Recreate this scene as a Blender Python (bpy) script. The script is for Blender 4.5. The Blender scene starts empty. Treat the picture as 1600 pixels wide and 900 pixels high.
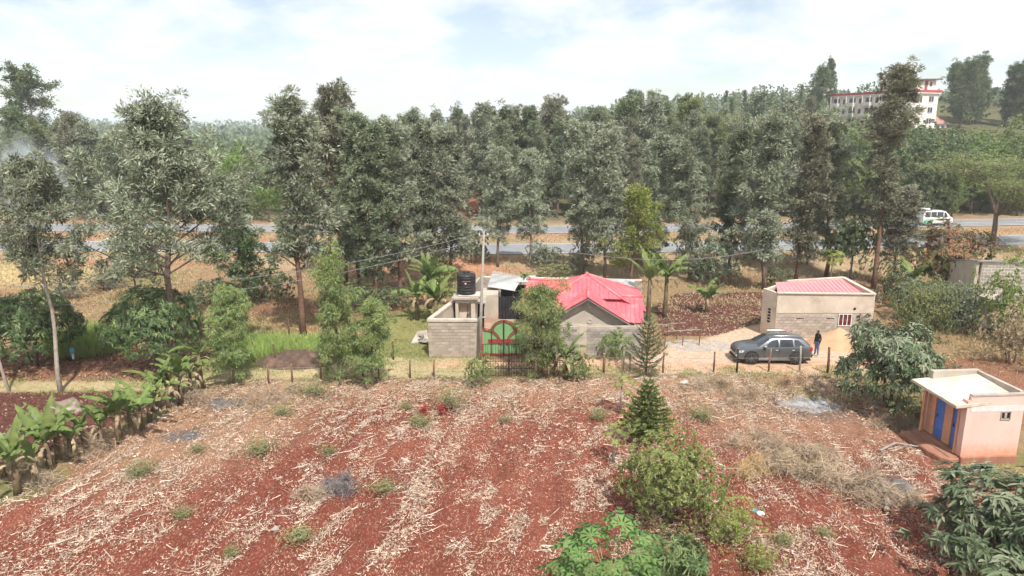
import bpy, bmesh, math, random
import numpy as np
from mathutils import Vector, Matrix

# ------------------------------------------------------------------ camera, sky, sun, exposure
R = math.radians
S = bpy.context.scene
COL = S.collection
cam_d = bpy.data.cameras.new('camera')
cam_d.sensor_width = 36; cam_d.lens = 24.75
cam_d.clip_start = 0.5; cam_d.clip_end = 8000
cam = bpy.data.objects.new('camera', cam_d); COL.objects.link(cam)
cam.location = (0, 0, 14.4)
cam.rotation_euler = (R(90 - 12.804), 0, 0)
S.camera = cam

SUN_EL, SUN_AZ = 56, 160          # elevation; azimuth clockwise from +Y: behind the camera, a little to the right
W = bpy.data.worlds.new('World'); S.world = W; W.use_nodes = True
nt = W.node_tree; nt.nodes.clear()
out = nt.nodes.new('ShaderNodeOutputWorld'); bg = nt.nodes.new('ShaderNodeBackground')
sky = nt.nodes.new('ShaderNodeTexSky'); sky.sky_type = 'NISHITA'; sky.sun_disc = False
sky.sun_elevation = R(SUN_EL); sky.sun_rotation = R(SUN_AZ); sky.air_density = 1.0; sky.dust_density = 0.6
tc = nt.nodes.new('ShaderNodeTexCoord'); sep = nt.nodes.new('ShaderNodeSeparateXYZ')
nt.links.new(tc.outputs['Generated'], sep.inputs[0])
def wmath(op, a, b):
    n = nt.nodes.new('ShaderNodeMath'); n.operation = op
    for i, v in enumerate((a, b)):
        if isinstance(v, (int, float)): n.inputs[i].default_value = v
        else: nt.links.new(v, n.inputs[i])
    return n.outputs[0]
zz = wmath('ADD', wmath('MAXIMUM', sep.outputs[2], 0.0), 0.30)
cmb = nt.nodes.new('ShaderNodeCombineXYZ')
nt.links.new(wmath('DIVIDE', sep.outputs[0], zz), cmb.inputs[0]); nt.links.new(wmath('DIVIDE', sep.outputs[1], zz), cmb.inputs[1])
cn = nt.nodes.new('ShaderNodeTexNoise'); cn.inputs['Scale'].default_value = 2.3; cn.inputs['Detail'].default_value = 9
cn.inputs['Roughness'].default_value = 0.56; cn.inputs['Distortion'].default_value = 0.25
nt.links.new(cmb.outputs[0], cn.inputs['Vector'])
cr = nt.nodes.new('ShaderNodeValToRGB'); cr.color_ramp.elements[0].position = 0.38; cr.color_ramp.elements[1].position = 0.55
cr.color_ramp.elements[0].color = (0.30, 0.30, 0.30, 1); cr.color_ramp.elements[1].color = (1, 1, 1, 1)
nt.links.new(cn.outputs['Fac'], cr.inputs[0])
cn2 = nt.nodes.new('ShaderNodeTexNoise'); cn2.inputs['Scale'].default_value = 4.0; cn2.inputs['Detail'].default_value = 7
nt.links.new(cmb.outputs[0], cn2.inputs['Vector'])
cr2 = nt.nodes.new('ShaderNodeValToRGB'); cr2.color_ramp.elements[0].position = 0.36; cr2.color_ramp.elements[1].position = 0.66
cr2.color_ramp.elements[0].color = (5.3, 5.6, 5.9, 1); cr2.color_ramp.elements[1].color = (6.0, 6.15, 6.3, 1)
nt.links.new(cn2.outputs['Fac'], cr2.inputs[0])
mx = nt.nodes.new('ShaderNodeMix'); mx.data_type = 'RGBA'
nt.links.new(cr.outputs[0], mx.inputs[0]); sk = nt.nodes.new('ShaderNodeMix'); sk.data_type = 'RGBA'; sk.blend_type = 'MULTIPLY'; sk.inputs[0].default_value = 1; sk.inputs[7].default_value = (0.80, 0.78, 0.76, 1); nt.links.new(sky.outputs[0], sk.inputs[6]); nt.links.new(sk.outputs[2], mx.inputs[6]); nt.links.new(cr2.outputs[0], mx.inputs[7])
nt.links.new(mx.outputs[2], bg.inputs[0]); bg.inputs[1].default_value = 0.13
nt.links.new(bg.outputs[0], out.inputs[0])

sd = bpy.data.lights.new('sun', 'SUN'); sd.energy = 4.4; sd.angle = R(1.6); sd.color = (1.0, 0.955, 0.89)
sun = bpy.data.objects.new('sun', sd); COL.objects.link(sun)
sv = Vector((math.sin(R(SUN_AZ)) * math.cos(R(SUN_EL)), math.cos(R(SUN_AZ)) * math.cos(R(SUN_EL)), math.sin(R(SUN_EL))))
sun.rotation_euler = sv.to_track_quat('Z', 'Y').to_euler(); sun.location = (-30, -30, 60)

S.view_settings.view_transform = 'Standard'; S.view_settings.look = 'None'
S.view_settings.exposure = 0.52; S.view_settings.gamma = 1; S.view_settings.use_curve_mapping = False
S.cycles.max_bounces = 5; S.cycles.diffuse_bounces = 2; S.cycles.glossy_bounces = 2
S.cycles.transmission_bounces = 4; S.cycles.transparent_max_bounces = 6; S.cycles.volume_bounces = 1
S.cycles.sample_clamp_indirect = 6; S.cycles.use_adaptive_sampling = True; S.cycles.adaptive_threshold = 0.05; S.cycles.adaptive_min_samples = 20

# ------------------------------------------------------------------ helpers
RNG = np.random.default_rng(11)
random.seed(5)

def hash2(ix, iy, seed):
    h = (ix.astype(np.int64) * 374761393 + iy.astype(np.int64) * 668265263 + seed * 1274126177) & 0xffffffff
    h = ((h ^ (h >> 13)) * 1274126177) & 0xffffffff
    return ((h ^ (h >> 16)) & 0xffff) / 65535.0
def vnoise(x, y, seed=0):
    ix = np.floor(x); iy = np.floor(y); fx = x - ix; fy = y - iy
    fx = fx * fx * (3 - 2 * fx); fy = fy * fy * (3 - 2 * fy)
    a = hash2(ix, iy, seed); b = hash2(ix + 1, iy, seed); c = hash2(ix, iy + 1, seed); d = hash2(ix + 1, iy + 1, seed)
    return (a * (1 - fx) + b * fx) * (1 - fy) + (c * (1 - fx) + d * fx) * fy
def fbm(x, y, seed=0, oct=4):
    s = 0; a = 0.5; t = 0
    for o in range(oct):
        s = s + a * vnoise(x, y, seed + o * 17); t += a; x = x * 2.03 + 11.3; y = y * 2.03 + 5.7; a *= 0.5
    return s / t
def sstep(a, b, x):
    t = np.clip((x - a) / (b - a), 0, 1); return t * t * (3 - 2 * t)

def tag(o, label=None, cat=None, group=None, kind=None):
    if label: o['label'] = label
    if cat: o['category'] = cat
    if group: o['group'] = group
    if kind: o['kind'] = kind
    return o
def link(name, me, parent=None, mat=None):
    if mat is not None and len(me.materials) == 0: me.materials.append(mat)
    o = bpy.data.objects.new(name, me); COL.objects.link(o)
    if parent is not None: o.parent = parent
    return o
def thing(name, label, cat, loc=(0, 0, 0), rz=0, group=None, sc=1.0):
    o = bpy.data.objects.new(name, None); COL.objects.link(o)
    o.location = loc; o.rotation_euler = (0, 0, rz); o.scale = (sc, sc, sc) if isinstance(sc, (int, float)) else sc
    o.empty_display_size = 0.3
    return tag(o, label, cat, group)

class MB:
    def __init__(s): s.v = []; s.f = []
    def add(s, vs, fs):
        n = len(s.v); s.v += [tuple(v) for v in vs]; s.f += [tuple(i + n for i in f) for f in fs]; return s
    def box(s, x0, x1, y0, y1, z0, z1):
        return s.add([(x0,y0,z0),(x1,y0,z0),(x1,y1,z0),(x0,y1,z0),(x0,y0,z1),(x1,y0,z1),(x1,y1,z1),(x0,y1,z1)],
                     [(0,3,2,1),(4,5,6,7),(0,1,5,4),(1,2,6,5),(2,3,7,6),(3,0,4,7)])
    def bar(s, a, b, w, d=None, up=(0, 0, 1)):          # rectangular bar from a to b
        a = Vector(a); b = Vector(b); d = d or w; t = (b - a).normalized(); u = Vector(up)
        if abs(t.dot(u)) > 0.98: u = Vector((1, 0, 0))
        p = t.cross(u).normalized() * w / 2; q = p.cross(t).normalized() * d / 2
        vs = [c + sx * p + sy * q for c in (a, b) for sx, sy in ((-1,-1),(1,-1),(1,1),(-1,1))]
        return s.add(vs, [(0,1,2,3),(7,6,5,4),(0,4,5,1),(1,5,6,2),(2,6,7,3),(3,7,4,0)])
    def tube(s, pts, rad, n=6, cap=True):
        pts = [Vector(p) for p in pts]; m = len(pts)
        rad = [rad] * m if isinstance(rad, (int, float)) else rad
        vs = []; u = None
        for i, p in enumerate(pts):
            t = (pts[min(i + 1, m - 1)] - pts[max(i - 1, 0)])
            t = t.normalized() if t.length > 1e-9 else Vector((0, 0, 1))
            if u is None:
                u = t.cross(Vector((0.13, 0.31, 0.94)) if abs(t.z) < 0.9 else Vector((1, 0.1, 0))).normalized()
            else:
                u = (u - t * u.dot(t)).normalized()
            w = t.cross(u)
            for k in range(n):
                a = 2 * math.pi * k / n; vs.append(p + (u * math.cos(a) + w * math.sin(a)) * rad[i])
        fs = [(i*n+k, i*n+(k+1) % n, (i+1)*n+(k+1) % n, (i+1)*n+k) for i in range(m - 1) for k in range(n)]
        if cap: fs += [tuple(range(n - 1, -1, -1)), tuple((m - 1) * n + k for k in range(n))]
        return s.add(vs, fs)
    def prism(s, poly, z0, z1):                          # vertical prism on a plan polygon (counter-clockwise)
        n = len(poly)
        vs = [(p[0], p[1], z0) for p in poly] + [(p[0], p[1], (p[2] if len(p) > 2 else z1)) for p in poly]
        return s.add(vs, [tuple(range(n - 1, -1, -1)), tuple(range(n, 2 * n))] + [(k, (k+1) % n, n + (k+1) % n, n + k) for k in range(n)])
    def lathe(s, prof, n=16, c=(0, 0)):
        vs = [(c[0] + r * math.cos(2*math.pi*k/n), c[1] + r * math.sin(2*math.pi*k/n), z) for r, z in prof for k in range(n)]
        m = len(prof)
        fs = [(i*n+k, i*n+(k+1) % n, (i+1)*n+(k+1) % n, (i+1)*n+k) for i in range(m - 1) for k in range(n)]
        fs += [tuple(range(n - 1, -1, -1)), tuple((m - 1) * n + k for k in range(n))]
        return s.add(vs, fs)
    def wheel(s, c, r0, prof, n=20):                     # lathe about the Y axis: prof = (radius, y)
        vs = [(c[0] + r * math.cos(2*math.pi*k/n), c[1] + y, c[2] + r * math.sin(2*math.pi*k/n)) for r, y in prof for k in range(n)]
        m = len(prof)
        fs = [(i*n+k, (i+1)*n+k, (i+1)*n+(k+1) % n, i*n+(k+1) % n) for i in range(m - 1) for k in range(n)]
        fs += [tuple(range(n)), tuple((m - 1) * n + n - 1 - k for k in range(n))]
        return s.add(vs, fs)
    def mesh(s, name, smooth=False):
        me = bpy.data.meshes.new(name); me.from_pydata(s.v, [], s.f); me.update()
        if smooth: me.polygons.foreach_set('use_smooth', [True] * len(me.polygons))
        return me
    def build(s, name, mat, parent=None, smooth=False, bevel=0):
        o = link(name, s.mesh(name, smooth), parent, mat)
        if bevel:
            b = o.modifiers.new('edge', 'BEVEL'); b.width = bevel; b.segments = 1; b.limit_method = 'ANGLE'
        return o

def np_mesh(name, V, F, tint=None, smooth=False):        # V (n,3), F (m,k) all the same k; tint (n,4)
    me = bpy.data.meshes.new(name)
    V = np.ascontiguousarray(V, np.float32); F = np.ascontiguousarray(F, np.int32); m, k = F.shape
    me.vertices.add(len(V)); me.vertices.foreach_set('co', V.ravel())
    me.loops.add(m * k); me.loops.foreach_set('vertex_index', F.ravel())
    me.polygons.add(m); me.polygons.foreach_set('loop_start', np.arange(0, m * k, k, dtype=np.int32))
    try: me.polygons.foreach_set('loop_total', np.full(m, k, np.int32))
    except Exception: pass
    if smooth: me.polygons.foreach_set('use_smooth', np.ones(m, bool))
    if tint is not None:
        ca = me.color_attributes.new('tint', 'FLOAT_COLOR', 'POINT')
        ca.data.foreach_set('color', np.ascontiguousarray(tint, np.float32).ravel())
    me.update(calc_edges=True); me.validate()
    return me

# ------------------------------------------------------------------ materials
def nodes_of(m):
    m.use_nodes = True; t = m.node_tree; t.nodes.clear()
    o = t.nodes.new('ShaderNodeOutputMaterial'); return t, o
def N(t, typ, **kw):
    n = t.nodes.new(typ)
    for k, v in kw.items(): setattr(n, k, v)
    return n
def mixc(t, fac, a, b, mode='MIX'):
    n = N(t, 'ShaderNodeMix', data_type='RGBA', blend_type=mode)
    for i, v in ((0, fac), (6, a), (7, b)):
        if isinstance(v, (int, float)): n.inputs[i].default_value = v
        elif isinstance(v, tuple): n.inputs[i].default_value = v if len(v) == 4 else v + (1,)
        else: t.links.new(v, n.inputs[i])
    return n.outputs[2]
def ramp(t, src, p0, p1, c0=0.0, c1=1.0):
    n = N(t, 'ShaderNodeMapRange'); n.clamp = True
    n.inputs[1].default_value = p0; n.inputs[2].default_value = p1; n.inputs[3].default_value = c0; n.inputs[4].default_value = c1
    t.links.new(src, n.inputs[0]); return n.outputs[0]
def noise(t, vec, scale, detail=4, rough=0.55):
    n = N(t, 'ShaderNodeTexNoise'); n.inputs['Scale'].default_value = scale; n.inputs['Detail'].default_value = detail
    n.inputs['Roughness'].default_value = rough
    if vec is not None: t.links.new(vec, n.inputs['Vector'])
    return n.outputs['Fac']
MATS = {}
def mat(name, col, rough=0.85, col2=None, scale=2.0, stain=None, metal=0.0, bump=0.15, bscale=18.0, rnd=0.0, spec=0.3, coat=0.0, coords='Object', splash=None):
    """plain surface: two-tone mottling, optional stains with their own shape, fine relief, a little difference from piece to piece"""
    m = bpy.data.materials.new(name); t, o = nodes_of(m)
    b = N(t, 'ShaderNodeBsdfPrincipled'); t.links.new(b.outputs[0], o.inputs[0])
    co = N(t, 'ShaderNodeTexCoord').outputs[coords]
    c2 = col2 or tuple(c * 0.78 for c in col)
    base = mixc(t, ramp(t, noise(t, co, scale, 5, 0.6), 0.35, 0.65), col, c2)
    if stain:
        base = mixc(t, ramp(t, noise(t, co, stain[1], 6, 0.65), 0.52, 0.68, 0, stain[2]), base, stain[0])
    if splash:                                            # mud splashed up the foot of a wall, with a ragged upper edge
        sx = N(t, 'ShaderNodeSeparateXYZ'); t.links.new(co, sx.inputs[0]); ad = N(t, 'ShaderNodeMath', operation='MULTIPLY_ADD')
        t.links.new(noise(t, co, 3.5, 5, 0.7), ad.inputs[0]); ad.inputs[1].default_value = -1.1; t.links.new(sx.outputs[2], ad.inputs[2])
        base = mixc(t, ramp(t, ad.outputs[0], splash[1] - 0.55, splash[2] - 0.55, splash[3], 0.0), base, splash[0])
    if rnd:
        oi = N(t, 'ShaderNodeObjectInfo'); hs = N(t, 'ShaderNodeHueSaturation')
        t.links.new(ramp(t, oi.outputs['Random'], 0, 1, 1 - rnd, 1 + rnd), hs.inputs['Value']); t.links.new(base, hs.inputs['Color']); base = hs.outputs[0]
    t.links.new(base, b.inputs['Base Color']); b.inputs['Roughness'].default_value = rough; b.inputs['Metallic'].default_value = metal
    b.inputs['Specular IOR Level'].default_value = spec; b.inputs['Coat Weight'].default_value = coat
    if bump:
        bp = N(t, 'ShaderNodeBump'); bp.inputs['Strength'].default_value = bump; bp.inputs['Distance'].default_value = 0.03
        t.links.new(noise(t, co, bscale, 4, 0.6), bp.inputs['Height']); t.links.new(bp.outputs[0], b.inputs['Normal'])
    MATS[name] = m; return m
def leafmat(name, dark, light, under=None, tip=None, trans=0.25, rough=0.5, var=0.12, spec=0.25):
    """foliage: tint.r runs from dark to light leaves, tint.g picks the fresh or pale shoots, the underside has its own colour"""
    m = bpy.data.materials.new(name); t, o = nodes_of(m)
    at = N(t, 'ShaderNodeAttribute', attribute_name='tint'); sp = N(t, 'ShaderNodeSeparateColor'); t.links.new(at.outputs['Color'], sp.inputs[0])
    c = mixc(t, sp.outputs[0], dark, light)
    if tip: c = mixc(t, sp.outputs[1], c, tip)
    if under:
        g = N(t, 'ShaderNodeNewGeometry'); c = mixc(t, g.outputs['Backfacing'], c, under)
    oi = N(t, 'ShaderNodeObjectInfo'); hs = N(t, 'ShaderNodeHueSaturation')
    t.links.new(ramp(t, oi.outputs['Random'], 0, 1, 1 - var, 1 + var), hs.inputs['Value'])
    t.links.new(ramp(t, oi.outputs['Random'], 0, 1, 0.49, 0.51), hs.inputs['Hue'])
    t.links.new(c, hs.inputs['Color']); c = hs.outputs[0]
    b = N(t, 'ShaderNodeBsdfPrincipled'); t.links.new(c, b.inputs['Base Color']); b.inputs['Roughness'].default_value = rough
    b.inputs['Specular IOR Level'].default_value = spec
    tr = N(t, 'ShaderNodeBsdfTranslucent'); t.links.new(c, tr.inputs['Color'])
    ms = N(t, 'ShaderNodeMixShader'); ms.inputs[0].default_value = trans
    t.links.new(b.outputs[0], ms.inputs[1]); t.links.new(tr.outputs[0], ms.inputs[2]); t.links.new(ms.outputs[0], o.inputs[0])
    MATS[name] = m; return m

leafmat('grev', (0.050, 0.070, 0.034), (0.215, 0.250, 0.142), under=(0.325, 0.355, 0.255), tip=(0.44, 0.465, 0.335), trans=0.2)
leafmat('grev_dark', (0.042, 0.066, 0.028), (0.155, 0.195, 0.092), under=(0.235, 0.270, 0.175), tip=(0.34, 0.37, 0.23))
leafmat('grev_brown', (0.072, 0.078, 0.040), (0.215, 0.215, 0.125), under=(0.29, 0.29, 0.205), tip=(0.38, 0.37, 0.26))
leafmat('mango', (0.040, 0.072, 0.026), (0.130, 0.190, 0.070), under=(0.15, 0.19, 0.10), tip=(0.24, 0.29, 0.12), trans=0.15, rough=0.42)
leafmat('avocado', (0.057, 0.090, 0.039), (0.167, 0.213, 0.109), under=(0.253, 0.287, 0.190), tip=(0.28, 0.31, 0.20), trans=0.18, rough=0.42)
leafmat('flush_mango', (0.055, 0.085, 0.030), (0.17, 0.20, 0.07), under=(0.20, 0.18, 0.09), tip=(0.46, 0.22, 0.13), trans=0.2)
leafmat('euc', (0.080, 0.130, 0.038), (0.235, 0.315, 0.098), under=(0.255, 0.32, 0.14), tip=(0.36, 0.40, 0.13), trans=0.28)
leafmat('lime', (0.115, 0.155, 0.030), (0.29, 0.33, 0.075), under=(0.27, 0.31, 0.10), tip=(0.42, 0.42, 0.12), trans=0.3)
leafmat('bright', (0.075, 0.130, 0.030), (0.20, 0.30, 0.065), under=(0.22, 0.30, 0.10), tip=(0.33, 0.40, 0.10), trans=0.3)
leafmat('woods', (0.040, 0.066, 0.027), (0.140, 0.190, 0.075), under=(0.175, 0.215, 0.115), tip=(0.25, 0.29, 0.13), trans=0.2)
leafmat('acacia', (0.095, 0.125, 0.042), (0.245, 0.285, 0.110), under=(0.25, 0.28, 0.13), tip=(0.33, 0.35, 0.15), trans=0.3)
leafmat('pine', (0.055, 0.095, 0.028), (0.19, 0.25, 0.06), under=(0.15, 0.20, 0.06), tip=(0.36, 0.40, 0.09), trans=0.1)
leafmat('pine_dark', (0.042, 0.070, 0.031), (0.119, 0.161, 0.070), under=(0.126, 0.161, 0.084), tip=(0.13, 0.16, 0.07), trans=0.1)
leafmat('banana_leaf', (0.050, 0.110, 0.026), (0.155, 0.235, 0.065), under=(0.18, 0.25, 0.09), tip=(0.32, 0.32, 0.11), trans=0.28, rough=0.45)
leafmat('dry_leaf', (0.20, 0.135, 0.075), (0.42, 0.32, 0.20), under=(0.36, 0.28, 0.18), tip=(0.5, 0.42, 0.28), trans=0.15, rough=0.8, spec=0.1)
leafmat('papaya_leaf', (0.040, 0.105, 0.030), (0.120, 0.220, 0.065), under=(0.17, 0.26, 0.11), tip=(0.21, 0.31, 0.09), trans=0.18, rough=0.55, spec=0.15)
leafmat('bush', (0.070, 0.095, 0.028), (0.25, 0.29, 0.085), under=(0.24, 0.28, 0.11), tip=(0.38, 0.40, 0.12), trans=0.25)
leafmat('fodder', (0.20, 0.30, 0.06), (0.40, 0.52, 0.14), under=(0.36, 0.46, 0.14), tip=(0.55, 0.55, 0.24), trans=0.35, var=0.03)
leafmat('weed', (0.13, 0.16, 0.055), (0.27, 0.29, 0.115), under=(0.27, 0.29, 0.14), tip=(0.40, 0.36, 0.17), trans=0.25)
leafmat('straw', (0.33, 0.215, 0.145), (0.63, 0.49, 0.37), under=(0.56, 0.44, 0.33), tip=(0.80, 0.70, 0.58), trans=0.05, rough=0.85, var=0.02, spec=0.05)
leafmat('drygrass', (0.30, 0.21, 0.105), (0.55, 0.43, 0.24), under=(0.48, 0.37, 0.21), tip=(0.30, 0.32, 0.12), trans=0.15, rough=0.85, var=0.03, spec=0.1)
leafmat('grass', (0.12, 0.165, 0.045), (0.27, 0.33, 0.10), under=(0.27, 0.32, 0.12), tip=(0.42, 0.38, 0.17), trans=0.25, var=0.03)
leafmat('twig', (0.20, 0.145, 0.10), (0.50, 0.40, 0.30), under=(0.42, 0.33, 0.24), tip=(0.56, 0.31, 0.11), trans=0.0, rough=0.9, var=0.03, spec=0.1)
leafmat('grey_twig', (0.10, 0.085, 0.08), (0.30, 0.265, 0.25), under=(0.22, 0.19, 0.18), tip=(0.4, 0.34, 0.28), trans=0.0, rough=0.9, var=0.03, spec=0.1)
leafmat('red_leaf', (0.30, 0.03, 0.025), (0.55, 0.06, 0.05), under=(0.40, 0.05, 0.05), tip=(0.6, 0.15, 0.08), trans=0.2)
leafmat('clod', (0.062, 0.030, 0.023), (0.160, 0.075, 0.054), tip=(0.34, 0.24, 0.18), trans=0.0, rough=0.95, var=0.02, spec=0.05)

mat('bark', (0.21, 0.16, 0.125), 0.95, (0.12, 0.085, 0.065), 6, bump=0.5, bscale=30)
mat('bark_red', (0.22, 0.115, 0.075), 0.95, (0.125, 0.075, 0.055), 5, bump=0.5, bscale=30)
mat('bark_pale', (0.42, 0.37, 0.31), 0.9, (0.26, 0.21, 0.17), 5, bump=0.4, bscale=30)
mat('banana_stem', (0.20, 0.15, 0.085), 0.8, (0.10, 0.065, 0.04), 5, bump=0.4, bscale=14)
mat('green_stem', (0.24, 0.25, 0.12), 0.7, (0.16, 0.16, 0.08), 5)
mat('midrib', (0.34, 0.40, 0.15), 0.5)
mat('petiole', (0.30, 0.34, 0.15), 0.5)
mat('post_wood', (0.22, 0.12, 0.075), 0.95, (0.11, 0.06, 0.042), 7, bump=0.5, bscale=25, rnd=0.35)
mat('pole_wood', (0.34, 0.31, 0.27), 0.9, (0.25, 0.22, 0.19), 4, bump=0.3, bscale=22)
mat('cut_wood', (0.55, 0.38, 0.22), 0.9, (0.40, 0.26, 0.15), 5)
mat('wire', (0.33, 0.33, 0.34), 0.5, bump=0)
mat('fence_wire', (0.42, 0.38, 0.34), 0.5, bump=0, metal=0.4)
mat('plaster', (0.56, 0.475, 0.385), 0.92, (0.46, 0.385, 0.305), 0.9, stain=((0.36, 0.30, 0.235), 1.1, 0.7), bump=0.25, splash=((0.42, 0.25, 0.155), 0.1, 0.8, 0.8))
mat('plaster_grey', (0.49, 0.42, 0.345), 0.92, (0.41, 0.35, 0.285), 0.8, stain=((0.27, 0.23, 0.195), 1.0, 0.75), bump=0.25, splash=((0.38, 0.23, 0.15), 0.1, 0.8, 0.7))
mat('coping', (0.58, 0.51, 0.43), 0.9, (0.44, 0.375, 0.305), 1.2, stain=((0.28, 0.22, 0.17), 2.0, 0.5))
mat('mortar', (0.47, 0.41, 0.34), 0.95, (0.36, 0.30, 0.25), 2.0, bump=0.4)
mat('mortar_white', (0.70, 0.64, 0.56), 0.95, (0.58, 0.52, 0.45), 2.0, bump=0.4)
mat('block', (0.43, 0.36, 0.295), 0.95, (0.33, 0.27, 0.22), 3.0, stain=((0.40, 0.25, 0.17), 1.1, 0.45), rnd=0.17, bump=0.5, bscale=35)
mat('block_dark', (0.36, 0.32, 0.28), 0.95, (0.27, 0.24, 0.21), 3.0, stain=((0.115, 0.105, 0.095), 1.2, 0.7), rnd=0.25, bump=0.5, bscale=35)
mat('block_pale', (0.36, 0.315, 0.265), 0.95, (0.30, 0.26, 0.215), 3.0, rnd=0.22, bump=0.5, bscale=35)
mat('concrete', (0.45, 0.40, 0.34), 0.9, (0.34, 0.295, 0.245), 1.0, stain=((0.22, 0.18, 0.15), 1.8, 0.5))
mat('yard', (0.44, 0.29, 0.215), 0.9, (0.36, 0.22, 0.16), 0.8, stain=((0.28, 0.15, 0.10), 1.2, 0.6))
mat('red_roof', (0.64, 0.130, 0.155), 0.45, (0.58, 0.105, 0.128), 0.5, stain=((0.60, 0.24, 0.22), 1.1, 0.75), bump=0.06, bscale=4, spec=0.4)
mat('red_roof_faded', (0.70, 0.22, 0.235), 0.5, (0.66, 0.26, 0.26), 0.7, stain=((0.70, 0.28, 0.25), 1.0, 0.4), bump=0.04, bscale=3)
mat('ridge_cap', (0.74, 0.27, 0.28), 0.45, (0.66, 0.10, 0.11), 1.0, bump=0.05)
mat('fascia', (0.30, 0.26, 0.22), 0.85, (0.20, 0.17, 0.145), 2.0)
mat('tin', (0.58, 0.58, 0.56), 0.45, (0.46, 0.46, 0.45), 0.9, stain=((0.30, 0.28, 0.255), 1.5, 0.5), metal=0.25, bump=0.05)
mat('black_sheet', (0.030, 0.031, 0.036), 0.5, (0.022, 0.023, 0.027), 1.0, bump=0.05)
mat('tank_black', (0.022, 0.022, 0.024), 0.45, (0.032, 0.031, 0.031), 1.5, bump=0.03)
mat('print_red', (0.60, 0.13, 0.06), 0.6, bump=0)
mat('print_white', (0.75, 0.74, 0.70), 0.6, bump=0)
mat('gate_green', (0.20, 0.36, 0.165), 0.5, (0.17, 0.31, 0.14), 1.2, bump=0.04)
mat('gate_red', (0.33, 0.045, 0.042), 0.5, (0.24, 0.035, 0.032), 2.0, bump=0.05)
mat('iron', (0.035, 0.026, 0.024), 0.55, (0.060, 0.038, 0.030), 4.0, bump=0.1)
mat('pillar_red', (0.50, 0.065, 0.085), 0.6, (0.42, 0.055, 0.07), 2)
mat('pink', (0.74, 0.49, 0.42), 0.9, (0.69, 0.445, 0.38), 0.7, stain=((0.62, 0.38, 0.31), 1.3, 0.6), bump=0.2, splash=((0.58, 0.27, 0.15), 0.35, 0.95, 0.85))
mat('pink_orange', (0.64, 0.33, 0.20), 0.9, (0.56, 0.27, 0.16), 1.2, stain=((0.66, 0.42, 0.33), 1.6, 0.5), bump=0.15)
mat('band', (0.66, 0.63, 0.60), 0.9, (0.56, 0.52, 0.50), 2.0, stain=((0.30, 0.30, 0.36), 7, 0.6))
mat('blue_door', (0.09, 0.19, 0.54), 0.6, (0.07, 0.15, 0.45), 1.5, stain=((0.15, 0.22, 0.46), 3.0, 0.4))
mat('earth_plinth', (0.34, 0.17, 0.11), 0.95, (0.27, 0.125, 0.08), 1.5, stain=((0.44, 0.26, 0.18), 2.2, 0.5), bump=0.3)
mat('roof_slab', (0.66, 0.57, 0.46), 0.95, (0.56, 0.465, 0.36), 0.9, stain=((0.40, 0.30, 0.22), 0.9, 0.8), bump=0.2)
mat('dark', (0.018, 0.016, 0.015), 0.8, bump=0)
mat('glass', (0.035, 0.04, 0.05), 0.12, (0.05, 0.055, 0.065), 1.0, bump=0, spec=0.6)
mat('sand', (0.47, 0.305, 0.185), 0.98, (0.41, 0.25, 0.145), 1.5, stain=((0.33, 0.19, 0.11), 1.2, 0.5), bump=0.35, bscale=22)
mat('stone', (0.46, 0.42, 0.37), 0.95, (0.34, 0.29, 0.25), 2.5, rnd=0.25, bump=0.5)
mat('boulder', (0.25, 0.19, 0.155), 0.95, (0.19, 0.13, 0.105), 1.2, stain=((0.52, 0.44, 0.37), 0.9, 0.9), bump=0.5, bscale=8)
mat('ash', (0.36, 0.35, 0.345), 0.98, (0.16, 0.15, 0.145), 1.6, stain=((0.06, 0.055, 0.053), 0.9, 1.0), bump=0.6, bscale=16)
mat('char', (0.085, 0.078, 0.075), 0.98, (0.15, 0.13, 0.12), 2.6, stain=((0.30, 0.26, 0.23), 2.0, 0.5), bump=0.6, bscale=16)
mat('asphalt', (0.25, 0.255, 0.265), 0.75, (0.195, 0.20, 0.21), 0.35, stain=((0.30, 0.27, 0.23), 0.22, 0.8), bump=0.1)
mat('paint_line', (0.62, 0.60, 0.54), 0.8)
mat('car_grey', (0.135, 0.143, 0.150), 0.34, (0.125, 0.133, 0.140), 0.8, metal=0.55, bump=0, spec=0.5, coat=0.6, stain=((0.15, 0.135, 0.12), 1.4, 0.3))
mat('car_trim', (0.025, 0.025, 0.027), 0.6, bump=0)
mat('chrome', (0.62, 0.63, 0.65), 0.22, metal=0.9, bump=0)
mat('car_glass', (0.030, 0.036, 0.044), 0.06, (0.045, 0.05, 0.06), 0.6, bump=0, spec=0.8)
mat('tyre', (0.028, 0.026, 0.025), 0.9, (0.06, 0.045, 0.038), 5, bump=0.2)
mat('rim', (0.16, 0.16, 0.165), 0.4, metal=0.6, bump=0)
mat('tail_red', (0.48, 0.02, 0.03), 0.25, bump=0)
mat('head_glass', (0.66, 0.68, 0.70), 0.15, bump=0, spec=0.7)
mat('van_white', (0.74, 0.75, 0.74), 0.35, (0.68, 0.69, 0.68), 1.0, bump=0)
mat('van_green', (0.10, 0.42, 0.20), 0.4, (0.09, 0.36, 0.33), 1.0, bump=0)
mat('van_yellow', (0.66, 0.52, 0.06), 0.4, bump=0)
mat('red_plastic', (0.50, 0.025, 0.045), 0.4, bump=0)
mat('blue_plastic', (0.10, 0.36, 0.62), 0.4, bump=0)
mat('white_plastic', (0.78, 0.78, 0.78), 0.5, bump=0.1)
mat('apt_white', (0.80, 0.72, 0.66), 0.85, (0.74, 0.66, 0.60), 0.12, bump=0)
mat('apt_yellow', (0.64, 0.40, 0.14), 0.85, bump=0)
mat('apt_red', (0.52, 0.07, 0.085), 0.7, bump=0)
mat('apt_brown', (0.26, 0.11, 0.09), 0.7, bump=0)
mat('apt_roof', (0.17, 0.14, 0.125), 0.8, bump=0)
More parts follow.
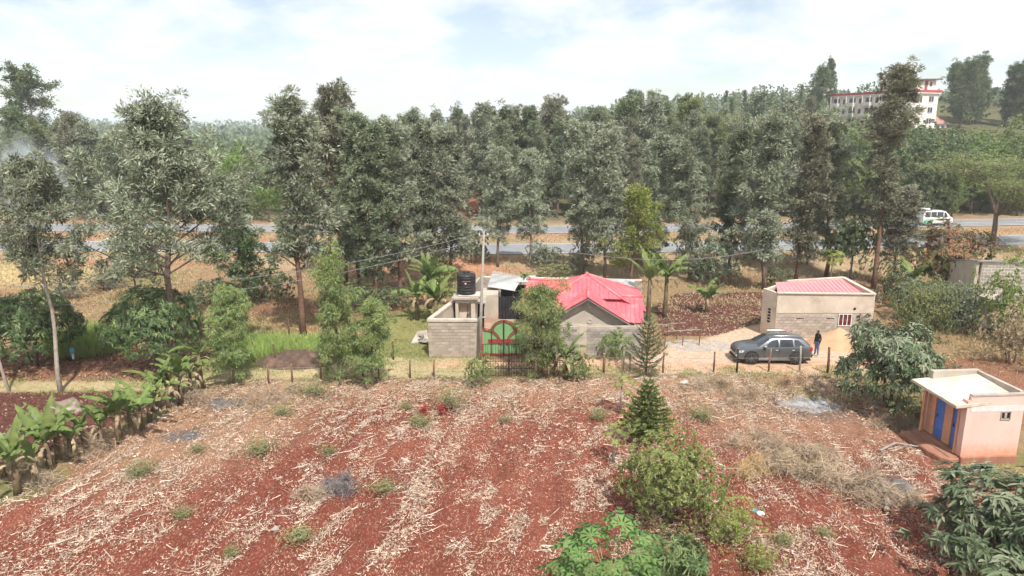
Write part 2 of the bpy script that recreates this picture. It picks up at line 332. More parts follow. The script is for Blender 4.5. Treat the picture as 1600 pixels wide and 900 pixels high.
mat('pink_roof', (0.42, 0.22, 0.21), 0.7, bump=0)
mat('skin', (0.115, 0.058, 0.038), 0.6, (0.10, 0.05, 0.033), 8, bump=0)
mat('hair', (0.012, 0.010, 0.009), 0.8, bump=0)
mat('jacket', (0.014, 0.014, 0.016), 0.85, (0.024, 0.023, 0.025), 9, bump=0.2)
mat('jeans', (0.085, 0.155, 0.33), 0.9, (0.12, 0.20, 0.39), 7, bump=0.2)
mat('shoe', (0.40, 0.38, 0.36), 0.8, bump=0)

# ------------------------------------------------------------------ terrain
ROADX = np.array([-400, -120, -60, -36, 0, 25, 60, 120, 400.]); ROADY = np.array([70, 79, 79, 78.3, 76.6, 78.6, 83.0, 92, 140.])
def road_y(x): return np.interp(x, ROADX, ROADY)
def seg_dist(px, py, poly):
    d = np.full(px.shape, 1e9)
    for i in range(len(poly)):
        ax, ay = poly[i][:2]; bx, by = poly[(i + 1) % len(poly)][:2]
        vx, vy = bx - ax, by - ay; t = np.clip(((px - ax) * vx + (py - ay) * vy) / (vx * vx + vy * vy + 1e-9), 0, 1)
        d = np.minimum(d, np.hypot(px - ax - t * vx, py - ay - t * vy))
    return d
def sdf(px, py, poly):                                   # positive inside
    ins = np.zeros(px.shape, bool)
    for i in range(len(poly)):
        ax, ay = poly[i][:2]; bx, by = poly[(i + 1) % len(poly)][:2]
        ins ^= ((ay > py) != (by > py)) & (px < (bx - ax) * (py - ay) / (by - ay + 1e-12) + ax)
    return np.where(ins, 1, -1) * seg_dist(px, py, poly)
P_FIELD = [(-24.5, 12), (-21.5, 24), (-19.1, 25.85, 0), (-18.99, 30.72, 0), (-17.92, 34.16, 0), (-16.91, 37.76, 0), (-14.03, 38.37, 0), (-2.23, 38.58, 0), (7.53, 39.22, 0), (14.39, 39.44, 0), (19.29, 38.58, 0), (20.44, 33.91, 0), (18.9, 30.04, 0), (21.68, 27.29, 0), (24, 22), (24, 12)]
P_FIELD = [p[:2] for p in P_FIELD]
P_PLOUGH = [p[:2] for p in [(-31.24, 36.77, 0), (-20.45, 37.06, 0), (-18.39, 35.29, 0), (-20.04, 32.32, 0), (-21.35, 29.71, 0), (-24.93, 27.29, 0)]]
P_PLOT = [p[:2] for p in [(11.79, 56.65, 0), (14.88, 61.29, 0), (23.16, 62.05, 0), (21.31, 56.22, 0), (18.64, 51.34, 0), (14.58, 48.14, 0), (10.65, 47.83, 0)]]
P_MULCH = [p[:2] for p in [(-36.92, 43.0, 0), (-29.53, 45.01, 0), (-30.52, 52.25, 0), (-23.14, 52.25, 0), (-18.66, 43.0, 0), (-21.26, 38.79, 0), (-33.56, 38.79, 0)]]
P_LTRACK = [p[:2] for p in [(-37.48, 39.01, 0), (-20.88, 38.79, 0), (-15.33, 42.24, 0), (-6.64, 43.52, 0), (-1.64, 43.0, 0), (-1.52, 39.66, 0), (-13.94, 39.22, 0), (-20.12, 37.26, 0), (-35.67, 36.96, 0)]]
P_TRACK = [p[:2] for p in [(-6.86, 42.24, 0), (8.41, 43.0, 0), (10.27, 45.01, 0), (13.96, 47.51, 0), (19.69, 52.25, 0), (18.5, 48.14, 0), (24.16, 48.14, 0), (26.54, 45.01, 0), (23.48, 39.44, 0), (19.03, 39.66, 0), (13.42, 40.0, 0), (3.86, 40.22, 0), (-6.25, 40.8, 0)]]
P_RUTS = [p[:2] for p in [(-6.05, 42.24, 0), (-1.63, 42.74, 0), (14.12, 42.24, 0), (24.48, 42.74, 0), (23.07, 40.11, 0), (13.64, 40.68, 0), (3.89, 40.56, 0), (-5.53, 41.27, 0)]]
P_GREEN = [p[:2] for p in [(-10.34, 52.25, 0), (-6.02, 58.42, 0), (-4.92, 52.25, 0), (-5.41, 43.0, 0), (-8.16, 40.56, 0), (-9.84, 43.0, 0)]]
P_GREENL = [p[:2] for p in [(-17.35, 38.37, 0), (-23.07, 48.78, 0), (-18.33, 54.17, 0), (-11.81, 52.25, 0), (-8.56, 45.01, 0), (-14.77, 41.75, 0)]]
P_BROWNL = [p[:2] for p in [(-20.18, 52.25, 0), (-21.25, 56.65, 0), (-17.5, 58.42, 0), (-12.66, 56.22, 0), (-11.81, 52.25, 0), (-15.23, 48.78, 0)]]
P_RED2 = [p[:2] for p in [(22.72, 39.44, 0), (28.71, 43.0, 0), (34.46, 43.0, 0), (28.19, 34.59, 0), (27.32, 38.37, 0)]]
def height(x, y, fine=True):
    ry = road_y(x)
    h = 0.8 * sstep(-9, -2.5, y - ry)
    sl = 0.012 + 0.145 * sstep(-25, 125, x)
    far = np.clip(y - (ry + 27), 0, 150)
    h = h + sl * far * sstep(0, 30, far)
    h = h + 20 * sstep(450, 1500, y) * (0.45 + 0.5 * fbm(x / 420, y / 420, 3)) + 11 * sstep(330, 900, y) * sstep(0.12, 0.42, x / np.maximum(y, 1))
    h = h - 5 * sstep(125, 220, y) * sstep(-30, -110, x) * sstep(700, 350, y)
    h = h + 1.5 * np.exp(-(((x + 50) / 12) ** 2 + ((y - 67) / 4.5) ** 2)) + 0.9 * np.exp(-(((x + 28) / 8) ** 2 + ((y - 69) / 3.5) ** 2))
    h = h + (fbm(x / 7, y / 7, 21) - 0.5) * 0.35 * sstep(52, 62, y) * sstep(3, -3, y - ry + 4)
    h = h - 0.9 * sstep(0, 6, y - ry - 29) * 0
    if fine:
        near = (y < 75) & (np.abs(x) < 50)
        f = sstep(-0.3, 0.8, sdf(x, y, P_FIELD)) * near
        u = x * 0.985 - y * 0.17                          # across the rows
        h = h + f * (0.075 * np.sin(u * 2 * math.pi / 1.15 + 3.0 * fbm(x / 4, y / 4, 8)) + 0.20 * (fbm(x / 1.1, y / 1.1, 4) - 0.5) + 0.10 * (fbm(x * 2.6, y * 2.6, 5, 3) - 0.5))
        for u0 in (-13.7, -8.2, 1.2):                     # terrace ridges
            h = h + f * 0.16 * np.exp(-((u - u0 + 0.5 * (fbm(x / 4, y / 4, 9) - 0.5)) / 0.33) ** 2)
        for P, a in ((P_PLOUGH, 0.34), (P_PLOT, 0.22), (P_MULCH, 0.10)):
            q = sstep(0, 0.6, sdf(x, y, P)) * near
            h = h + q * a * (fbm(x * 1.8, y * 1.8, 14, 4) - 0.45)
        tr = sstep(0, 0.5, sdf(x, y, P_TRACK)) * near
        h = h - tr * 0.03 + tr * 0.03 * (fbm(x, y, 31) - 0.5)
        h = h + near * (1 - f) * (1 - tr) * 0.05 * (fbm(x * 1.2, y * 1.2, 33) - 0.5)
    return h
def hz(x, y):
    return float(height(np.array([float(x)]), np.array([float(y)]))[0])

def axis(fine, outer):
    lo = []; step = 0.22; v = fine[0]
    a = np.arange(fine[0], fine[1], 0.22).tolist()
    v = a[-1]; s = 0.22
    while v < outer[1]: s *= 1.16; v += s; a.append(v)
    v = fine[0]; s = 0.22
    while v > outer[0]: s *= 1.16; v -= s; lo.append(v)
    return np.array(lo[::-1] + a)
gx = axis((-40, 40), (-2600, 2600)); gy = axis((15, 66), (-60, 3400))
GX, GY = np.meshgrid(gx, gy); nx, ny = len(gx), len(gy)
px, py = GX.ravel(), GY.ravel(); pz = height(px, py)
ry = road_y(px); rd = py - ry
pz = np.where((rd > -1) & (rd < 24.5), np.minimum(pz, 0.75) , pz)

def C(*c): return np.array(c, float)
def blend(col, c, w): return col * (1 - w[:, None]) + np.asarray(c) * w[:, None]
n1 = fbm(px / 5, py / 5, 41); n2 = fbm(px / 1.6, py / 1.6, 42); n3 = fbm(px / 14, py / 14, 43); n4 = fbm(px * 1.5, py * 1.5, 44)
wob = (n2 - 0.5) * 1.6
col = np.tile(C(0.255, 0.175, 0.095), (len(px), 1))
col = blend(col, C(0.165, 0.150, 0.060), sstep(0.45, 0.62, n1))                   # patches of half-green grass
col = blend(col, C(0.20, 0.10, 0.062), sstep(0.52, 0.66, n3) * 0.7)               # bare reddish earth
verge = sstep(-13, -6, rd + wob) * sstep(60, 30, rd)
col = blend(col, C(0.345, 0.255, 0.155), verge * (0.55 + 0.45 * sstep(0.4, 0.6, n2)))
col = blend(col, C(0.36, 0.17, 0.10), verge * sstep(0.58, 0.66, fbm(px / 8, py / 5, 51)) * 0.8)
col = blend(col, C(0.40, 0.155, 0.085), sstep(4, 1, np.hypot((px + 46) / 2.6, (py - 71.5) / 0.9)) * 0.9)   # red cut in the left bank
col = blend(col, C(0.44, 0.345, 0.175), sstep(1.3, 0.6, np.hypot((px + 51) / 13, (py - 66.5) / 5)) * 0.9)        # pale dry mound
col = blend(col, C(0.42, 0.19, 0.105), sstep(1.2, 0.7, np.hypot((px + 5.5) / 4.5, (py - 72) / 3)) * 0.8)
beyond = sstep(26, 31, rd)
col = blend(col, C(0.100, 0.098, 0.045), beyond)
col = blend(col, C(0.42, 0.125, 0.065), beyond * sstep(3.0, 1.2, np.abs(px - (-8.5 + (py - 108) * 0.06) + wob) ) * sstep(150, 125, py))  # red lane uphill
col = blend(col, C(0.060, 0.072, 0.040), sstep(230, 420, py))
for P, c, w, k in ((P_MULCH, (0.235, 0.105, 0.065), 1.0, 0.9), (P_GREENL, (0.20, 0.19, 0.075), 1.0, 0.75), (P_GREEN, (0.235, 0.225, 0.085), 1.0, 0.85), (P_BROWNL, (0.24, 0.12, 0.075), 0.6, 0.85),
                   (P_PLOT, (0.125, 0.058, 0.043), 0.5, 0.95), (P_RED2, (0.20, 0.075, 0.05), 0.6, 0.8),
                   (P_LTRACK, (0.44, 0.35, 0.20), 0.8, 0.9), (P_TRACK, (0.51, 0.365, 0.26), 0.8, 1.0), (P_RUTS, (0.49, 0.305, 0.195), 0.6, 0.85)):
    s = sdf(px, py, P); col = blend(col, C(*c), sstep(-w * 0.5, w * 0.5, s + wob * w * 0.7) * k)
col = blend(col, C(0.24, 0.235, 0.09), sstep(0.1, 0.8, sdf(px, py, P_LTRACK) + wob) * sstep(0.47, 0.60, n1) * 0.7)
sF = sdf(px, py, P_FIELD); wF = sstep(-0.5, 0.5, sF + wob * 0.7)
soil = np.tile(C(0.160, 0.044, 0.029), (len(px), 1)); soil = blend(soil, C(0.200, 0.060, 0.039), sstep(0.42, 0.62, n1))
soil = blend(soil, C(0.155, 0.041, 0.027), sstep(0.5, 0.7, n4) * 0.6)
edge = sstep(5.5, 1.0, np.abs(py - 39.5) + wob * 1.2) * sstep(-24, -14, px)
soil = blend(soil, C(0.36, 0.215, 0.135), edge * 0.75)                                # trampled upper margin
soil = blend(soil, C(0.34, 0.22, 0.135), sstep(8, 3.5, np.hypot(px + 16, (py - 34) * 0.8) + wob) * 0.6)
soil = blend(soil, C(0.31, 0.19, 0.12), sstep(6, 12, px + wob) * sstep(27, 33, py) * 0.55)
col = col * (1 - wF[:, None]) + soil * wF[:, None]
sP = sdf(px, py, P_PLOUGH); col = blend(col, C(0.085, 0.032, 0.025), sstep(-0.4, 0.3, sP + wob * 0.4))
for gxx, gyy, rr in (((-15.35, 35.65, 0)[0], (-15.35, 35.65, 0)[1], 1.3), ((15.3, 26.74, 0)[0], (15.3, 26.74, 0)[1], 1.1), ((15.9, 35.29, 0)[0], (15.9, 35.29, 0)[1], 2.2), ((-15.78, 31.29, 0)[0], (-15.78, 31.29, 0)[1], 0.9)):
    col = blend(col, C(0.12, 0.095, 0.085), sstep(rr * 1.25, rr * 0.5, np.hypot((px - gxx) * 0.75, py - gyy) + wob * 0.3) * 0.8)
# loose straw in the material too (fragments smaller than the built pieces)
straw = wF * (0.06 + 0.45 * sstep(0.42, 0.62, fbm((px * 0.985 - py * 0.17) / 0.7, (px * 0.17 + py * 0.985) / 3.0, 61))) + edge * 0.3 + 0.25 * verge + 0.18
straw = np.where(sP > -0.3, 0.06, straw) * (1 - 0.8 * sstep(0, 0.6, sdf(px, py, P_TRACK)))

gm = bpy.data.materials.new('soil'); t, o = nodes_of(gm)
b = N(t, 'ShaderNodeBsdfPrincipled'); t.links.new(b.outputs[0], o.inputs[0]); b.inputs['Roughness'].default_value = 0.97; b.inputs['Specular IOR Level'].default_value = 0.1
ca = N(t, 'ShaderNodeAttribute', attribute_name='tint'); geo = N(t, 'ShaderNodeNewGeometry'); pos = geo.outputs['Position']
c = mixc(t, ramp(t, noise(t, pos, 3.2, 6, 0.65), 0.3, 0.72), mixc(t, 1.0, ca.outputs['Color'], (0.70, 0.68, 0.66), 'MULTIPLY'), mixc(t, 1.0, ca.outputs['Color'], (1.22, 1.24, 1.26), 'MULTIPLY'))
c = mixc(t, ramp(t, noise(t, pos, 0.35, 3), 0.35, 0.65, 0, 0.35), c, mixc(t, 1.0, c, (0.80, 0.78, 0.76), 'MULTIPLY'))
mp = N(t, 'ShaderNodeMapping'); mp.inputs['Rotation'].default_value = (0, 0, R(10)); mp.inputs['Scale'].default_value = (2.2, 1, 1); t.links.new(pos, mp.inputs[0])
fr = N(t, 'ShaderNodeMath', operation='MULTIPLY'); t.links.new(ramp(t, noise(t, mp.outputs[0], 7.5, 5, 0.7), 0.54, 0.60), fr.inputs[0]); t.links.new(ca.outputs['Alpha'], fr.inputs[1])
c = mixc(t, fr.outputs[0], c, mixc(t, ramp(t, noise(t, pos, 9, 3), 0.35, 0.65), (0.44, 0.30, 0.185), (0.68, 0.54, 0.385)))
t.links.new(c, b.inputs['Base Color'])
bp = N(t, 'ShaderNodeBump'); bp.inputs['Strength'].default_value = 0.55; bp.inputs['Distance'].default_value = 0.08
t.links.new(noise(t, pos, 7, 6, 0.65), bp.inputs['Height']); t.links.new(bp.outputs[0], b.inputs['Normal'])
MATS['soil'] = gm

idx = np.arange(nx * ny).reshape(ny, nx)
F = np.stack([idx[:-1, :-1], idx[:-1, 1:], idx[1:, 1:], idx[1:, :-1]], -1).reshape(-1, 4)
V = np.stack([px, py, pz], -1); T4 = np.concatenate([col, straw[:, None]], 1)
fx, fy = px[F].mean(1), py[F].mean(1)
isF = sdf(fx, fy, P_FIELD) > 0; isT = (~isF) & ((sdf(fx, fy, P_TRACK) > 0) | (sdf(fx, fy, P_LTRACK) > 0))
def sheet(name, sel):
    f = F[sel]; u, inv = np.unique(f, return_inverse=True)
    me = np_mesh(name, V[u], inv.reshape(-1, 4), T4[u], smooth=True)
    return tag(link(name, me, None, gm), kind='structure')
sheet('ground', ~isF & ~isT); sheet('field', isF); sheet('dirt_road', isT)

# highway: two carriageways with edge lines
def strip(name, o0, o1, z, m, x0=-420, x1=420, step=4, thick=0.0, dash=None, parent=None):
    xs = np.arange(x0, x1 + 0.1, step); mb = MB()
    for i in range(len(xs) - 1):
        if dash and (i % dash): continue
        a, bb = xs[i], xs[i + 1]; ya, yb = float(road_y(a)), float(road_y(bb))
        mb.add([(a, ya + o0, z), (bb, yb + o0, z), (bb, yb + o1, z), (a, ya + o1, z)], [(0, 1, 2, 3)])
    ob = mb.build(name, MATS[m], parent)
    return ob
for k, (o0, o1) in enumerate(((0, 7.2), (15.6, 22.8))):
    r_ = tag(strip('highway', o0, o1, 0.82, 'asphalt'), kind='structure')
    strip('edge_line', o0 + 0.35, o0 + 0.52, 0.825, 'paint_line', parent=r_); strip('edge_line', o1 - 0.52, o1 - 0.35, 0.825, 'paint_line', parent=r_)
    strip('lane_line', (o0 + o1) / 2 - 0.08, (o0 + o1) / 2 + 0.08, 0.825, 'paint_line', step=3, dash=3, parent=r_)

# ------------------------------------------------------------------ plants: leaf clouds on real branches
def rnorm(v): return v / (np.linalg.norm(v, axis=-1, keepdims=True) + 1e-9)
def leaf_quads(P, D, L, Wd, rng, tint, up=None):
    """diamond leaves: base P, direction D, length L, width Wd"""
    n = len(P); D = rnorm(D); r = rng.normal(size=(n, 3)) if up is None else up + rng.normal(size=(n, 3)) * 0.35
    Sd = rnorm(np.cross(D, r)); L = np.asarray(L).reshape(-1, 1) * np.ones((n, 1)); Wd = np.asarray(Wd).reshape(-1, 1) * np.ones((n, 1))
    Vv = np.stack([P, P + D * L * 0.5 + Sd * Wd * 0.5, P + D * L, P + D * L * 0.5 - Sd * Wd * 0.5], 1).reshape(-1, 3)
    Ff = np.arange(4 * n).reshape(n, 4)
    return Vv, Ff, np.repeat(tint, 4, 0)
def leaf_lens(P, D, L, Wd, rng, tint, up, droop=0.25):
    """broader leaves with a folded midrib and a bent tip: two quads each"""
    n = len(P); D = rnorm(D); Nn = rnorm(up + rng.normal(size=(n, 3)) * 0.3); Sd = rnorm(np.cross(D, Nn)); Nn = np.cross(Sd, D)
    L = np.asarray(L).reshape(-1, 1) * np.ones((n, 1)); Wd = np.asarray(Wd).reshape(-1, 1) * np.ones((n, 1)); dz = np.array([[0, 0, -1.0]]) * L * droop
    tip = P + D * L + dz
    a1 = P + D * L * 0.35 + Sd * Wd * 0.5 + Nn * Wd * 0.15 + dz * 0.1; b1 = P + D * L * 0.35 - Sd * Wd * 0.5 + Nn * Wd * 0.15 + dz * 0.1
    a2 = P + D * L * 0.72 + Sd * Wd * 0.36 + Nn * Wd * 0.1 + dz * 0.45; b2 = P + D * L * 0.72 - Sd * Wd * 0.36 + Nn * Wd * 0.1 + dz * 0.45
    Vv = np.stack([P, a1, a2, tip, b2, b1], 1).reshape(-1, 3)
    i = np.arange(n)[:, None] * 6
    Ff = np.concatenate([i + np.array([[0, 1, 2, 3]]), i + np.array([[0, 3, 4, 5]])], 0)
    return Vv, Ff, np.repeat(tint, 6, 0)
def cat_leaves(parts):
    V0 = []; F0 = []; T0 = []; n = 0
    for v, f, t_ in parts: V0.append(v); F0.append(f + n); T0.append(t_); n += len(v)
    return np.concatenate(V0), np.concatenate(F0), np.concatenate(T0)
def tints(rng, clump_r, clump_tip, n, spread=0.22):
    r = np.clip(clump_r + rng.normal(size=n) * spread, 0, 1); g = np.clip(clump_tip * rng.uniform(0.3, 1.2, n), 0, 1)
    return np.stack([r, g, np.zeros(n), np.ones(n)], -1)

def gen_tree(seed, H=15.0, prof=None, t0=0.28, nb=46, up=0.7, trunk_r=0.17, leaves=9000, L=0.27, Wd=0.085, sig=0.36, droop=0.25, tipf=0.25, lean=0.5, sub=3, gaps=0.15, fork=0, top=True, bare=0.0, flat=0.75, per=1.0):
    rng = np.random.default_rng(seed); mb = MB()
    wig = np.cumsum(rng.normal(size=(9, 2)) * 0.16 * H / 15, 0); wig -= wig[0]
    ln = rng.normal(size=2) * lean
    def axis_pt(t):
        return np.array([np.interp(t * 8, range(9), wig[:, 0]) + ln[0] * t * t, np.interp(t * 8, range(9), wig[:, 1]) + ln[1] * t * t, t * H])
    ts = np.linspace(0, 0.97, 11)
    mb.tube([axis_pt(a) - (np.array([0, 0, 0.35]) if a == 0 else 0) for a in ts], [trunk_r * (1.25 if a == 0 else 1) * (1 - a) ** 0.8 + 0.02 for a in ts], 7)
    clumps = []
    prof = prof or (lambda t: 2.4 * math.sin(math.pi * min(1, (t - t0) / (1 - t0) * 0.8 + 0.2)) ** 0.8 + 0.3)
    for i in range(nb):
        t = t0 + (1 - t0) * ((i + rng.uniform(0, 1)) / nb) ** 0.9; az = i * 2.39996 + rng.normal() * 0.5
        ln_ = prof(t) * rng.uniform(0.45, 1.25) * (0.78 + 0.5 * math.sin(t * 9 + az * 1.7 + seed) ** 2)
        el = min(1.35, up * rng.uniform(0.5, 1.35) * (0.75 + 0.65 * t))
        p = axis_pt(min(t, 0.96)); d = np.array([math.cos(az) * math.cos(el), math.sin(az) * math.cos(el), math.sin(el)])
        q = p + d * ln_ * 0.5 + rng.normal(size=3) * 0.1; e = q + rnorm(d + np.array([0, 0, 0.35]) + rng.normal(size=3) * 0.25) * ln_ * 0.55
        br = max(0.015, trunk_r * 0.38 * (1 - t) ** 0.6)
        mb.tube([p, q, e], [br, br * 0.65, br * 0.25], 5, cap=False)
        if rng.uniform() < bare: continue
        for k in range(sub):
            s = rng.uniform(0.35, 1.0); base = p + (q - p) * s * 2 if s < 0.5 else q + (e - q) * (s - 0.5) * 2
            off = rng.normal(size=3) * sig * 0.9; c = base + off * 1.6
            if ln_ > 1.0: mb.tube([base, c], [br * 0.3, br * 0.12], 3, cap=False)
            if rng.uniform() > gaps: clumps.append((c, p))
        clumps.append((e, p))
    if top:
        for k in range(5): clumps.append((axis_pt(0.97) + rng.normal(size=3) * np.array([0.3, 0.3, 0.4]), axis_pt(0.9)))
    nc = len(clumps); per_n = max(8, int(leaves / nc)); parts = []
    for c, ax in clumps:
        n = int(per_n * rng.uniform(0.5, 1.5)); g = rng.normal(size=(n, 3)) * np.array([1, 1, flat]) * sig * rng.uniform(0.7, 1.2)
        P = c + g * 0.5; outw = rnorm((c - ax)[None, :] * 0.15 + g * 1.4 + np.array([0, 0, sig * 0.5]))
        D = outw + np.array([0, 0, -droop]) + rng.normal(size=(n, 3)) * 0.35
        cr_ = np.clip(rng.choice([0.12, 0.4, 0.8]) + rng.normal() * 0.1, 0, 1); tp = 1.0 if rng.uniform() < tipf * (0.35 + 1.2 * c[2] / H) else 0.12 * rng.uniform()
        parts.append(leaf_quads(P, D, L * rng.uniform(0.6, 1.3, n), Wd * rng.uniform(0.7, 1.3, n), rng, tints(rng, cr_, tp, n)))
    return mb.mesh('trunk', True), np_mesh('crown', *cat_leaves(parts))

def gen_dome(seed, rx=2.4, rz=2.0, cz=2.6, n_ros=420, per=11, L=0.30, Wd=0.085, droop=0.45, tipf=0.12, trunk_r=0.13, lens=True, cut=-0.55, lump=0.22, stems=1, fill=1.0, spread=0.1):
    """round crowns (mango, avocado, shrubs): rosettes of leaves over an uneven dome and inside it"""
    rng = np.random.default_rng(seed); mb = MB(); parts = []
    for k in range(stems):
        a = rng.uniform(0, 6.28); b0 = np.array([math.cos(a), math.sin(a), 0]) * spread * (stems > 1); fk = np.array([b0[0] * 3, b0[1] * 3, cz - rz * 0.45])
        mb.tube([b0 - [0, 0, 0.3], (b0 + fk) / 2 + rng.normal(size=3) * 0.06, fk], [trunk_r * 1.15, trunk_r * 0.9, trunk_r * 0.7], 7)
        for i in range(7):
            d = rnorm(np.array([math.cos(i * 0.9 + a), math.sin(i * 0.9 + a), rng.uniform(0.1, 1.4)])); e = fk + d * np.array([rx, rx, rz * 1.1]) * rng.uniform(0.5, 0.85)
            m_ = (fk + e) / 2 + rng.normal(size=3) * 0.12
            mb.tube([fk, m_, e], [trunk_r * 0.45, trunk_r * 0.3, 0.012], 5, cap=False)
    for i in range(n_ros):
        u = rnorm(rng.normal(size=3)); u[2] = u[2] if u[2] > cut else -u[2] * 0.6; u = rnorm(u)
        lumpv = 1 + lump * (math.sin(u[0] * 5 + seed) * math.cos(u[1] * 4.3 - seed * 2) + 0.7 * math.sin(u[2] * 6 + u[0] * 3 + seed * 3))
        rad = lumpv * (rng.uniform(0.25, 0.9) if rng.uniform() < 0.28 * fill else rng.uniform(0.88, 1.07))
        c = np.array([0, 0, cz]) + u * np.array([rx, rx, rz]) * rad
        n = int(per * rng.uniform(0.7, 1.3)); az = rng.uniform(0, 6.28, n); a1 = rnorm(np.cross(u, [0.3, 0.2, 0.9])); a2 = np.cross(u, a1)
        ra = a1[None] * np.cos(az)[:, None] + a2[None] * np.sin(az)[:, None]
        D = ra + u[None] * rng.uniform(0.1, 0.8, (n, 1)) + np.array([0, 0, -droop]) * 0.6
        P = c[None] + rng.normal(size=(n, 3)) * L * 0.16
        tp = 1.0 if rng.uniform() < tipf * (0.4 + max(0, u[2])) * 1.6 else rng.uniform() * 0.15
        tn = tints(rng, np.clip(rng.normal(0.42, 0.2), 0, 1), tp, n, 0.16); ll = L * rng.uniform(0.65, 1.2, n)
        if lens: parts.append(leaf_lens(P, D, ll, Wd * rng.uniform(0.8, 1.2, n), rng, tn, np.tile(u + np.array([0, 0, 0.4]), (n, 1)), droop))
        else: parts.append(leaf_quads(P, D, ll, Wd * rng.uniform(0.8, 1.2, n), rng, tn))
    return mb.mesh('trunk', True), np_mesh('crown', *cat_leaves(parts))

def gen_acacia(seed, H=6.0, Rr=5.0, layers=7, trunk_r=0.2, leaves=9000, L=0.34, Wd=0.12, fork=0.35):
    rng = np.random.default_rng(seed); mb = MB(); parts = []; f0 = H * fork
    mb.tube([(0, 0, -0.3), (0.08, 0.03, f0 * 0.5), (0, 0, f0)], [trunk_r * 1.2, trunk_r, trunk_r * 0.8], 7); pads = []
    for i in range(9):
        az = i * 0.7 + rng.normal() * 0.2; rr = Rr * rng.uniform(0.35, 0.85); zt = f0 + (H - f0) * rng.uniform(0.3, 1.0)
        e = np.array([math.cos(az) * rr, math.sin(az) * rr, zt]); m_ = np.array([e[0] * 0.4, e[1] * 0.4, f0 + (zt - f0) * 0.62])
        mb.tube([(0, 0, f0 - 0.1), m_, e], [trunk_r * 0.5, trunk_r * 0.3, 0.02], 5, cap=False)
        for k in range(layers):
            s = rng.uniform(0.45, 1.1); c = m_ * (1 - s) + e * s + rng.normal(size=3) * np.array([0.9, 0.9, 0.25]) * Rr / 5
            mb.tube([m_ * 0.5 + e * 0.5, c], [0.03, 0.01], 4, cap=False); pads.append(c)
    n0 = leaves // len(pads)
    for c in pads:
        n = int(n0 * rng.uniform(0.6, 1.4)); r_ = rng.uniform(0.6, 1.1) * Rr / 4.2
        g = rng.normal(size=(n, 3)) * np.array([r_ * 0.6, r_ * 0.6, 0.13 * Rr / 5])
        D = rnorm(g * np.array([1, 1, 0.5]) + rng.normal(size=(n, 3)) * np.array([0.6, 0.6, 0.25]))
        parts.append(leaf_quads(c + g, D, L * rng.uniform(0.6, 1.3, n), Wd * rng.uniform(0.7, 1.3, n), rng, tints(rng, np.clip(rng.normal(0.5, 0.22), 0, 1), rng.uniform() * 0.5, n), up=np.array([0, 0, 1.0])))
    return mb.mesh('trunk', True), np_mesh('crown', *cat_leaves(parts))

def gen_pine(seed, H=3.6, Rr=1.25, whorls=15, arms=7, curve=0.35, t0=0.12, tail=0.0, per=90, nl=0.10, nw=0.03, pw=1.0):
    rng = np.random.default_rng(seed); mb = MB(); parts = []
    mb.tube([(0, 0, -0.2), (0.02, 0, H * 0.5), (0, 0.02, H)], [0.055 * H / 3.6, 0.035 * H / 3.6, 0.008], 6)
    for w in range(whorls):
        t = t0 + (1 - t0) * w / whorls; rr = Rr * (1 - t) ** pw * rng.uniform(0.9, 1.08) + 0.06
        for a in range(arms):
            az = a * 2 * math.pi / arms + w * 0.45 + rng.normal() * 0.1
            n = max(10, int(per * rr / Rr)); s = np.sort(rng.uniform(0.05, 1, n)); dv = np.array([math.cos(az), math.sin(az), 0])
            zc = H * t + curve * rr * (s ** 1.8) - 0.06 * rr * s + (0.5 * tail * s)
            P = dv[None] * (s * rr)[:, None]; P[:, 2] += zc; P[:, 0] += 0.0
            e = P[-1]; mb.tube([(0, 0, H * t), tuple(P[n // 2]), tuple(e)], [0.012, 0.009, 0.004], 3, cap=False)
            D = dv[None] * 0.6 + rng.normal(size=(n, 3)) * 0.55 + np.array([0, 0, 0.55]); 
            parts.append(leaf_quads(P, D, nl * rng.uniform(0.7, 1.3, n) * (0.6 + 0.5 * rr / Rr), nw, rng, tints(rng, 0.35 + 0.3 * s.mean() * rng.uniform(0.5, 1.2), 0.0, n) + np.stack([0 * s, 0.6 * s ** 4, 0 * s, 0 * s], -1)))
    return mb.mesh('trunk', True), np_mesh('crown', *cat_leaves(parts))

def gen_bare(seed, H=7):
    rng = np.random.default_rng(seed); mb = MB(); pts = []
    def grow(p, d, ln, r, k):
        e = p + d * ln; m_ = (p + e) / 2 + rng.normal(size=3) * ln * 0.05
        mb.tube([p, m_, e], [r, r * 0.8, r * 0.55], 5 if k > 2 else 3, cap=False)
        if k == 0: pts.append(e); return
        for i in range(3 if k > 1 else 4):
            nd = rnorm(d + rng.normal(size=3) * 0.45 + np.array([0, 0, 0.12])); grow(p + d * ln * rng.uniform(0.55, 1.0), nd, ln * rng.uniform(0.55, 0.8), r * 0.5, k - 1)
    grow(np.array([0, 0, -0.2]), np.array([0, 0, 1.0]), H * 0.42, 0.09, 4)
    parts = []
    for p in pts:
        n = 5; parts.append(leaf_quads(p + rng.normal(size=(n, 3)) * 0.2, rng.normal(size=(n, 3)), 0.2, 0.07, rng, tints(rng, 0.5, 0.2, n)))
    return mb.mesh('trunk', True), np_mesh('crown', *cat_leaves(parts))

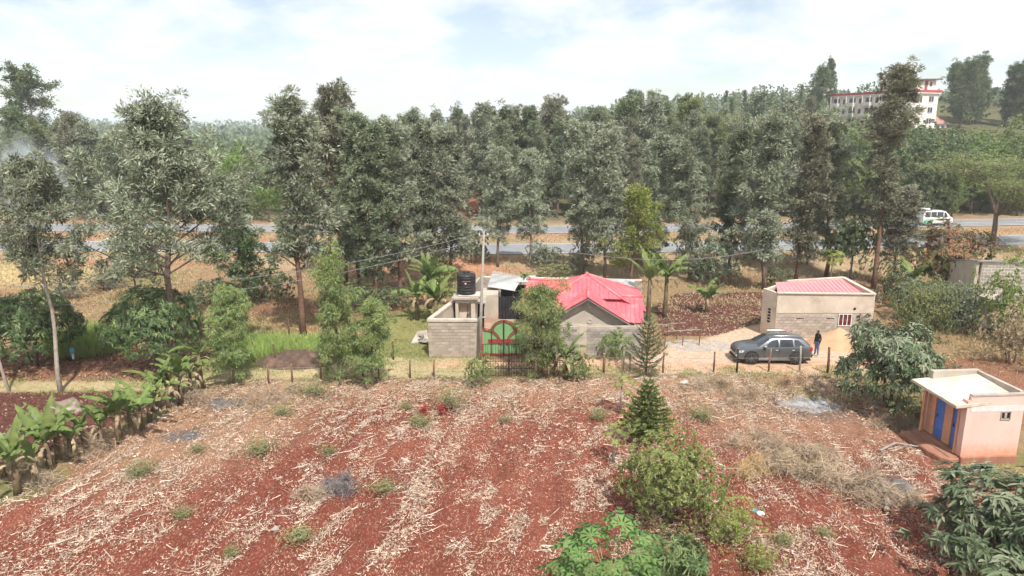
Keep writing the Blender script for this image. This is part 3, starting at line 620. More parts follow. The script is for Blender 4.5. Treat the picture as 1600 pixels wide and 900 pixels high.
VAR = {}
def column(rb, rm, t0, p=0.7):           # crown radius along the height: base, middle, tapering to the top
    return lambda t: (rb + (rm - rb) * min(1, max(0, t - t0) / 0.25)) * max(0.12, (1 - (max(0, t - t0) / (1 - t0)) ** 1.6)) ** p + 0.2
for i in range(4): VAR['grev%d' % i] = gen_tree(100 + i, 15, column(1.7, 2.6, 0.16, 0.8), 0.15, 64, 0.75, 0.16, 30000, L=0.34, Wd=0.075, sig=0.30, sub=5, tipf=0.34, gaps=0.36)
for i in range(3): VAR['silver%d' % i] = gen_tree(200 + i, 12, column(2.0, 2.3, 0.2, 1.2), 0.20, 62, 0.85, 0.12, 26000, L=0.30, Wd=0.07, sig=0.26, sub=5, tipf=0.60, lean=0.25, gaps=0.32)
for i in range(3): VAR['open%d' % i] = gen_tree(300 + i, 16, column(1.8, 2.8, 0.3), 0.28, 42, 0.75, 0.19, 26000, L=0.34, Wd=0.075, sig=0.32, sub=6, tipf=0.28, gaps=0.3, lean=0.9)
VAR['sparse'] = gen_tree(330, 20, lambda t: (0.9 if t < 0.6 else 2.3 * max(0.15, 1 - ((t - 0.62) / 0.38) ** 2)) + 0.2, 0.30, 58, 0.6, 0.2, 25000, L=0.34, Wd=0.075, sig=0.32, sub=5, tipf=0.15, gaps=0.3, lean=0.4, bare=0.12)
VAR['spread'] = gen_tree(340, 15, lambda t: 4.9 * math.sin(math.pi * min(1, max(0, (t - 0.28) / 0.72) ** 0.8 * 0.72 + 0.28)) + 0.3, 0.36, 56, 0.42, 0.22, 43000, L=0.30, Wd=0.065, sig=0.34, tipf=0.25, gaps=0.25, lean=0.5, sub=9)
VAR['umbrella_thin'] = gen_tree(350, 12.2, lambda t: 3.3 * math.sin(math.pi * min(1, max(0, (t - 0.48) / 0.52) * 0.7 + 0.3)) + 0.2, 0.48, 36, 0.4, 0.13, 24000, L=0.28, Wd=0.06, sig=0.30, tipf=0.25, gaps=0.25, lean=0.3, sub=7)
for i in range(4): VAR['wood%d' % i] = gen_tree(400 + i, 15, column(2.4, 3.3, 0.12, 0.9), 0.10, 60, 0.65, 0.2, 20000, L=0.42, Wd=0.12, sig=0.42, sub=5, tipf=0.25, lean=0.5, gaps=0.34)
for i in range(2): VAR['spire%d' % i] = gen_tree(420 + i, 16, column(1.0, 1.5, 0.15, 0.9), 0.15, 46, 0.85, 0.16, 12000, L=0.38, Wd=0.10, sig=0.32, sub=4, tipf=0.15, lean=0.4)
for i in range(3): VAR['broad%d' % i] = gen_dome(440 + i, 4.2, 3.6, 5.2, 760, 28, 0.30, 0.10, 0.25, 0.3, 0.2, lens=False, cut=-0.7, lump=0.36)
VAR['giant'] = gen_tree(460, 24, lambda t: 6.0 * math.sin(math.pi * min(1, max(0, (t - 0.4) / 0.6) * 0.72 + 0.28)) + 0.5, 0.42, 44, 0.45, 0.4, 16000, L=0.46, Wd=0.2, sig=0.75, tipf=0.1, gaps=0.35)
for i in range(2): VAR['euc%d' % i] = gen_tree(500 + i, 5.4, column(1.15, 1.35, 0.12, 0.75), 0.10, 52, 0.75, 0.06, 19000, L=0.18, Wd=0.042, sig=0.24, droop=0.9, tipf=0.35, lean=0.15)
VAR['gatetree'] = gen_tree(510, 4.9, lambda t: 1.75 * math.sin(math.pi * min(1, max(0, (t - 0.12) / 0.88) * 0.72 + 0.28)) + 0.25, 0.12, 56, 0.55, 0.09, 24000, L=0.17, Wd=0.04, sig=0.27, droop=0.8, tipf=0.3, lean=0.15)
VAR['limetree'] = gen_tree(520, 7.5, column(1.8, 2.1, 0.15, 0.7), 0.16, 44, 0.6, 0.12, 13000, L=0.22, Wd=0.09, sig=0.32, tipf=0.35, gaps=0.35, lean=0.3)
VAR['mango0'] = gen_dome(600, 2.35, 1.95, 2.45, 1500, 10, 0.22, 0.052, 0.30, 0.22, 0.14, lump=0.07)
VAR['mango1'] = gen_dome(601, 2.4, 1.9, 2.3, 1400, 10, 0.22, 0.052, 0.30, 0.16, 0.13, stems=2, lump=0.10)
VAR['flush'] = gen_dome(602, 2.5, 2.2, 2.9, 1300, 11, 0.24, 0.070, 0.25, 0.34, 0.13, lump=0.3)
VAR['avocado'] = gen_dome(603, 1.95, 1.75, 2.35, 900, 11, 0.25, 0.078, 0.45, 0.34, 0.09, stems=3, lump=0.30, cut=-0.6, spread=0.16)
VAR['corner'] = gen_dome(604, 1.9, 1.5, 1.75, 640, 12, 0.28, 0.075, 0.45, 0.30, 0.08, stems=2, lump=0.28, cut=-0.8)
VAR['oleander'] = gen_dome(605, 0.75, 0.72, 0.75, 130, 20, 0.28, 0.036, 0.12, 0.35, 0.03, stems=3, cut=-0.6)
for i in range(3): VAR['shrub%d' % i] = gen_dome(620 + i, 1.0, 0.85, 0.85, 260, 18, 0.12, 0.045, 0.2, 0.35, 0.03, lens=False, cut=-0.75, stems=3, lump=0.3)
VAR['bigbush'] = gen_dome(630, 1.75, 1.5, 1.55, 1750, 17, 0.105, 0.046, 0.2, 0.5, 0.05, lens=False, cut=-0.85, stems=5, lump=0.30, fill=1.5)
VAR['airybush'] = gen_dome(631, 1.3, 0.85, 0.9, 420, 13, 0.10, 0.034, 0.1, 0.5, 0.03, lens=False, cut=-0.8, stems=6, lump=0.45, fill=1.8)
VAR['acacia0'] = gen_acacia(700, 6.2, 5.4, 9, 0.20, 26000, 0.22, 0.07)
VAR['acacia1'] = gen_acacia(701, 13, 7.5, 9, 0.35, 15000, 0.4, 0.15, 0.5)
VAR['norfolk'] = gen_pine(800, 3.0, 1.5, 10, 8, 0.28, 0.10, per=330, nl=0.13, nw=0.042, pw=0.85)
VAR['araucaria'] = gen_pine(801, 4.2, 1.45, 13, 5, 0.75, 0.14, per=170, nl=0.14, nw=0.03, pw=0.8)
VAR['bare'] = gen_bare(900, 7.5)

def plant(name, label, var, loc, sc=1.0, rz=None, leaf='grev', bark='bark', group=None, cat='tree'):
    z = loc[2] if len(loc) > 2 and loc[2] else hz(loc[0], loc[1])
    rz = random.uniform(0, 6.28) if rz is None else rz
    e = thing(name, label, cat, (loc[0], loc[1], z), rz, group, sc)
    tm, cm = VAR[var]
    for nm, me, mt in (('trunk', tm, MATS[bark]), ('crown', cm, MATS[leaf])):       # copies share the mesh; the leaf colour sits on the object
        if len(me.materials) == 0: me.materials.append(mt)
        o = link(nm, me, e)
        if me.materials[0] != mt: o.material_slots[0].link = 'OBJECT'; o.material_slots[0].material = mt
    return e

# banana: pseudostem, arching torn leaves as objects, hanging dead leaves
def banana_leaf_mesh(seed, L=1.9, Wd=0.52, bend=0.9, dead=False):
    rng = np.random.default_rng(seed); n = 22; Vv = []; Ff = []; Tt = []
    for i in range(n + 1):
        s = i / n; a = 1.38 - bend * s * 1.75
        if i == 0: p = np.array([0.0, 0, 0])
        else: p = p + np.array([math.cos(a), 0, math.sin(a)]) * L / n
        w = Wd * (0.16 if s < 0.14 else max(0.02, math.sin(math.pi * min(1, (s - 0.08) / 0.92) ** 0.8) ** 0.55)) * (0.45 if dead else 1)
        jag = rng.uniform(0.66, 1.08, 2)
        dn = 0.30 * w * (1 + rng.uniform(-0.4, 0.8, 2))
        Vv += [p + np.array([0, w * 0.5 * jag[0], -dn[0] * 0.6]), p + np.array([0, 0, 0.015]), p + np.array([0, -w * 0.5 * jag[1], -dn[1] * 0.6])]
        c = np.clip(0.5 + rng.normal() * 0.18, 0, 1); Tt += [[c, 0.5 * (rng.uniform() < 0.25), 0, 1], [min(1, c + 0.3), 0.35, 0, 1], [c, 0.5 * (rng.uniform() < 0.25), 0, 1]]
    for i in range(n):
        for k in (0, 1):
            if i > 3 and rng.uniform() < 0.13: continue
            Ff.append([3*i+k, 3*i+k+1, 3*i+3+k+1, 3*i+3+k])
    return np_mesh('leaf', np.array(Vv), np.array(Ff), np.array(Tt))
BL = [banana_leaf_mesh(k, bend=b_, L=l_) for k, (b_, l_) in enumerate(((0.62, 2.15), (0.9, 2.1), (1.15, 1.9), (0.3, 1.8)))]
BD = [banana_leaf_mesh(20 + k, 1.3, 0.5, 1.75, True) for k in range(2)]
for m_ in BL: m_.materials.append(MATS['banana_leaf'])
for m_ in BD: m_.materials.append(MATS['dry_leaf'])
BSTEM = MB().tube([(0, 0, -0.15), (0.03, 0, 0.7), (0, 0.02, 1.45)], [0.15, 0.125, 0.075], 9).mesh('stem', True); BSTEM.materials.append(MATS['banana_stem'])
def banana(label, loc, sc=1.0, n=8, dead=3, group=None, up=1.0, stemh=1.0):
    loc = (loc[0], loc[1], hz(loc[0], loc[1])); e = thing('banana_plant', label, 'banana plant', loc, random.uniform(0, 6.28), group, sc)
    s = link('stem', BSTEM, e); s.scale = (1, 1, stemh)
    for i in range(n):
        l = link('leaf', BL[(i + random.randrange(2)) % 4], e); k = random.uniform(0.7, 1.15)
        l.location = (0, 0, 1.42 * stemh - 0.04 * i); l.rotation_euler = (random.uniform(-0.25, 0.25), random.uniform(-0.30, 0.22) * up, i * 2.4 + random.uniform(-0.3, 0.3)); l.scale = (k, k * random.uniform(0.8, 1.1), k)
    for i in range(dead):
        l = link('dead_leaf', BD[i % 2], e); l.location = (0, 0, 1.3 * stemh - 0.08 * i); l.rotation_euler = (random.uniform(-0.3, 0.3), random.uniform(0.1, 0.5), i * 2.1 + random.uniform(-0.5, 0.5))
        k = random.uniform(0.7, 1.1); l.scale = (k, k, k)
    return e

# papaya: bare stem, long petioles, seven-lobed leaves
def papaya_leaf_mesh(seed, Rr=0.36, lobes=9):
    rng = np.random.default_rng(seed); Vv = []; Ff = []; Tt = []
    for i in range(lobes):
        a = (i - (lobes - 1) / 2) * 0.62; ln = Rr * (1.15 - 0.08 * abs(i - (lobes - 1) / 2)) * rng.uniform(0.88, 1.1); d = np.array([math.cos(a), math.sin(a), 0]); s = np.array([-d[1], d[0], 0]); k = len(Vv); dr = rng.uniform(0.15, 0.45)
        prof_ = ((0.0, 0.02), (0.26, 0.045), (0.46, 0.17), (0.47, 0.075), (0.68, 0.19), (0.68, 0.07), (0.86, 0.11), (0.86, 0.035), (1.0, 0.0))
        cl = np.clip(rng.normal(0.45, 0.2), 0, 1)
        for (u, w) in prof_:
            mz = 0.05 * u - dr * u ** 2.5; uu = min(1.04, u + (0.09 if w > 0.1 else 0))
            Vv += [d * ln * u + np.array([0, 0, mz * ln]), d * ln * uu + s * w * ln + np.array([0, 0, (mz - 0.25 * w) * ln]), d * ln * uu - s * w * ln + np.array([0, 0, (mz - 0.25 * w) * ln])]
            Tt += [[min(1, cl + 0.35), 0.4, 0, 1], [cl, rng.uniform(0, 0.2), 0, 1], [cl, rng.uniform(0, 0.2), 0, 1]]
        for q in range(len(prof_) - 1):
            m0 = k + 3 * q; Ff += [[m0, m0 + 3, m0 + 4, m0 + 1], [m0, m0 + 2, m0 + 5, m0 + 3]]
    return np_mesh('leaf', np.array(Vv), np.array(Ff), np.array(Tt))
PL = [papaya_leaf_mesh(k) for k in range(3)]
for m_ in PL: m_.materials.append(MATS['papaya_leaf'])
PLL = [m_.copy() for m_ in PL]
for m_ in PLL: m_.materials[0] = MATS['lime']
def papaya(label, loc, h=2.0, n=12, leaf=1.0, pet=0.7, lime=False, sc=1.0):
    z0 = hz(loc[0], loc[1]); e = thing('papaya_tree', label, 'papaya tree', (loc[0], loc[1], z0), random.uniform(0, 6.28), None, sc)
    MB().tube([(0, 0, -0.2), (0.03, 0.02, h * 0.5), (0, 0, h)], [0.07, 0.055, 0.04], 7).build('trunk', MATS['bark_pale'], e, True)
    for i in range(n):
        az = i * 2.4; el = 1.05 - 1.25 * i / n + random.uniform(-0.1, 0.1); pl = pet * random.uniform(0.75, 1.1)
        d = Vector((math.cos(az) * math.cos(el), math.sin(az) * math.cos(el), math.sin(el))); b0 = Vector((0, 0, h - 0.25 * i / n)); tip = b0 + d * pl
        l = link('leaf', (PLL if lime else PL)[i % 3], e); l.location = tip; l.rotation_euler = (random.uniform(-0.3, 0.3), 0.45 - el * 0.45 + random.uniform(-0.15, 0.25), az); k = leaf * random.uniform(0.8, 1.15); l.scale = (k, k, k)
        MB().tube([b0, b0 + d * pl * 0.5 + Vector((0, 0, 0.05)), tip], [0.016, 0.012, 0.009], 4, cap=False).build('leaf_stalk', MATS['petiole'], e, True)
    return e

# ------------------------------------------------------------------ building kit
def roof_sheet(poly, parent, m, rib=0.30, name='roof_sheet', thick=0.03, rh=0.042):
    """a flat slope (convex polygon, 3D) of box-profile sheet: body plus raised ribs running down the slope"""
    P = [Vector(p) for p in poly]; n = (P[1] - P[0]).cross(P[2] - P[0]).normalized()
    if n.z < 0: n = -n; P = P[::-1]
    s = (Vector((0, 0, -1)) - n * (-n.z)); s = s.normalized() if s.length > 1e-4 else Vector((0, -1, 0)); t_ = n.cross(s).normalized()
    mb = MB(); k = len(P)
    mb.add([p - n * thick for p in P] + P, [tuple(range(k - 1, -1, -1)), tuple(range(k, 2 * k))] + [(i, (i+1) % k, k + (i+1) % k, k + i) for i in range(k)])
    o = P[0]; uv = [((p - o).dot(t_), (p - o).dot(s)) for p in P]
    u = math.ceil(min(a for a, b in uv) / rib) * rib
    while u < max(a for a, b in uv) - 0.02:
        hit = []
        for i in range(k):
            (a0, b0), (a1, b1) = uv[i], uv[(i + 1) % k]
            if (a0 - u) * (a1 - u) < 0: hit.append(b0 + (b1 - b0) * (u - a0) / (a1 - a0))
        if len(hit) >= 2 and max(hit) - min(hit) > 0.12:
            A_ = o + t_ * u + s * min(hit); B_ = o + t_ * u + s * max(hit)
            vs = [c + t_ * w + n * h_ for c in (A_, B_) for w, h_ in ((-0.035, 0), (-0.018, rh), (0.018, rh), (0.035, 0))]
            mb.add(vs, [(0, 4, 5, 1), (1, 5, 6, 2), (2, 6, 7, 3), (0, 1, 2, 3), (7, 6, 5, 4)])
        u += rib
    return mb.build(name, MATS[m], parent)
BLK = {}
def block_course(parent, a, b, z0, z1, m='block', bl=0.42, bh=0.205, depth=0.02, gap=0.022, face=-1, skip=None):
    """concrete blocks laid in running bond on the face of the wall from a to b; each block an object of its own"""
    a = Vector((a[0], a[1], 0)); b = Vector((b[0], b[1], 0)); d = (b - a); ln = d.length; d.normalize(); nrm = Vector((d.y, -d.x, 0)); ang = math.atan2(d.y, d.x)
    rows = int((z1 - z0 + 0.01) / bh)
    for r in range(rows):
        u = -(bl / 2 if r % 2 else 0)
        while u < ln - 0.06:
            u0, u1 = max(0, u), min(ln, u + bl); w = round(u1 - u0 - gap, 3)
            if w > 0.05 and not (skip and skip(u0, u1, z0 + r * bh, z0 + r * bh + bh)):
                key = (w, m, bh)
                if key not in BLK:
                    me = MB().box(0, w, -depth, 0.03, 0, bh - gap).mesh('block'); me.materials.append(MATS[m]); BLK[key] = me
                o = link('block', BLK[key], parent); p = a + d * (u0 + gap / 2) + nrm * random.uniform(-0.004, 0.006); o.location = (p.x, p.y, z0 + r * bh + gap / 2); o.rotation_euler = (0, 0, ang)
            u += bl
def slab_wall(a, b, z0, z1, th, z1b=None):
    """solid wall from a to b (its visible face on that line), thickness to the far side"""
    a = Vector((a[0], a[1], 0)); b = Vector((b[0], b[1], 0)); d = (b - a).normalized(); n = Vector((-d.y, d.x, 0)) * th
    z1b = z1 if z1b is None else z1b
    vs = [a + Vector((0,0,z0)), b + Vector((0,0,z0)), b + n + Vector((0,0,z0)), a + n + Vector((0,0,z0)), a + Vector((0,0,z1)), b + Vector((0,0,z1b)), b + n + Vector((0,0,z1b)), a + n + Vector((0,0,z1))]
    return MB().add(vs, [(0,3,2,1),(4,5,6,7),(0,1,5,4),(1,2,6,5),(2,3,7,6),(3,0,4,7)])

# ------------------------------------------------------------------ the walled compound
t = thing('boundary_wall', 'grey concrete block boundary wall left of the green gate, with plain coping', 'wall', (0, 0, 0))
slab_wall((-5.36, 43.32), (-2.0, 43.30), -0.2, 2.36, 0.2).build('wall_core', MATS['mortar'], t)
block_course(t, (-5.36, 43.32), (-2.0, 43.30), 0.0, 2.28, 'block')
slab_wall((-5.42, 43.26), (-1.96, 43.24), 2.36, 2.52, 0.30).build('coping', MATS['coping'], t)
t = thing('boundary_wall', 'plastered side wall of the compound running back beside the water tank stand', 'wall', (0, 0, 0))
slab_wall((-5.16, 43.62), (-3.56, 50.4), -0.2, 2.36, 0.2).build('wall_core', MATS['plaster'], t)
slab_wall((-5.12, 43.66), (-3.50, 50.4), 2.36, 2.50, 0.30).build('coping', MATS['coping'], t)
MB().tube([(-4.55, 45.9, 0.95), (-4.52, 46.1, 1.25)], 0.05, 6).build('hook', MATS['iron'], t)
t = thing('boundary_wall', 'stained grey block boundary wall in front of the house gable', 'wall', (0, 0, 0))
slab_wall((1.25, 43.42), (8.35, 43.55), -0.2, 1.98, 0.2).build('wall_core', MATS['mortar'], t)
block_course(t, (1.25, 43.42), (8.35, 43.55), 0.0, 1.98, 'block_dark', skip=lambda u0, u1, z0, z1: 2.95 < (u0 + u1) / 2 < 3.5)
MB().box(4.3, 4.78, 43.44, 43.60, -0.1, 2.06).build('pier', MATS['plaster_grey'], t)
t = thing('boundary_wall', 'low block wall closing the back of the compound behind the red roof', 'wall', (0, 0, 0))
slab_wall((-2.6, 57.6), (10.6, 56.2), -0.2, 2.3, 0.2).build('wall_core', MATS['mortar_white'], t)
block_course(t, (-2.6, 57.6), (10.6, 56.2), 1.2, 2.3, 'block', bl=0.46)
t = thing('boundary_wall', 'grey block side wall at the back corner left of the tin lean-to', 'wall', (0, 0, 0))
slab_wall((-3.46, 50.8), (-2.62, 57.4), -0.2, 2.25, 0.2).build('wall_core', MATS['concrete'], t)
yd = MB().prism([(-4.9, 43.55), (8.2, 43.75), (10.4, 56.0), (-2.7, 57.3)], -0.1, 0.06).build('yard_paving', MATS['yard']); tag(yd, kind='structure')

# tank stand and tank
t = thing('tank_stand', 'plastered square tower with a recessed stall carrying the black water tank', 'tank stand', (-3.18, 48.3, 0), R(-4))
MB().box(-0.72, -0.52, -0.75, 0.75, 0, 2.78).box(0.38, 0.66, -0.75, 0.75, 0, 2.78).box(-0.52, 0.38, -0.30, 0.72, 0, 2.78).box(-0.52, 0.38, -0.75, -0.30, 2.5, 2.78).build('wall', MATS['plaster'], t)
MB().box(-0.50, 0.36, -0.325, -0.302, 0.0, 0.62).build('splash_panel', MATS['earth_plinth'], t)
MB().box(-0.95, 0.95, -0.95, 0.9, 2.78, 2.96).build('slab', MATS['concrete'], t, bevel=0.02)
MB().box(-0.55, 1.2, -0.75, 0.6, 2.963, 3.06).build('tank_bed', MATS['coping'], t, bevel=0.03)
MB().tube([(0.1, -0.36, 2.3), (0.1, -0.38, 1.75)], 0.014, 5).tube([(0.1, -0.38, 1.75), (0.1, -0.38, 1.52)], [0.03, 0.09], 8).build('shower_head', MATS['iron'], t)
t = thing('water_tank', 'black ribbed plastic water tank with a domed lid on the plastered tower', 'water tank', (-3.20, 48.2, 3.062))
prof = [(0.60, 0)]
for k in range(6): z = 0.06 + k * 0.2; prof += [(0.655, z), (0.665, z + 0.07), (0.665, z + 0.12), (0.635, z + 0.15), (0.635, z + 0.18)]
prof += [(0.655, 1.28), (0.64, 1.34), (0.52, 1.43), (0.30, 1.49), (0.27, 1.50)]
MB().lathe(prof, 28).build('shell', MATS['tank_black'], t, True)
MB().lathe([(0.25, 1.50), (0.25, 1.56), (0.20, 1.585), (0.02, 1.59)], 18).build('lid', MATS['tank_black'], t, True)
for sx in (-1, 1): MB().tube([(sx * 0.60, 0, 1.2), (sx * 0.62, 0, 1.50), (sx * 0.2, 0, 1.6)], 0.025, 5).build('strap', MATS['tank_black'], t)
mb = MB()
for k in range(9):
    a = R(-110 + k * 5.2); mb.bar((0.672 * math.cos(a), 0.672 * math.sin(a), 0.985), (0.672 * math.cos(a + 0.06), 0.672 * math.sin(a + 0.06), 0.985), 0.006, 0.07)
mb.build('lettering', MATS['print_red'], t)
MB().bar((0.672 * math.cos(R(-96)), 0.672 * math.sin(R(-96)), 0.84), (0.672 * math.cos(R(-86)), 0.672 * math.sin(R(-86)), 0.84), 0.006, 0.09).build('label_sticker', MATS['print_white'], t)
# out-house wall with a dark doorway, black sheet gate, tin lean-to
t = thing('outhouse', 'small plastered room with a dark doorway behind the water tank tower', 'outhouse', (0, 0, 0))
MB().box(-2.35, -1.05, 51.4, 54.0, 0, 2.15).build('wall', MATS['plaster_grey'], t)
MB().box(-2.48, -2.02, 49.4, 49.46, 0.06, 2.0).build('door', MATS['dark'], t); MB().box(-2.55, -1.9, 49.38, 51.4, 2.0, 2.1).build('roof_slab', MATS['concrete'], t)
MB().bar((-2.4, 49.3, 1.0), (-1.9, 49.3, 1.05), 0.05).build('handrail', MATS['print_white'], t)
t = thing('sheet_fence', 'black corrugated metal sheet fence across the yard below the tin lean-to', 'fence', (0, 0, 0))
for k in range(12):
    x0 = -1.0 + k * 0.22; MB().add([(x0, 52.3, 0.05), (x0 + 0.06, 52.24, 0.05), (x0 + 0.15, 52.24, 0.05), (x0 + 0.215, 52.3, 0.05), (x0, 52.3, 1.85), (x0 + 0.06, 52.24, 1.85), (x0 + 0.15, 52.24, 1.85), (x0 + 0.215, 52.3, 1.85)], [(0,1,5,4),(1,2,6,5),(2,3,7,6),(4,5,6,7)]).build('sheet', MATS['black_sheet'], t)
MB().bar((-1.0, 52.34, 1.7), (1.7, 52.34, 1.7), 0.06).bar((-1.0, 52.34, 0.3), (1.7, 52.34, 0.3), 0.06).build('rail', MATS['iron'], t)
t = thing('tin_lean_to', 'patched silver tin lean-to roof on poles behind the black sheet fence', 'lean-to', (0, 0, 0))
roof_sheet([(-1.9, 53.1, 2.45), (0.2, 52.9, 2.15), (0.85, 56.0, 2.62), (-1.6, 56.6, 2.72)], t, 'tin', 0.18, 'roof_sheet', 0.02, 0.02)
roof_sheet([(0.3, 54.6, 2.50), (1.9, 54.5, 2.48), (1.95, 56.1, 2.7), (0.8, 56.1, 2.72)], t, 'tin', 0.18, 'roof_sheet', 0.02, 0.02)
for x, y in ((-1.7, 53.4), (0.1, 53.2), (0.7, 55.6), (-1.4, 56.2), (1.8, 54.8)): MB().bar((x, y, 0), (x, y, 2.22), 0.08).build('post', MATS['post_wood'], t)
MB().box(-0.9, 1.9, 55.2, 55.24, 0.06, 2.1).build('back_sheet', MATS['dark'], t)
t = thing('tin_shed', 'low shed with a bright white tin roof behind the right end of the house', 'shed', (0, 0, 0))
roof_sheet([(6.3, 52.9, 2.2), (9.5, 52.6, 2.15), (9.9, 55.8, 2.45), (6.6, 56.0, 2.5)], t, 'tin', 0.18, 'roof_sheet', 0.02, 0.02)
MB().box(6.6, 9.3, 53.2, 55.6, 0, 2.1).build('wall', MATS['plaster_grey'], t)

# the house under the red roof
t = thing('house', 'small plastered house with a bright red ribbed metal roof and front gable', 'house', (5.27, 48.5, 0), R(-6))
K = (0, 0, 4.4)
MB().box(-3.7, 3.2, -3.3, 3.6, 0, 2.3).box(-4.05, -3.7, -0.7, 3.4, 0, 2.45).build('wall', MATS['plaster_grey'], t)
MB().add([(-2.25, -3.85, 0), (2.45, -3.85, 0), (2.45, -3.85, 2.10), (0.1, -3.85, 3.52), (-2.25, -3.85, 2.10), (-2.25, -3.3, 0), (2.45, -3.3, 0), (2.45, -3.3, 2.1), (0.1, -3.3, 3.52), (-2.25, -3.3, 2.1)],
         [(0,1,2,3,4), (5,9,8,7,6), (0,4,9,5), (1,6,7,2), (2,7,8,3), (3,8,9,4)]).build('gable_wall', MATS['plaster_grey'], t)
MB().box(-2.3, 2.55, -3.90, -3.852, 1.66, 1.80).build('ring_beam', MATS['coping'], t)
MB().box(-0.5, 1.2, -3.895, -3.853, 1.42, 1.60).build('vent_slot', MATS['dark'], t)
MB().lathe([(0.09, 0), (0.09, 0.05), (0.05, 0.09)], 12, (0, 0)).build('lamp', MATS['print_white'], t).location = (0.22, -3.98, 2.95)
for x, z in ((-1.15, 2.55), (0.25, 2.02)):
    MB().wheel((x, -3.87, z), 0, [(0.16, 0.01), (0.16, -0.03), (0.11, -0.03), (0.11, 0.012)], 16).build('round_vent', MATS['plaster'], t)
for poly in ([K, (-4.0, -4.0, 2.4), (-2.1, -4.0, 2.4), (0.1, -1.36, 3.72)], [K, (0.1, -1.36, 3.72), (0.97, -2.4, 3.2), (2.4, -2.4, 3.2)], [K, (2.4, -2.4, 3.2), (4.0, -2.4, 2.4), (4.0, 4.0, 2.4)], [K, (4.0, 4.0, 2.4), (-4.0, 4.0, 2.4)], [K, (-4.0, 4.0, 2.4), (-4.0, -4.0, 2.4)],
             [(0.1, -4.25, 3.72), (0.1, -0.9, 3.72), (-2.62, -0.9, 2.09), (-2.62, -4.25, 2.09)], [(0.1, -4.25, 3.72), (0.1, -0.9, 3.72), (2.82, -0.9, 2.09), (2.82, -4.25, 2.09)],
             [(0.90, -1.75, 3.25), (3.75, -1.75, 3.25), (3.75, -3.95, 2.02), (2.93, -3.95, 2.02)], [(0.9, -1.75, 3.25), (3.75, -1.75, 3.25), (3.75, 0.4, 2.05), (0.9, 0.4, 2.05)],
             [(-4.25, 1.37, 3.6), (-0.8, 1.37, 3.6), (-0.8, -1.2, 2.43), (-4.6, -1.2, 2.43)], [(-4.25, 1.37, 3.6), (-0.8, 1.37, 3.6), (-0.8, 3.9, 2.45), (-4.3, 3.9, 2.45)]):
    roof_sheet(poly, t, 'red_roof')
for a, b in ((K, (-3.98, -3.98, 2.42)), (K, (2.4, -2.4, 3.22)), (K, (3.98, 3.98, 2.42)), ((0.1, -4.28, 3.75), (0.1, -1.3, 3.75)), ((1.2, -1.75, 3.28), (3.78, -1.75, 3.28)), ((-4.28, 1.37, 3.63), (-1.6, 1.37, 3.63))):
    MB().tube([Vector(a) + Vector((0, 0, 0.0)), Vector(b)], 0.085, 8).build('ridge_cap', MATS['ridge_cap'], t, True)
MB().tube([(0.02, -0.05, 4.36), (-0.02, 0.06, 4.50)], [0.13, 0.10], 8).build('finial', MATS['ridge_cap'], t, True)
for sx in (-1, 1):
    MB().bar((0.1, -4.27, 3.58), (0.1 + sx * 2.74, -4.27, 1.945), 0.03, 0.15, up=(0, 1, 0)).build('barge_board', MATS['fascia'], t)
MB().box(3.2, 3.74, -3.9, -3.86, 1.86, 2.0).build('fascia_board', MATS['fascia'], t)
MB().box(3.70, 3.76, -3.93, 0.38, 1.83, 1.99).build('fascia_board', MATS['coping'], t)
MB().tube([(0.1, -4.3, 3.72), (0.13, -4.28, 3.1)], 0.012, 5).build('cable', MATS['wire'], t)

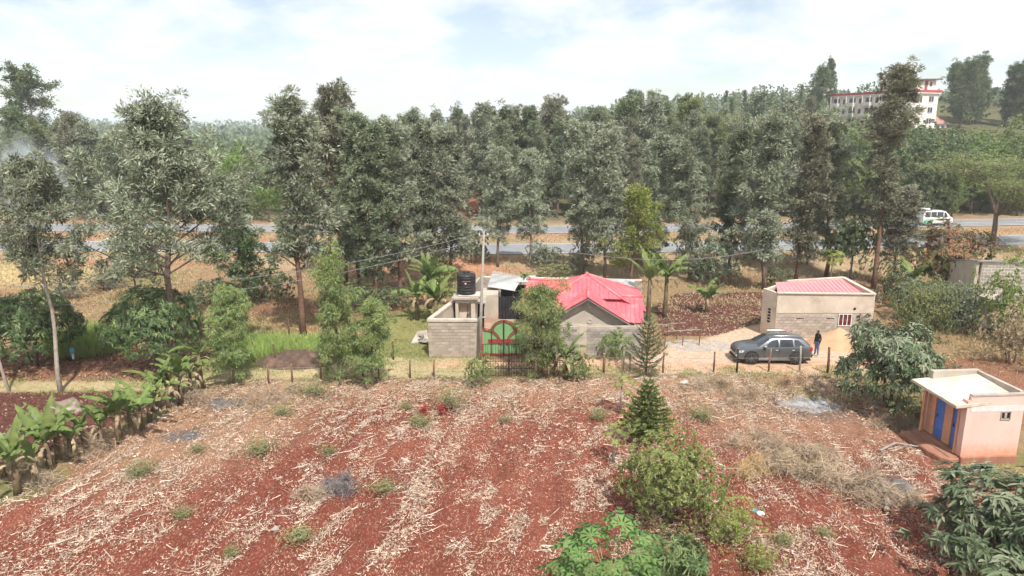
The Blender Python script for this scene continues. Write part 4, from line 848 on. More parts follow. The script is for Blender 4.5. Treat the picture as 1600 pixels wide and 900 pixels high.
# green arched gate between the walls
t = thing('arched_gate', 'green sheet metal gate with curved dark red lattice arches', 'gate', (-0.53, 43.4, 0))
def gate_leaf(sx):
    e = 1.33; prof_ = []
    for k in range(13):
        u = k / 12; prof_.append((sx * u * e, 1.90 + 0.55 * max(0, 1 - (u / 0.62) ** 2) ** 0.5 if u < 0.62 else 1.90 - 0.28 * math.sin((u - 0.62) / 0.38 * math.pi) * 0.6 + 0.05))
    pts = [(0.015 * sx, 0.10)] + [(x, z) for x, z in prof_] + [(sx * e, 0.10)]; pts[1] = (0.015 * sx, pts[1][1])
    n = len(pts); vs = [(x, -0.02, z) for x, z in pts] + [(x, 0.01, z) for x, z in pts]
    f = [tuple(range(n)) if sx < 0 else tuple(range(n - 1, -1, -1)), tuple(range(2 * n - 1, n - 1, -1)) if sx < 0 else tuple(range(n, 2 * n))] + [(i, (i + 1) % n, n + (i + 1) % n, n + i) for i in range(n)]
    p = MB().add(vs, f).build('gate_leaf', MATS['gate_green'], t)
    arcs = []
    a1 = [(sx * 0.82 * math.sin(R(k * 9)), -0.05, 1.62 + 0.82 * math.cos(R(k * 9))) for k in range(0, 11)]          # outer arch
    a2 = [(sx * (1.32 - 1.17 * math.sin(R(k * 9))), -0.055, 0.82 + 1.08 * math.cos(R(k * 9))) for k in range(0, 11)]  # curve crossing it down to the middle
    for path in (a1, a2):
        for off in (0.0, 0.13):
            q = []
            for i, pnt in enumerate(path):
                d = Vector(path[min(i+1, len(path)-1)]) - Vector(path[max(i-1, 0)]); nn = Vector((-d.z, 0, d.x)).normalized(); q.append(Vector(pnt) + nn * off * (1 if path is a2 else -1) * sx)
            MB().tube(q, 0.024, 5).build('curved_bar', MATS['gate_red'], p, True)
            if off == 0: q0 = q
        for i in range(1, len(q), 1): MB().bar(q0[i] + Vector((0, 0.004, 0)), q[i] + Vector((0, 0.004, 0)), 0.05, 0.03).build('rung', MATS['gate_red'], p)
    MB().bar((sx * 0.03, -0.05, 1.06), (sx * 1.0, -0.05, 1.06), 0.04, 0.22, up=(0, 0, 1)).build('lock_rail', MATS['gate_red'], p)
    MB().bar((sx * 0.03, -0.05, 0.18), (sx * 1.30, -0.05, 0.18), 0.04, 0.10).build('bottom_rail', MATS['gate_red'], p)
    for x in (0.02, 0.78): MB().bar((sx * x, -0.045, 0.12), (sx * x, -0.045, 2.42 if x < 0.5 else 1.9), 0.05).build('upright', MATS['iron'], p)
gate_leaf(-1); gate_leaf(1)
MB().bar((-1.44, 0, 0), (-1.44, 0, 1.98), 0.16).build('gate_post', MATS['pillar_red'], t); MB().bar((1.5, 0, 0), (1.5, 0, 2.0), 0.28).build('gate_post', MATS['plaster_grey'], t)

# dark iron bar gate at the edge of the field
t = thing('bar_gate', 'dark iron bar gate with diamond panels at the edge of the field', 'gate', (-0.2, 39.5, 0))
BAR = MB().box(-0.011, 0.011, -0.011, 0.011, 0.12, 2.02).mesh('bar'); BAR.materials.append(MATS['iron'])
for k, (x0, x1) in enumerate(((-1.52, 0.0), (0.02, 1.52))):
    fr = MB().bar((x0, 0, 0.1), (x1, 0, 0.1), 0.035).bar((x0, 0, 1.0), (x1, 0, 1.0), 0.03).bar((x0, 0, 0.55), (x1, 0, 0.55), 0.03).bar((x0, 0, 2.05), (x1, 0, 2.05), 0.035).bar((x0 + 0.02, 0, 0.1), (x0 + 0.02, 0, 2.07), 0.045).bar((x1 - 0.02, 0, 0.1), (x1 - 0.02, 0, 2.07), 0.045).build('gate_frame', MATS['iron'], t)
    n = 10
    for i in range(1, n): o = link('bar', BAR, fr); o.location = (x0 + (x1 - x0) * i / n, 0, 0)
    for i in range(3):
        cx = x0 + (x1 - x0) * (i + 0.5) / 3; mb = MB(); c_ = [(cx - 0.17, -0.02, 0.775), (cx, -0.02, 0.97), (cx + 0.17, -0.02, 0.775), (cx, -0.02, 0.58)]
        for j in range(4): mb.bar(c_[j], c_[(j + 1) % 4], 0.022)
        mb.build('diamond', MATS['iron'], fr)
MB().box(-0.07, 0.1, -0.06, 0.02, 0.98, 1.12).build('lock_box', MATS['iron'], t)
t = thing('gate_post', 'thick brown wooden post at the right side of the iron bar gate', 'post', (1.62, 39.45, 0))
MB().tube([(0, 0, -0.2), (0.02, 0, 0.8), (-0.02, 0.0, 1.75)], [0.15, 0.13, 0.12], 9).build('shaft', MATS['post_wood'], t, True); MB().tube([(-0.02, 0, 1.74), (-0.02, 0, 1.757)], [0.118, 0.11], 9).build('cut_top', MATS['cut_wood'], t)
t = thing('picket_fence', 'short fence of thin upright sticks right of the iron bar gate', 'fence', (0, 0, 0))
for k in range(13):
    x = 1.9 + k * 0.19; h_ = random.uniform(1.2, 1.55); MB().tube([(x, 39.5, -0.1), (x + random.uniform(-0.05, 0.05), 39.48, h_)], [0.028, 0.018], 5).build('stick', MATS['post_wood'], t)
MB().tube([(1.8, 39.53, 0.9), (4.4, 39.53, 0.95)], 0.015, 4).build('rail', MATS['post_wood'], t)

# utility pole and its lines
PT = Vector((-1.72, 42.85, 8.1))
t = thing('utility_pole', 'tall grey wooden utility pole beside the green gate', 'utility pole', (-2.05, 42.75, 0))
MB().tube([(0, 0, -0.2), (0.1, 0.03, 3), (0.33, 0.1, 8.25)], [0.11, 0.095, 0.07], 10).build('shaft', MATS['pole_wood'], t, True)
MB().bar((0.0, -0.02, 7.95), (0.62, 0.2, 7.95), 0.07).build('cross_arm', MATS['pole_wood'], t)
for x in (0.06, 0.56): MB().lathe([(0.03, 0), (0.045, 0.04), (0.03, 0.08), (0.04, 0.11), (0.01, 0.13)], 8).build('insulator', MATS['print_white'], t, True).location = (x, 0.0 + 0.3 * x, 7.98)
def wire(label, a, b, sag, r=0.013):
    a = Vector(a); b = Vector(b); pts = [a.lerp(b, k / 14) - Vector((0, 0, sag * 4 * (k / 14) * (1 - k / 14))) for k in range(15)]
    tag(MB().tube(pts, r, 4, cap=False).build('power_line', MATS['wire']), label, 'power line')
wire('upper power line running from the pole to the trees on the left', PT + Vector((-0.3, 0, 0.0)), (-34, 40.5, 5.6), 1.5)
wire('lower power line running from the pole to the trees on the left', PT + Vector((-0.1, 0.0, -0.35)), (-34, 40.2, 4.2), 1.3)
wire('power line running right from the pole above the red roof', PT + Vector((0.25, 0, 0)), (19.6, 54, 5.2), 1.2, 0.013)

# ------------------------------------------------------------------ house with the parapet (right)
t = thing('parapet_house', 'flat fronted house with cream parapet, bare block base and sunken red roof', 'house', (0, 0, 0))
A0, B0, C0 = (17.85, 48.75), (18.45, 47.6), (25.25, 47.6)
D0, E0 = (24.75, 51.2), (19.6, 50.6)
slab_wall(B0, C0, -0.1, 1.78, 0.2).build('base_wall', MATS['mortar'], t)
slab_wall((B0[0], B0[1] - 0.03), (C0[0], C0[1] - 0.03), 1.785, 3.2, 0.23, 3.12).build('upper_wall', MATS['plaster'], t)
block_course(t, B0, (25.2, 47.6), 0.0, 1.75, 'block', bl=0.42, bh=0.21, skip=lambda u0, u1, z0, z1: u1 > 4.38 and u0 < 5.32 and z1 > 0.85)
slab_wall(A0, B0, -0.1, 3.3, 0.2, 3.2).build('corner_wall', MATS['plaster'], t)
slab_wall(E0, A0, -0.1, 3.22, 0.2, 3.22).build('side_wall', MATS['plaster'], t)
slab_wall(C0, D0, -0.1, 3.12, 0.2, 3.50).build('side_wall', MATS['plaster'], t); slab_wall(D0, E0, -0.1, 3.50, 0.2, 3.30).build('back_wall', MATS['concrete'], t)
MB().bar((25.17, 47.55, 3.16), (24.66, 51.3, 3.56), 0.3, 0.08).bar((24.7, 51.3, 3.56), (20.3, 50.78, 3.40), 0.28, 0.08).build('coping', MATS['coping'], t)
MB().bar((18.42, 47.62, 3.24), (25.2, 47.62, 3.16), 0.30, 0.07).build('coping', MATS['coping'], t)
roof_sheet([(18.75, 48.2, 2.9), (25.0, 48.0, 2.9), (24.55, 51.1, 3.46), (19.35, 50.5, 3.36)], t, 'red_roof_faded')
w = MB().box(22.86, 23.74, 47.57, 47.62, 0.90, 1.70).build('window', MATS['dark'], t)
fr = MB()
for x in (22.84, 23.13, 23.43, 23.72): fr.box(x, x + 0.05, 47.535, 47.57, 0.88, 1.72)
fr.box(22.84, 23.77, 47.538, 47.572, 0.86, 0.91).box(22.84, 23.77, 47.538, 47.572, 1.69, 1.74).build('window_frame', MATS['print_white'], w)
mb = MB()
for x in (22.93, 23.02, 23.22, 23.31, 23.52, 23.61): mb.box(x, x + 0.035, 47.55, 47.58, 0.91, 1.69)
mb.box(22.9, 23.72, 47.552, 47.582, 1.27, 1.32).build('red_shutter', MATS['gate_red'], w)
for x in (19.9, 22.0): MB().box(x, x + 0.55, 47.575, 47.6, 1.36, 1.42).build('putlog_slot', MATS['dark'], t)
MB().wheel((23.9, 47.56, 2.1), 0, [(0.09, 0.01), (0.09, -0.02), (0.03, -0.02)], 14).build('round_vent', MATS['dark'], t)
for k in range(5):                      # louvre slot in the angled corner
    p = Vector((A0[0], A0[1], 0)).lerp(Vector((B0[0], B0[1], 0)), 0.55); d = (Vector((B0[0], B0[1], 0)) - Vector((A0[0], A0[1], 0))).normalized(); n = Vector((d.y, -d.x, 0)) * 0.012
    MB().bar(p - d * 0.12 + n + Vector((0, 0, 1.05 + k * 0.22)), p + d * 0.12 + n + Vector((0, 0, 1.05 + k * 0.22)), 0.02, 0.13).build('louvre_slot', MATS['dark'], t)
sx_ = (np.arange(41) - 20) / 20; SX, SY = np.meshgrid(sx_ * 2.6, sx_ * 1.7); rr = np.hypot(SX / 2.5, SY / 1.55)
SZ = 1.35 * np.clip(1 - rr, 0, 1) ** 0.9 + 0.10 * (fbm(SX * 1.5 + 9, SY * 1.5, 77) - 0.5) - 0.10 - 0.5 * np.exp(-((SX - 1.0) / 0.5) ** 2 - ((SY + 0.55) / 0.5) ** 2)
ii = np.arange(41 * 41).reshape(41, 41); FF = np.stack([ii[:-1, :-1], ii[:-1, 1:], ii[1:, 1:], ii[1:, :-1]], -1).reshape(-1, 4)
so = link('sand_pile', np_mesh('sand_pile', np.stack([SX.ravel(), SY.ravel(), SZ.ravel()], -1), FF, smooth=True), None, MATS['sand']); so.location = (22.2, 45.9, 0.0)
tag(so, 'heap of orange building sand against the block wall behind the man', 'sand pile')
t = thing('red_basin', 'small round red plastic basin against the block wall behind the car', 'basin', (18.9, 47.25, 0.42))
MB().lathe([(0.12, 0), (0.20, 0.05), (0.23, 0.16), (0.245, 0.17), (0.20, 0.17), (0.16, 0.08), (0.02, 0.06)], 16).build('bowl', MATS['red_plastic'], t, True)
MB().lathe([(0.17, -0.45), (0.14, -0.2), (0.13, 0)], 12).build('foot', MATS['plaster_grey'], t, True)

# ------------------------------------------------------------------ unfinished block house at the right edge
t = thing('block_house', 'unfinished block house with white mortar joints at the right edge', 'house', (0, 0, 0))
NX, NY, NZ = 33.8, 50.0, 4.95
slab_wall((35.7, 56.0), (NX, NY), -0.1, 3.95, -0.2, NZ).build('side_wall', MATS['plaster'], t)
slab_wall((NX + 0.21, NY), (44, 49.6), -0.1, NZ, 0.2, 4.85).build('front_wall', MATS['mortar_white'], t)
block_course(t, (NX + 0.21, NY), (40.6, 49.73), 2.6, NZ - 0.1, 'block_pale', bl=0.46, bh=0.24, gap=0.06)
MB().prism([(34.3, 47.9), (44, 47.5), (44, 49.55), (34.1, 49.95)], 2.30, 2.48).build('porch_slab', MATS['concrete'], t)
slab_wall((34.3, 47.9), (44, 47.5), 2.484, 3.1, 0.18).build('parapet', MATS['mortar_white'], t)
block_course(t, (34.3, 47.9), (40.0, 47.665), 2.56, 3.06, 'block_pale', bl=0.46, bh=0.24, gap=0.05)
MB().bar((35.6, 56.1, 4.02), (NX - 0.05, NY - 0.1, 5.03), 0.36, 0.10).bar((NX - 0.1, NY + 0.02, 5.03), (44.2, 49.62, 4.93), 0.32, 0.09).build('roof_edge', MATS['fascia'], t)
roof_sheet([(34.1, 50.15, 4.9), (44, 49.8, 4.82), (44, 56, 3.9), (35.9, 56, 3.95)], t, 'tin', 0.2)
roof_sheet([(38.2, 48.2, 3.45), (44, 48.0, 3.45), (44, 49.5, 4.1), (38.6, 49.6, 4.1)], t, 'tin', 0.2)
for x in (34.6, 38.5): MB().box(x, x + 0.3, 48.0, 48.3, -0.1, 2.3).build('porch_pillar', MATS['plaster'], t)

# ------------------------------------------------------------------ pink latrine
t = thing('latrine', 'pink latrine block with two blue doors, pale sloping roof and red earth step', 'latrine', (19.62, 28.45, 0), R(4), None, (0.87, 1.0, 1.09))
mb = MB().box(0.02, 0.16, 0.0, 0.34, 0.32, 2.7).box(0.16, 3.0, 0.0, 0.16, 0.32, 2.88)            # front wall with its return
mb.build('front_wall', MATS['pink'], t)
MB().box(2.86, 3.0, 0.16, 2.95, 0.32, 2.75).box(0.30, 2.86, 2.80, 2.95, 0.32, 2.6).build('wall', MATS['pink'], t)
sw = MB().box(0.30, 0.44, 0.16, 0.50, 0.32, 2.45).box(0.30, 0.44, 1.12, 1.62, 0.32, 2.45).box(0.30, 0.44, 2.26, 2.80, 0.32, 2.45).build('door_wall', MATS['pink_orange'], t)
for y0 in (0.50, 1.62):
    d = MB().box(0.36, 0.40, y0, y0 + 0.63, 0.34, 2.36).build('door', MATS['blue_door'], t)
    MB().box(0.325, 0.36, y0 + 0.50, y0 + 0.54, 1.2, 1.34).build('handle', MATS['iron'], d)
    [MB().box(0.345, 0.36, y0 + 0.02, y0 + 0.61, zb_, zb_ + 0.05).build('batten', MATS['blue_door'], d) for zb_ in (0.7, 1.9)]
MB().box(-0.04, 0.30, 0.34, 0.46, 0.32, 2.42).build('porch_post', MATS['pink_orange'], t); MB().box(-0.04, 0.10, 2.66, 2.80, 0.32, 2.38).build('porch_post', MATS['pink_orange'], t)
MB().add([(-0.62, -0.06, 2.42), (2.98, 0.05, 2.62), (2.98, 2.85, 2.78), (-0.62, 3.05, 2.50), (-0.62, -0.06, 2.53), (2.98, 0.05, 2.73), (2.98, 2.85, 2.89), (-0.62, 3.05, 2.61)], [(0,3,2,1),(4,5,6,7),(0,1,5,4),(1,2,6,5),(2,3,7,6),(3,0,4,7)]).build('roof_slab', MATS['roof_slab'], t)
MB().box(0.20, 3.02, -0.025, 0.20, 2.882, 2.95).build('parapet_cap', MATS['concrete'], t)
MB().box(0.35, 3.04, 2.78, 3.06, 2.60, 3.02).box(2.84, 3.04, 0.2, 2.78, 2.60, 3.0).build('parapet', MATS['concrete'], t)
MB().box(0.19, 3.003, -0.012, 0.0, 2.23, 2.46).build('painted_band', MATS['band'], t)
w = MB().box(1.85, 2.30, -0.004, 0.1, 1.92, 2.18).build('vent_window', MATS['dark'], t)
MB().box(1.82, 1.86, -0.03, 0.0, 1.89, 2.22).box(2.28, 2.33, -0.06, 0.0, 1.86, 2.22).box(1.82, 2.33, -0.04, 0.0, 1.87, 1.92).box(2.02, 2.14, -0.02, 0.0, 1.95, 2.16).build('window_frame', MATS['concrete'], w)
MB().prism([(0.04, -0.06), (3.06, -0.06), (3.06, 3.0), (0.04, 3.05)], -0.3, 0.32).build('plinth', MATS['earth_plinth'], t, bevel=0.04)
MB().prism([(-1.0, 0.95), (-0.85, 0.25), (-0.5, 0.0), (0.04, 0.02), (0.04, 3.0), (-1.0, 2.95)], -0.3, 0.24).build('step', MATS['earth_plinth'], t, bevel=0.05)
MB().box(-0.45, 0.038, 0.12, 2.9, 0.24, 0.275).build('step_slab', MATS['earth_plinth'], t, bevel=0.02)

# ------------------------------------------------------------------ apartment block on the hill
AX, AY = 109.8, 200.0; AG = 11.0
t = thing('apartment_block', 'white five storey apartment block with red cornice on the hill', 'apartment block', (AX, AY, AG), math.atan2(8, 23))
# local x along the end wall (to the right), local y along the long facade (away), facade on the x=0 side
FH = 2.95; NF = 4; TOP = 0.9 + FH * NF; LW, LD = 9.6, 31.4
MB().box(0, LW, 0, LD, -4, TOP).build('wall', MATS['apt_white'], t)
MB().box(-0.5, LW + 0.5, -0.5, LD + 0.5, TOP, TOP + 0.35).build('cornice', MATS['apt_white'], t); MB().box(-0.6, LW + 0.6, -0.6, LD + 0.6, TOP + 0.353, TOP + 0.95).build('red_fascia', MATS['apt_red'], t)
MB().box(1.2, LW - 0.1, 1.2, 11.5, TOP + 0.96, TOP + 3.6).build('penthouse', MATS['apt_white'], t)
MB().add([(0.2, 0.2, TOP + 3.6), (LW + 1.1, 0.2, TOP + 3.75), (LW + 1.1, 13, TOP + 3.75), (0.2, 13, TOP + 3.6), (0.2, 0.2, TOP + 3.8), (LW + 1.1, 0.2, TOP + 4.15), (LW + 1.1, 13, TOP + 4.15), (0.2, 13, TOP + 3.8)], [(0,3,2,1),(4,5,6,7),(0,1,5,4),(1,2,6,5),(2,3,7,6),(3,0,4,7)]).build('penthouse_roof', MATS['apt_roof'], t)
MB().box(5.4, 6.4, 1.12, 1.2, TOP + 0.96, TOP + 3.4).build('penthouse_door', MATS['apt_brown'], t); MB().box(7.3, 8.0, 1.12, 1.2, TOP + 2.0, TOP + 3.2).build('window', MATS['glass'], t)
for f in range(NF):
    z = 0.9 + f * FH
    for x in (2.0, 6.2):
        w_ = MB().box(x, x + 1.7, -0.03, 0.02, z + 0.75, z + 2.2).build('window', MATS['glass'], t)
        MB().box(x - 0.1, x + 1.8, -0.10, -0.03, z + 0.62, z + 0.75).box(x + 0.8, x + 0.9, -0.06, -0.03, z + 0.75, z + 2.2).build('window_frame', MATS['print_white'], w_)
    if f == 0:
        for x in (0.4, 4.2, 8.2): MB().box(x, x + 1.3, -0.045, -0.002, -1.0, z + 2.4).build('yellow_panel', MATS['apt_yellow'], t)
    for k in range(5):
        y = 1.0 + k * 6.2
        bl_ = MB().box(-1.2, 0, y, y + 3.0, z - 0.1, z + 0.1).box(-1.25, -1.05, y, y + 3.0, z + 0.1, z + 1.05).box(-1.05, 0, y, y + 0.15, z + 0.1, z + 1.05).box(-1.05, 0, y + 2.85, y + 3.0, z + 0.1, z + 1.05).build('balcony', MATS['apt_white'], t)
        MB().box(-0.04, 0.02, y + 0.3, y + 2.7, z + 0.1, z + 2.4).build('balcony_door', MATS['glass'], t)
        MB().box(-0.04, 0.02, y + 3.9, y + 5.2, z + 0.8, z + 2.2).build('window', MATS['glass'], t)
    MB().box(-0.08, LW + 0.05, -0.06, 0.0, z - 0.16, z - 0.02).build('floor_band', MATS['print_white'], t)
for k in range(5):
    for y in (1.0, 3.85): MB().box(-1.2, -1.0, y + k * 6.2, y + k * 6.2 + 0.15, 0.9, TOP).build('balcony_pillar', MATS['apt_white'], t)
t = thing('bungalow', 'low house with a dusky pink hipped roof right of the apartment block', 'house', (121.6, 209, 12.0), R(15), None, 0.72)
MB().box(-4, 4, -3, 3, -3, 5.0).build('wall', MATS['apt_white'], t)
MB().add([(-4.8, -3.8, 5.0), (4.8, -3.8, 5.0), (4.8, 3.8, 5.0), (-4.8, 3.8, 5.0), (-3.2, 0, 8.2), (0.6, 0, 8.2)], [(0,1,5,4),(1,2,5),(2,3,4,5),(3,0,4),(3,2,1,0)]).build('roof', MATS['pink_roof'], t)
for x in (-3, -0.8, 1.4): MB().box(x, x + 1.2, -3.05, -2.98, 2.8, 4.3).build('window', MATS['glass'], t)

# ------------------------------------------------------------------ vehicles
def car_body(st, name_mats, parent, win, glass_top, body_mat):
    """st: stations (x, z_bottom, half_width, z_belt, z_top, roof_half_width); sections lofted front to back, both sides"""
    rows = []
    for (x, zb, w, zl, zt, wr) in st:
        half = [(0.62 * w, zb), (w - 0.06, zb + 0.03), (w - 0.01, zb + 0.16), (w, (zb + zl) / 2), (w - 0.015, zl - 0.10), (w - 0.05, zl), (wr + 0.02, zt - 0.10), (wr - 0.07, zt - 0.025), (wr * 0.55, zt), (0, zt + 0.012)]
        rows.append([(x, -y, z) for y, z in half] + [(x, y, z) for y, z in half[-2::-1]])
    k = len(rows[0]); vs = [v for r in rows for v in r]; body = []; glass = []
    for i in range(len(rows) - 1):
        for j in range(k - 1):
            f = (i*k+j, i*k+j+1, (i+1)*k+j+1, (i+1)*k+j)
            top = 6 <= j <= k - 8
            if top and i in glass_top: glass.append(f)
            else: body.append(f)
    body += [tuple(range(k - 1, -1, -1)), tuple((len(rows) - 1) * k + q for q in range(k))]
    bo = MB().add(vs, body).build('body', MATS[body_mat], parent, True); bo.data.set_sharp_from_angle(angle=R(38)) if hasattr(bo.data, 'set_sharp_from_angle') else None
    # front and rear screens
    for i in glass_top:
        fs = [f for f in glass if f[0] // k == i]; us = sorted({q for f in fs for q in f})
        MB().add([vs[q] for q in us], [tuple(us.index(q) for q in f) for f in fs]).build('windscreen' if i == min(glass_top) else 'rear_window', MATS['car_glass'], parent, True)
    return rows
def side_windows(rows_st, spans, parent, off=0.012):
    xs = [s[0] for s in rows_st]
    def at_(x, c): return float(np.interp(x, xs, [s[c] for s in rows_st]))
    for (x0b, x1b, x0t, x1t) in spans:
        for sy in (-1, 1):
            def pt(x, f):
                w, zl, zt, wr = at_(x, 2), at_(x, 3), at_(x, 4), at_(x, 5)
                a = (w - 0.05, zl); b_ = (wr + 0.02, zt - 0.10); return (x, sy * (a[0] + (b_[0] - a[0]) * f + off), a[1] + (b_[1] - a[1]) * f)
            n = 5; vs = []
            for i in range(n):
                q = i / (n - 1); vs += [pt(x0b + (x1b - x0b) * q, 0.08), pt(x0t + (x1t - x0t) * q, 0.90)]
            fs = [(2*i, 2*i+2, 2*i+3, 2*i+1) if sy < 0 else (2*i, 2*i+1, 2*i+3, 2*i+2) for i in range(n - 1)]
            MB().add(vs, fs).build('side_window', MATS['car_glass'], parent, True)
def wheels(parent, xs, y, r, rimcol='rim'):
    for x in xs:
        for sy in (-1, 1):
            c = (x, sy * y, r); q = -sy
            ar = MB().wheel((x, sy * (y + 0.045), r + 0.02), 0, [(r * 1.17, 0.05), (r * 1.17, -0.05)], 24).build('wheel_arch', MATS['car_trim'], parent)
            tw = MB().wheel(c, 0, [(r * 0.62, -0.10), (r * 0.94, -0.12), (r, -0.07), (r, 0.07), (r * 0.94, 0.12), (r * 0.62, 0.10)], 26).build('wheel', MATS['tyre'], parent, True)
            MB().wheel((x, sy * (y + 0.105), r), 0, [(r * 0.60, -0.015), (r * 0.60, 0.015)], 22).build('rim', MATS['car_trim'], tw)
            mb = MB()
            for k in range(7):
                a = k * 2 * math.pi / 7; yy = sy * (y + 0.128)
                mb.bar((x + 0.05 * math.cos(a), yy, r + 0.05 * math.sin(a)), (x + r * 0.6 * math.cos(a), yy, r + r * 0.6 * math.sin(a)), 0.055, 0.02, up=(0, 1, 0))
            mb.wheel((x, sy * (y + 0.13), r), 0, [(0.06, -0.012), (0.06, 0.012)], 12).build('spokes', MATS[rimcol], tw)

SUV = [(-2.33, 0.42, 0.62, 0.72, 0.78, 0.52), (-2.26, 0.30, 0.78, 0.80, 0.90, 0.66), (-2.05, 0.26, 0.88, 0.90, 1.00, 0.74), (-1.6, 0.26, 0.93, 0.98, 1.08, 0.80), (-1.02, 0.26, 0.945, 1.03, 1.16, 0.82),
       (-0.30, 0.26, 0.945, 1.05, 1.62, 0.66), (0.1, 0.26, 0.945, 1.06, 1.69, 0.66), (0.8, 0.26, 0.945, 1.08, 1.70, 0.66), (1.45, 0.26, 0.94, 1.11, 1.66, 0.65), (1.85, 0.27, 0.93, 1.15, 1.57, 0.63), (2.22, 0.32, 0.89, 1.16, 1.22, 0.74), (2.30, 0.40, 0.84, 1.0, 1.06, 0.72), (2.36, 0.46, 0.74, 0.78, 0.82, 0.62)]
t = thing('suv_car', 'dark grey SUV with tinted windows parked on the dirt track', 'car', (16.4, 42.78, 0.0), R(-1.5))
car_body(SUV, None, t, None, [4, 9], 'car_grey')
side_windows(SUV, [(-0.72, 0.22, -0.16, 0.22), (0.32, 1.14, 0.32, 1.10), (1.24, 1.86, 1.20, 1.44)], t)
wheels(t, (-1.42, 1.32), 0.862, 0.385)
for sy in (-1, 1):
    MB().tube([(-0.2, sy * 0.62, 1.70), (-0.05, sy * 0.63, 1.765), (1.3, sy * 0.63, 1.76), (1.55, sy * 0.62, 1.68)], 0.022, 6).build('roof_rail', MATS['chrome'], t, True)
    MB().bar((-1.0, sy * 0.955, 0.30), (0.95, sy * 0.955, 0.30), 0.04, 0.05).build('sill_trim', MATS['chrome'], t)
    m_ = MB().box(-0.72, -0.52, sy * 1.0 - 0.10, sy * 1.0 + 0.10, 1.06, 1.20).build('mirror', MATS['car_grey'], t, bevel=0.04); MB().box(-0.66, -0.58, sy * 0.93 - 0.04, sy * 0.93 + 0.04, 1.03, 1.09).build('mirror_arm', MATS['car_trim'], m_)
    for x in (0.0, 1.02): MB().box(x, x + 0.2, sy * 0.955 - 0.02, sy * 0.955 + 0.02, 0.90, 0.94).build('door_handle', MATS['chrome'], t, bevel=0.01)
    MB().add([(-2.22, sy * 0.80, 0.70), (-1.98, sy * 0.905, 0.74), (-1.88, sy * 0.915, 0.88), (-2.16, sy * 0.815, 0.84)], [(0,1,2,3) if sy < 0 else (3,2,1,0)]).build('headlight', MATS['head_glass'], t)
    MB().box(2.12, 2.34, sy * 0.82 - 0.09, sy * 0.82 + 0.09, 0.86, 1.10).build('tail_light', MATS['tail_red'], t, bevel=0.04)
    MB().box(-2.31, -2.24, sy * 0.66 - 0.07, sy * 0.66 + 0.07, 0.44, 0.55).build('fog_light', MATS['head_glass'], t)
    for x in (-0.62, 0.26, 1.2): MB().bar((x, sy * 0.952, 0.36), (x, sy * 0.949, 0.98), 0.012, 0.012).build('door_seam', MATS['car_trim'], t)
MB().box(-2.37, -2.31, -0.42, 0.42, 0.60, 0.76).build('grille', MATS['car_trim'], t); MB().box(2.34, 2.385, -0.8, 0.8, 0.40, 0.60).build('rear_bumper', MATS['car_trim'], t, bevel=0.03)
MB().box(-2.34, 2.3, -0.78, 0.78, 0.20, 0.30).build('underbody', MATS['car_trim'], t)

VAN = [(-2.35, 0.45, 0.70, 0.85, 0.95, 0.60), (-2.28, 0.32, 0.80, 1.0, 1.10, 0.70), (-1.95, 0.30, 0.84, 1.08, 1.25, 0.78), (-1.25, 0.30, 0.85, 1.12, 1.95, 0.70), (-0.7, 0.30, 0.85, 1.14, 2.10, 0.72), (0.8, 0.30, 0.85, 1.14, 2.14, 0.72), (2.1, 0.30, 0.85, 1.14, 2.12, 0.72), (2.32, 0.34, 0.83, 1.12, 1.98, 0.70), (2.38, 0.45, 0.80, 1.0, 1.10, 0.72)]
t = thing('minibus', 'white minibus with green rear and yellow stripe on the far carriageway', 'minibus', (60.6, float(road_y(60.6)) + 17.6, 0.83), math.pi + math.atan2(9, 60))
car_body(VAN, None, t, None, [2], 'van_white'); side_windows(VAN, [(-1.5, -0.85, -1.15, -0.85), (-0.72, 0.25, -0.72, 0.25), (0.35, 1.2, 0.35, 1.2), (1.3, 2.1, 1.3, 2.1)], t); wheels(t, (-1.45, 1.4), 0.775, 0.34)
for sy in (-1, 1):
    MB().box(0.9, 2.3, sy * 0.857 - 0.012, sy * 0.857 + 0.012, 0.36, 0.78).build('green_panel', MATS['van_green'], t); MB().box(-1.8, 2.2, sy * 0.857 - 0.010, sy * 0.857 + 0.010, 0.82, 0.97).build('yellow_stripe', MATS['van_yellow'], t)
MB().box(1.2, 2.0, -0.5, 0.5, 2.20, 2.42).build('roof_load', MATS['white_plastic'], t, bevel=0.05); MB().box(0.9, 2.2, -0.6, 0.6, 2.14, 2.20).build('roof_rack', MATS['iron'], t)
SED = [(-2.1, 0.42, 0.6, 0.66, 0.72, 0.5), (-2.0, 0.28, 0.76, 0.72, 0.80, 0.64), (-1.4, 0.25, 0.84, 0.84, 0.92, 0.72), (-0.9, 0.25, 0.85, 0.88, 0.98, 0.74), (-0.25, 0.25, 0.85, 0.90, 1.36, 0.60), (0.7, 0.25, 0.85, 0.92, 1.40, 0.60), (1.35, 0.25, 0.84, 0.94, 1.08, 0.68), (1.95, 0.28, 0.80, 0.92, 0.99, 0.70), (2.1, 0.40, 0.70, 0.7, 0.78, 0.6)]
t = thing('sedan_car', 'pale blue-white car half hidden by the tall tree on the near carriageway', 'car', (-46.2, float(road_y(-46.2)) + 4.5, 0.83), 0.0)
car_body(SED, None, t, None, [3, 5], 'van_white'); side_windows(SED, [(-0.6, 0.2, -0.2, 0.2), (0.28, 1.0, 0.28, 0.7)], t); wheels(t, (-1.3, 1.25), 0.77, 0.31)

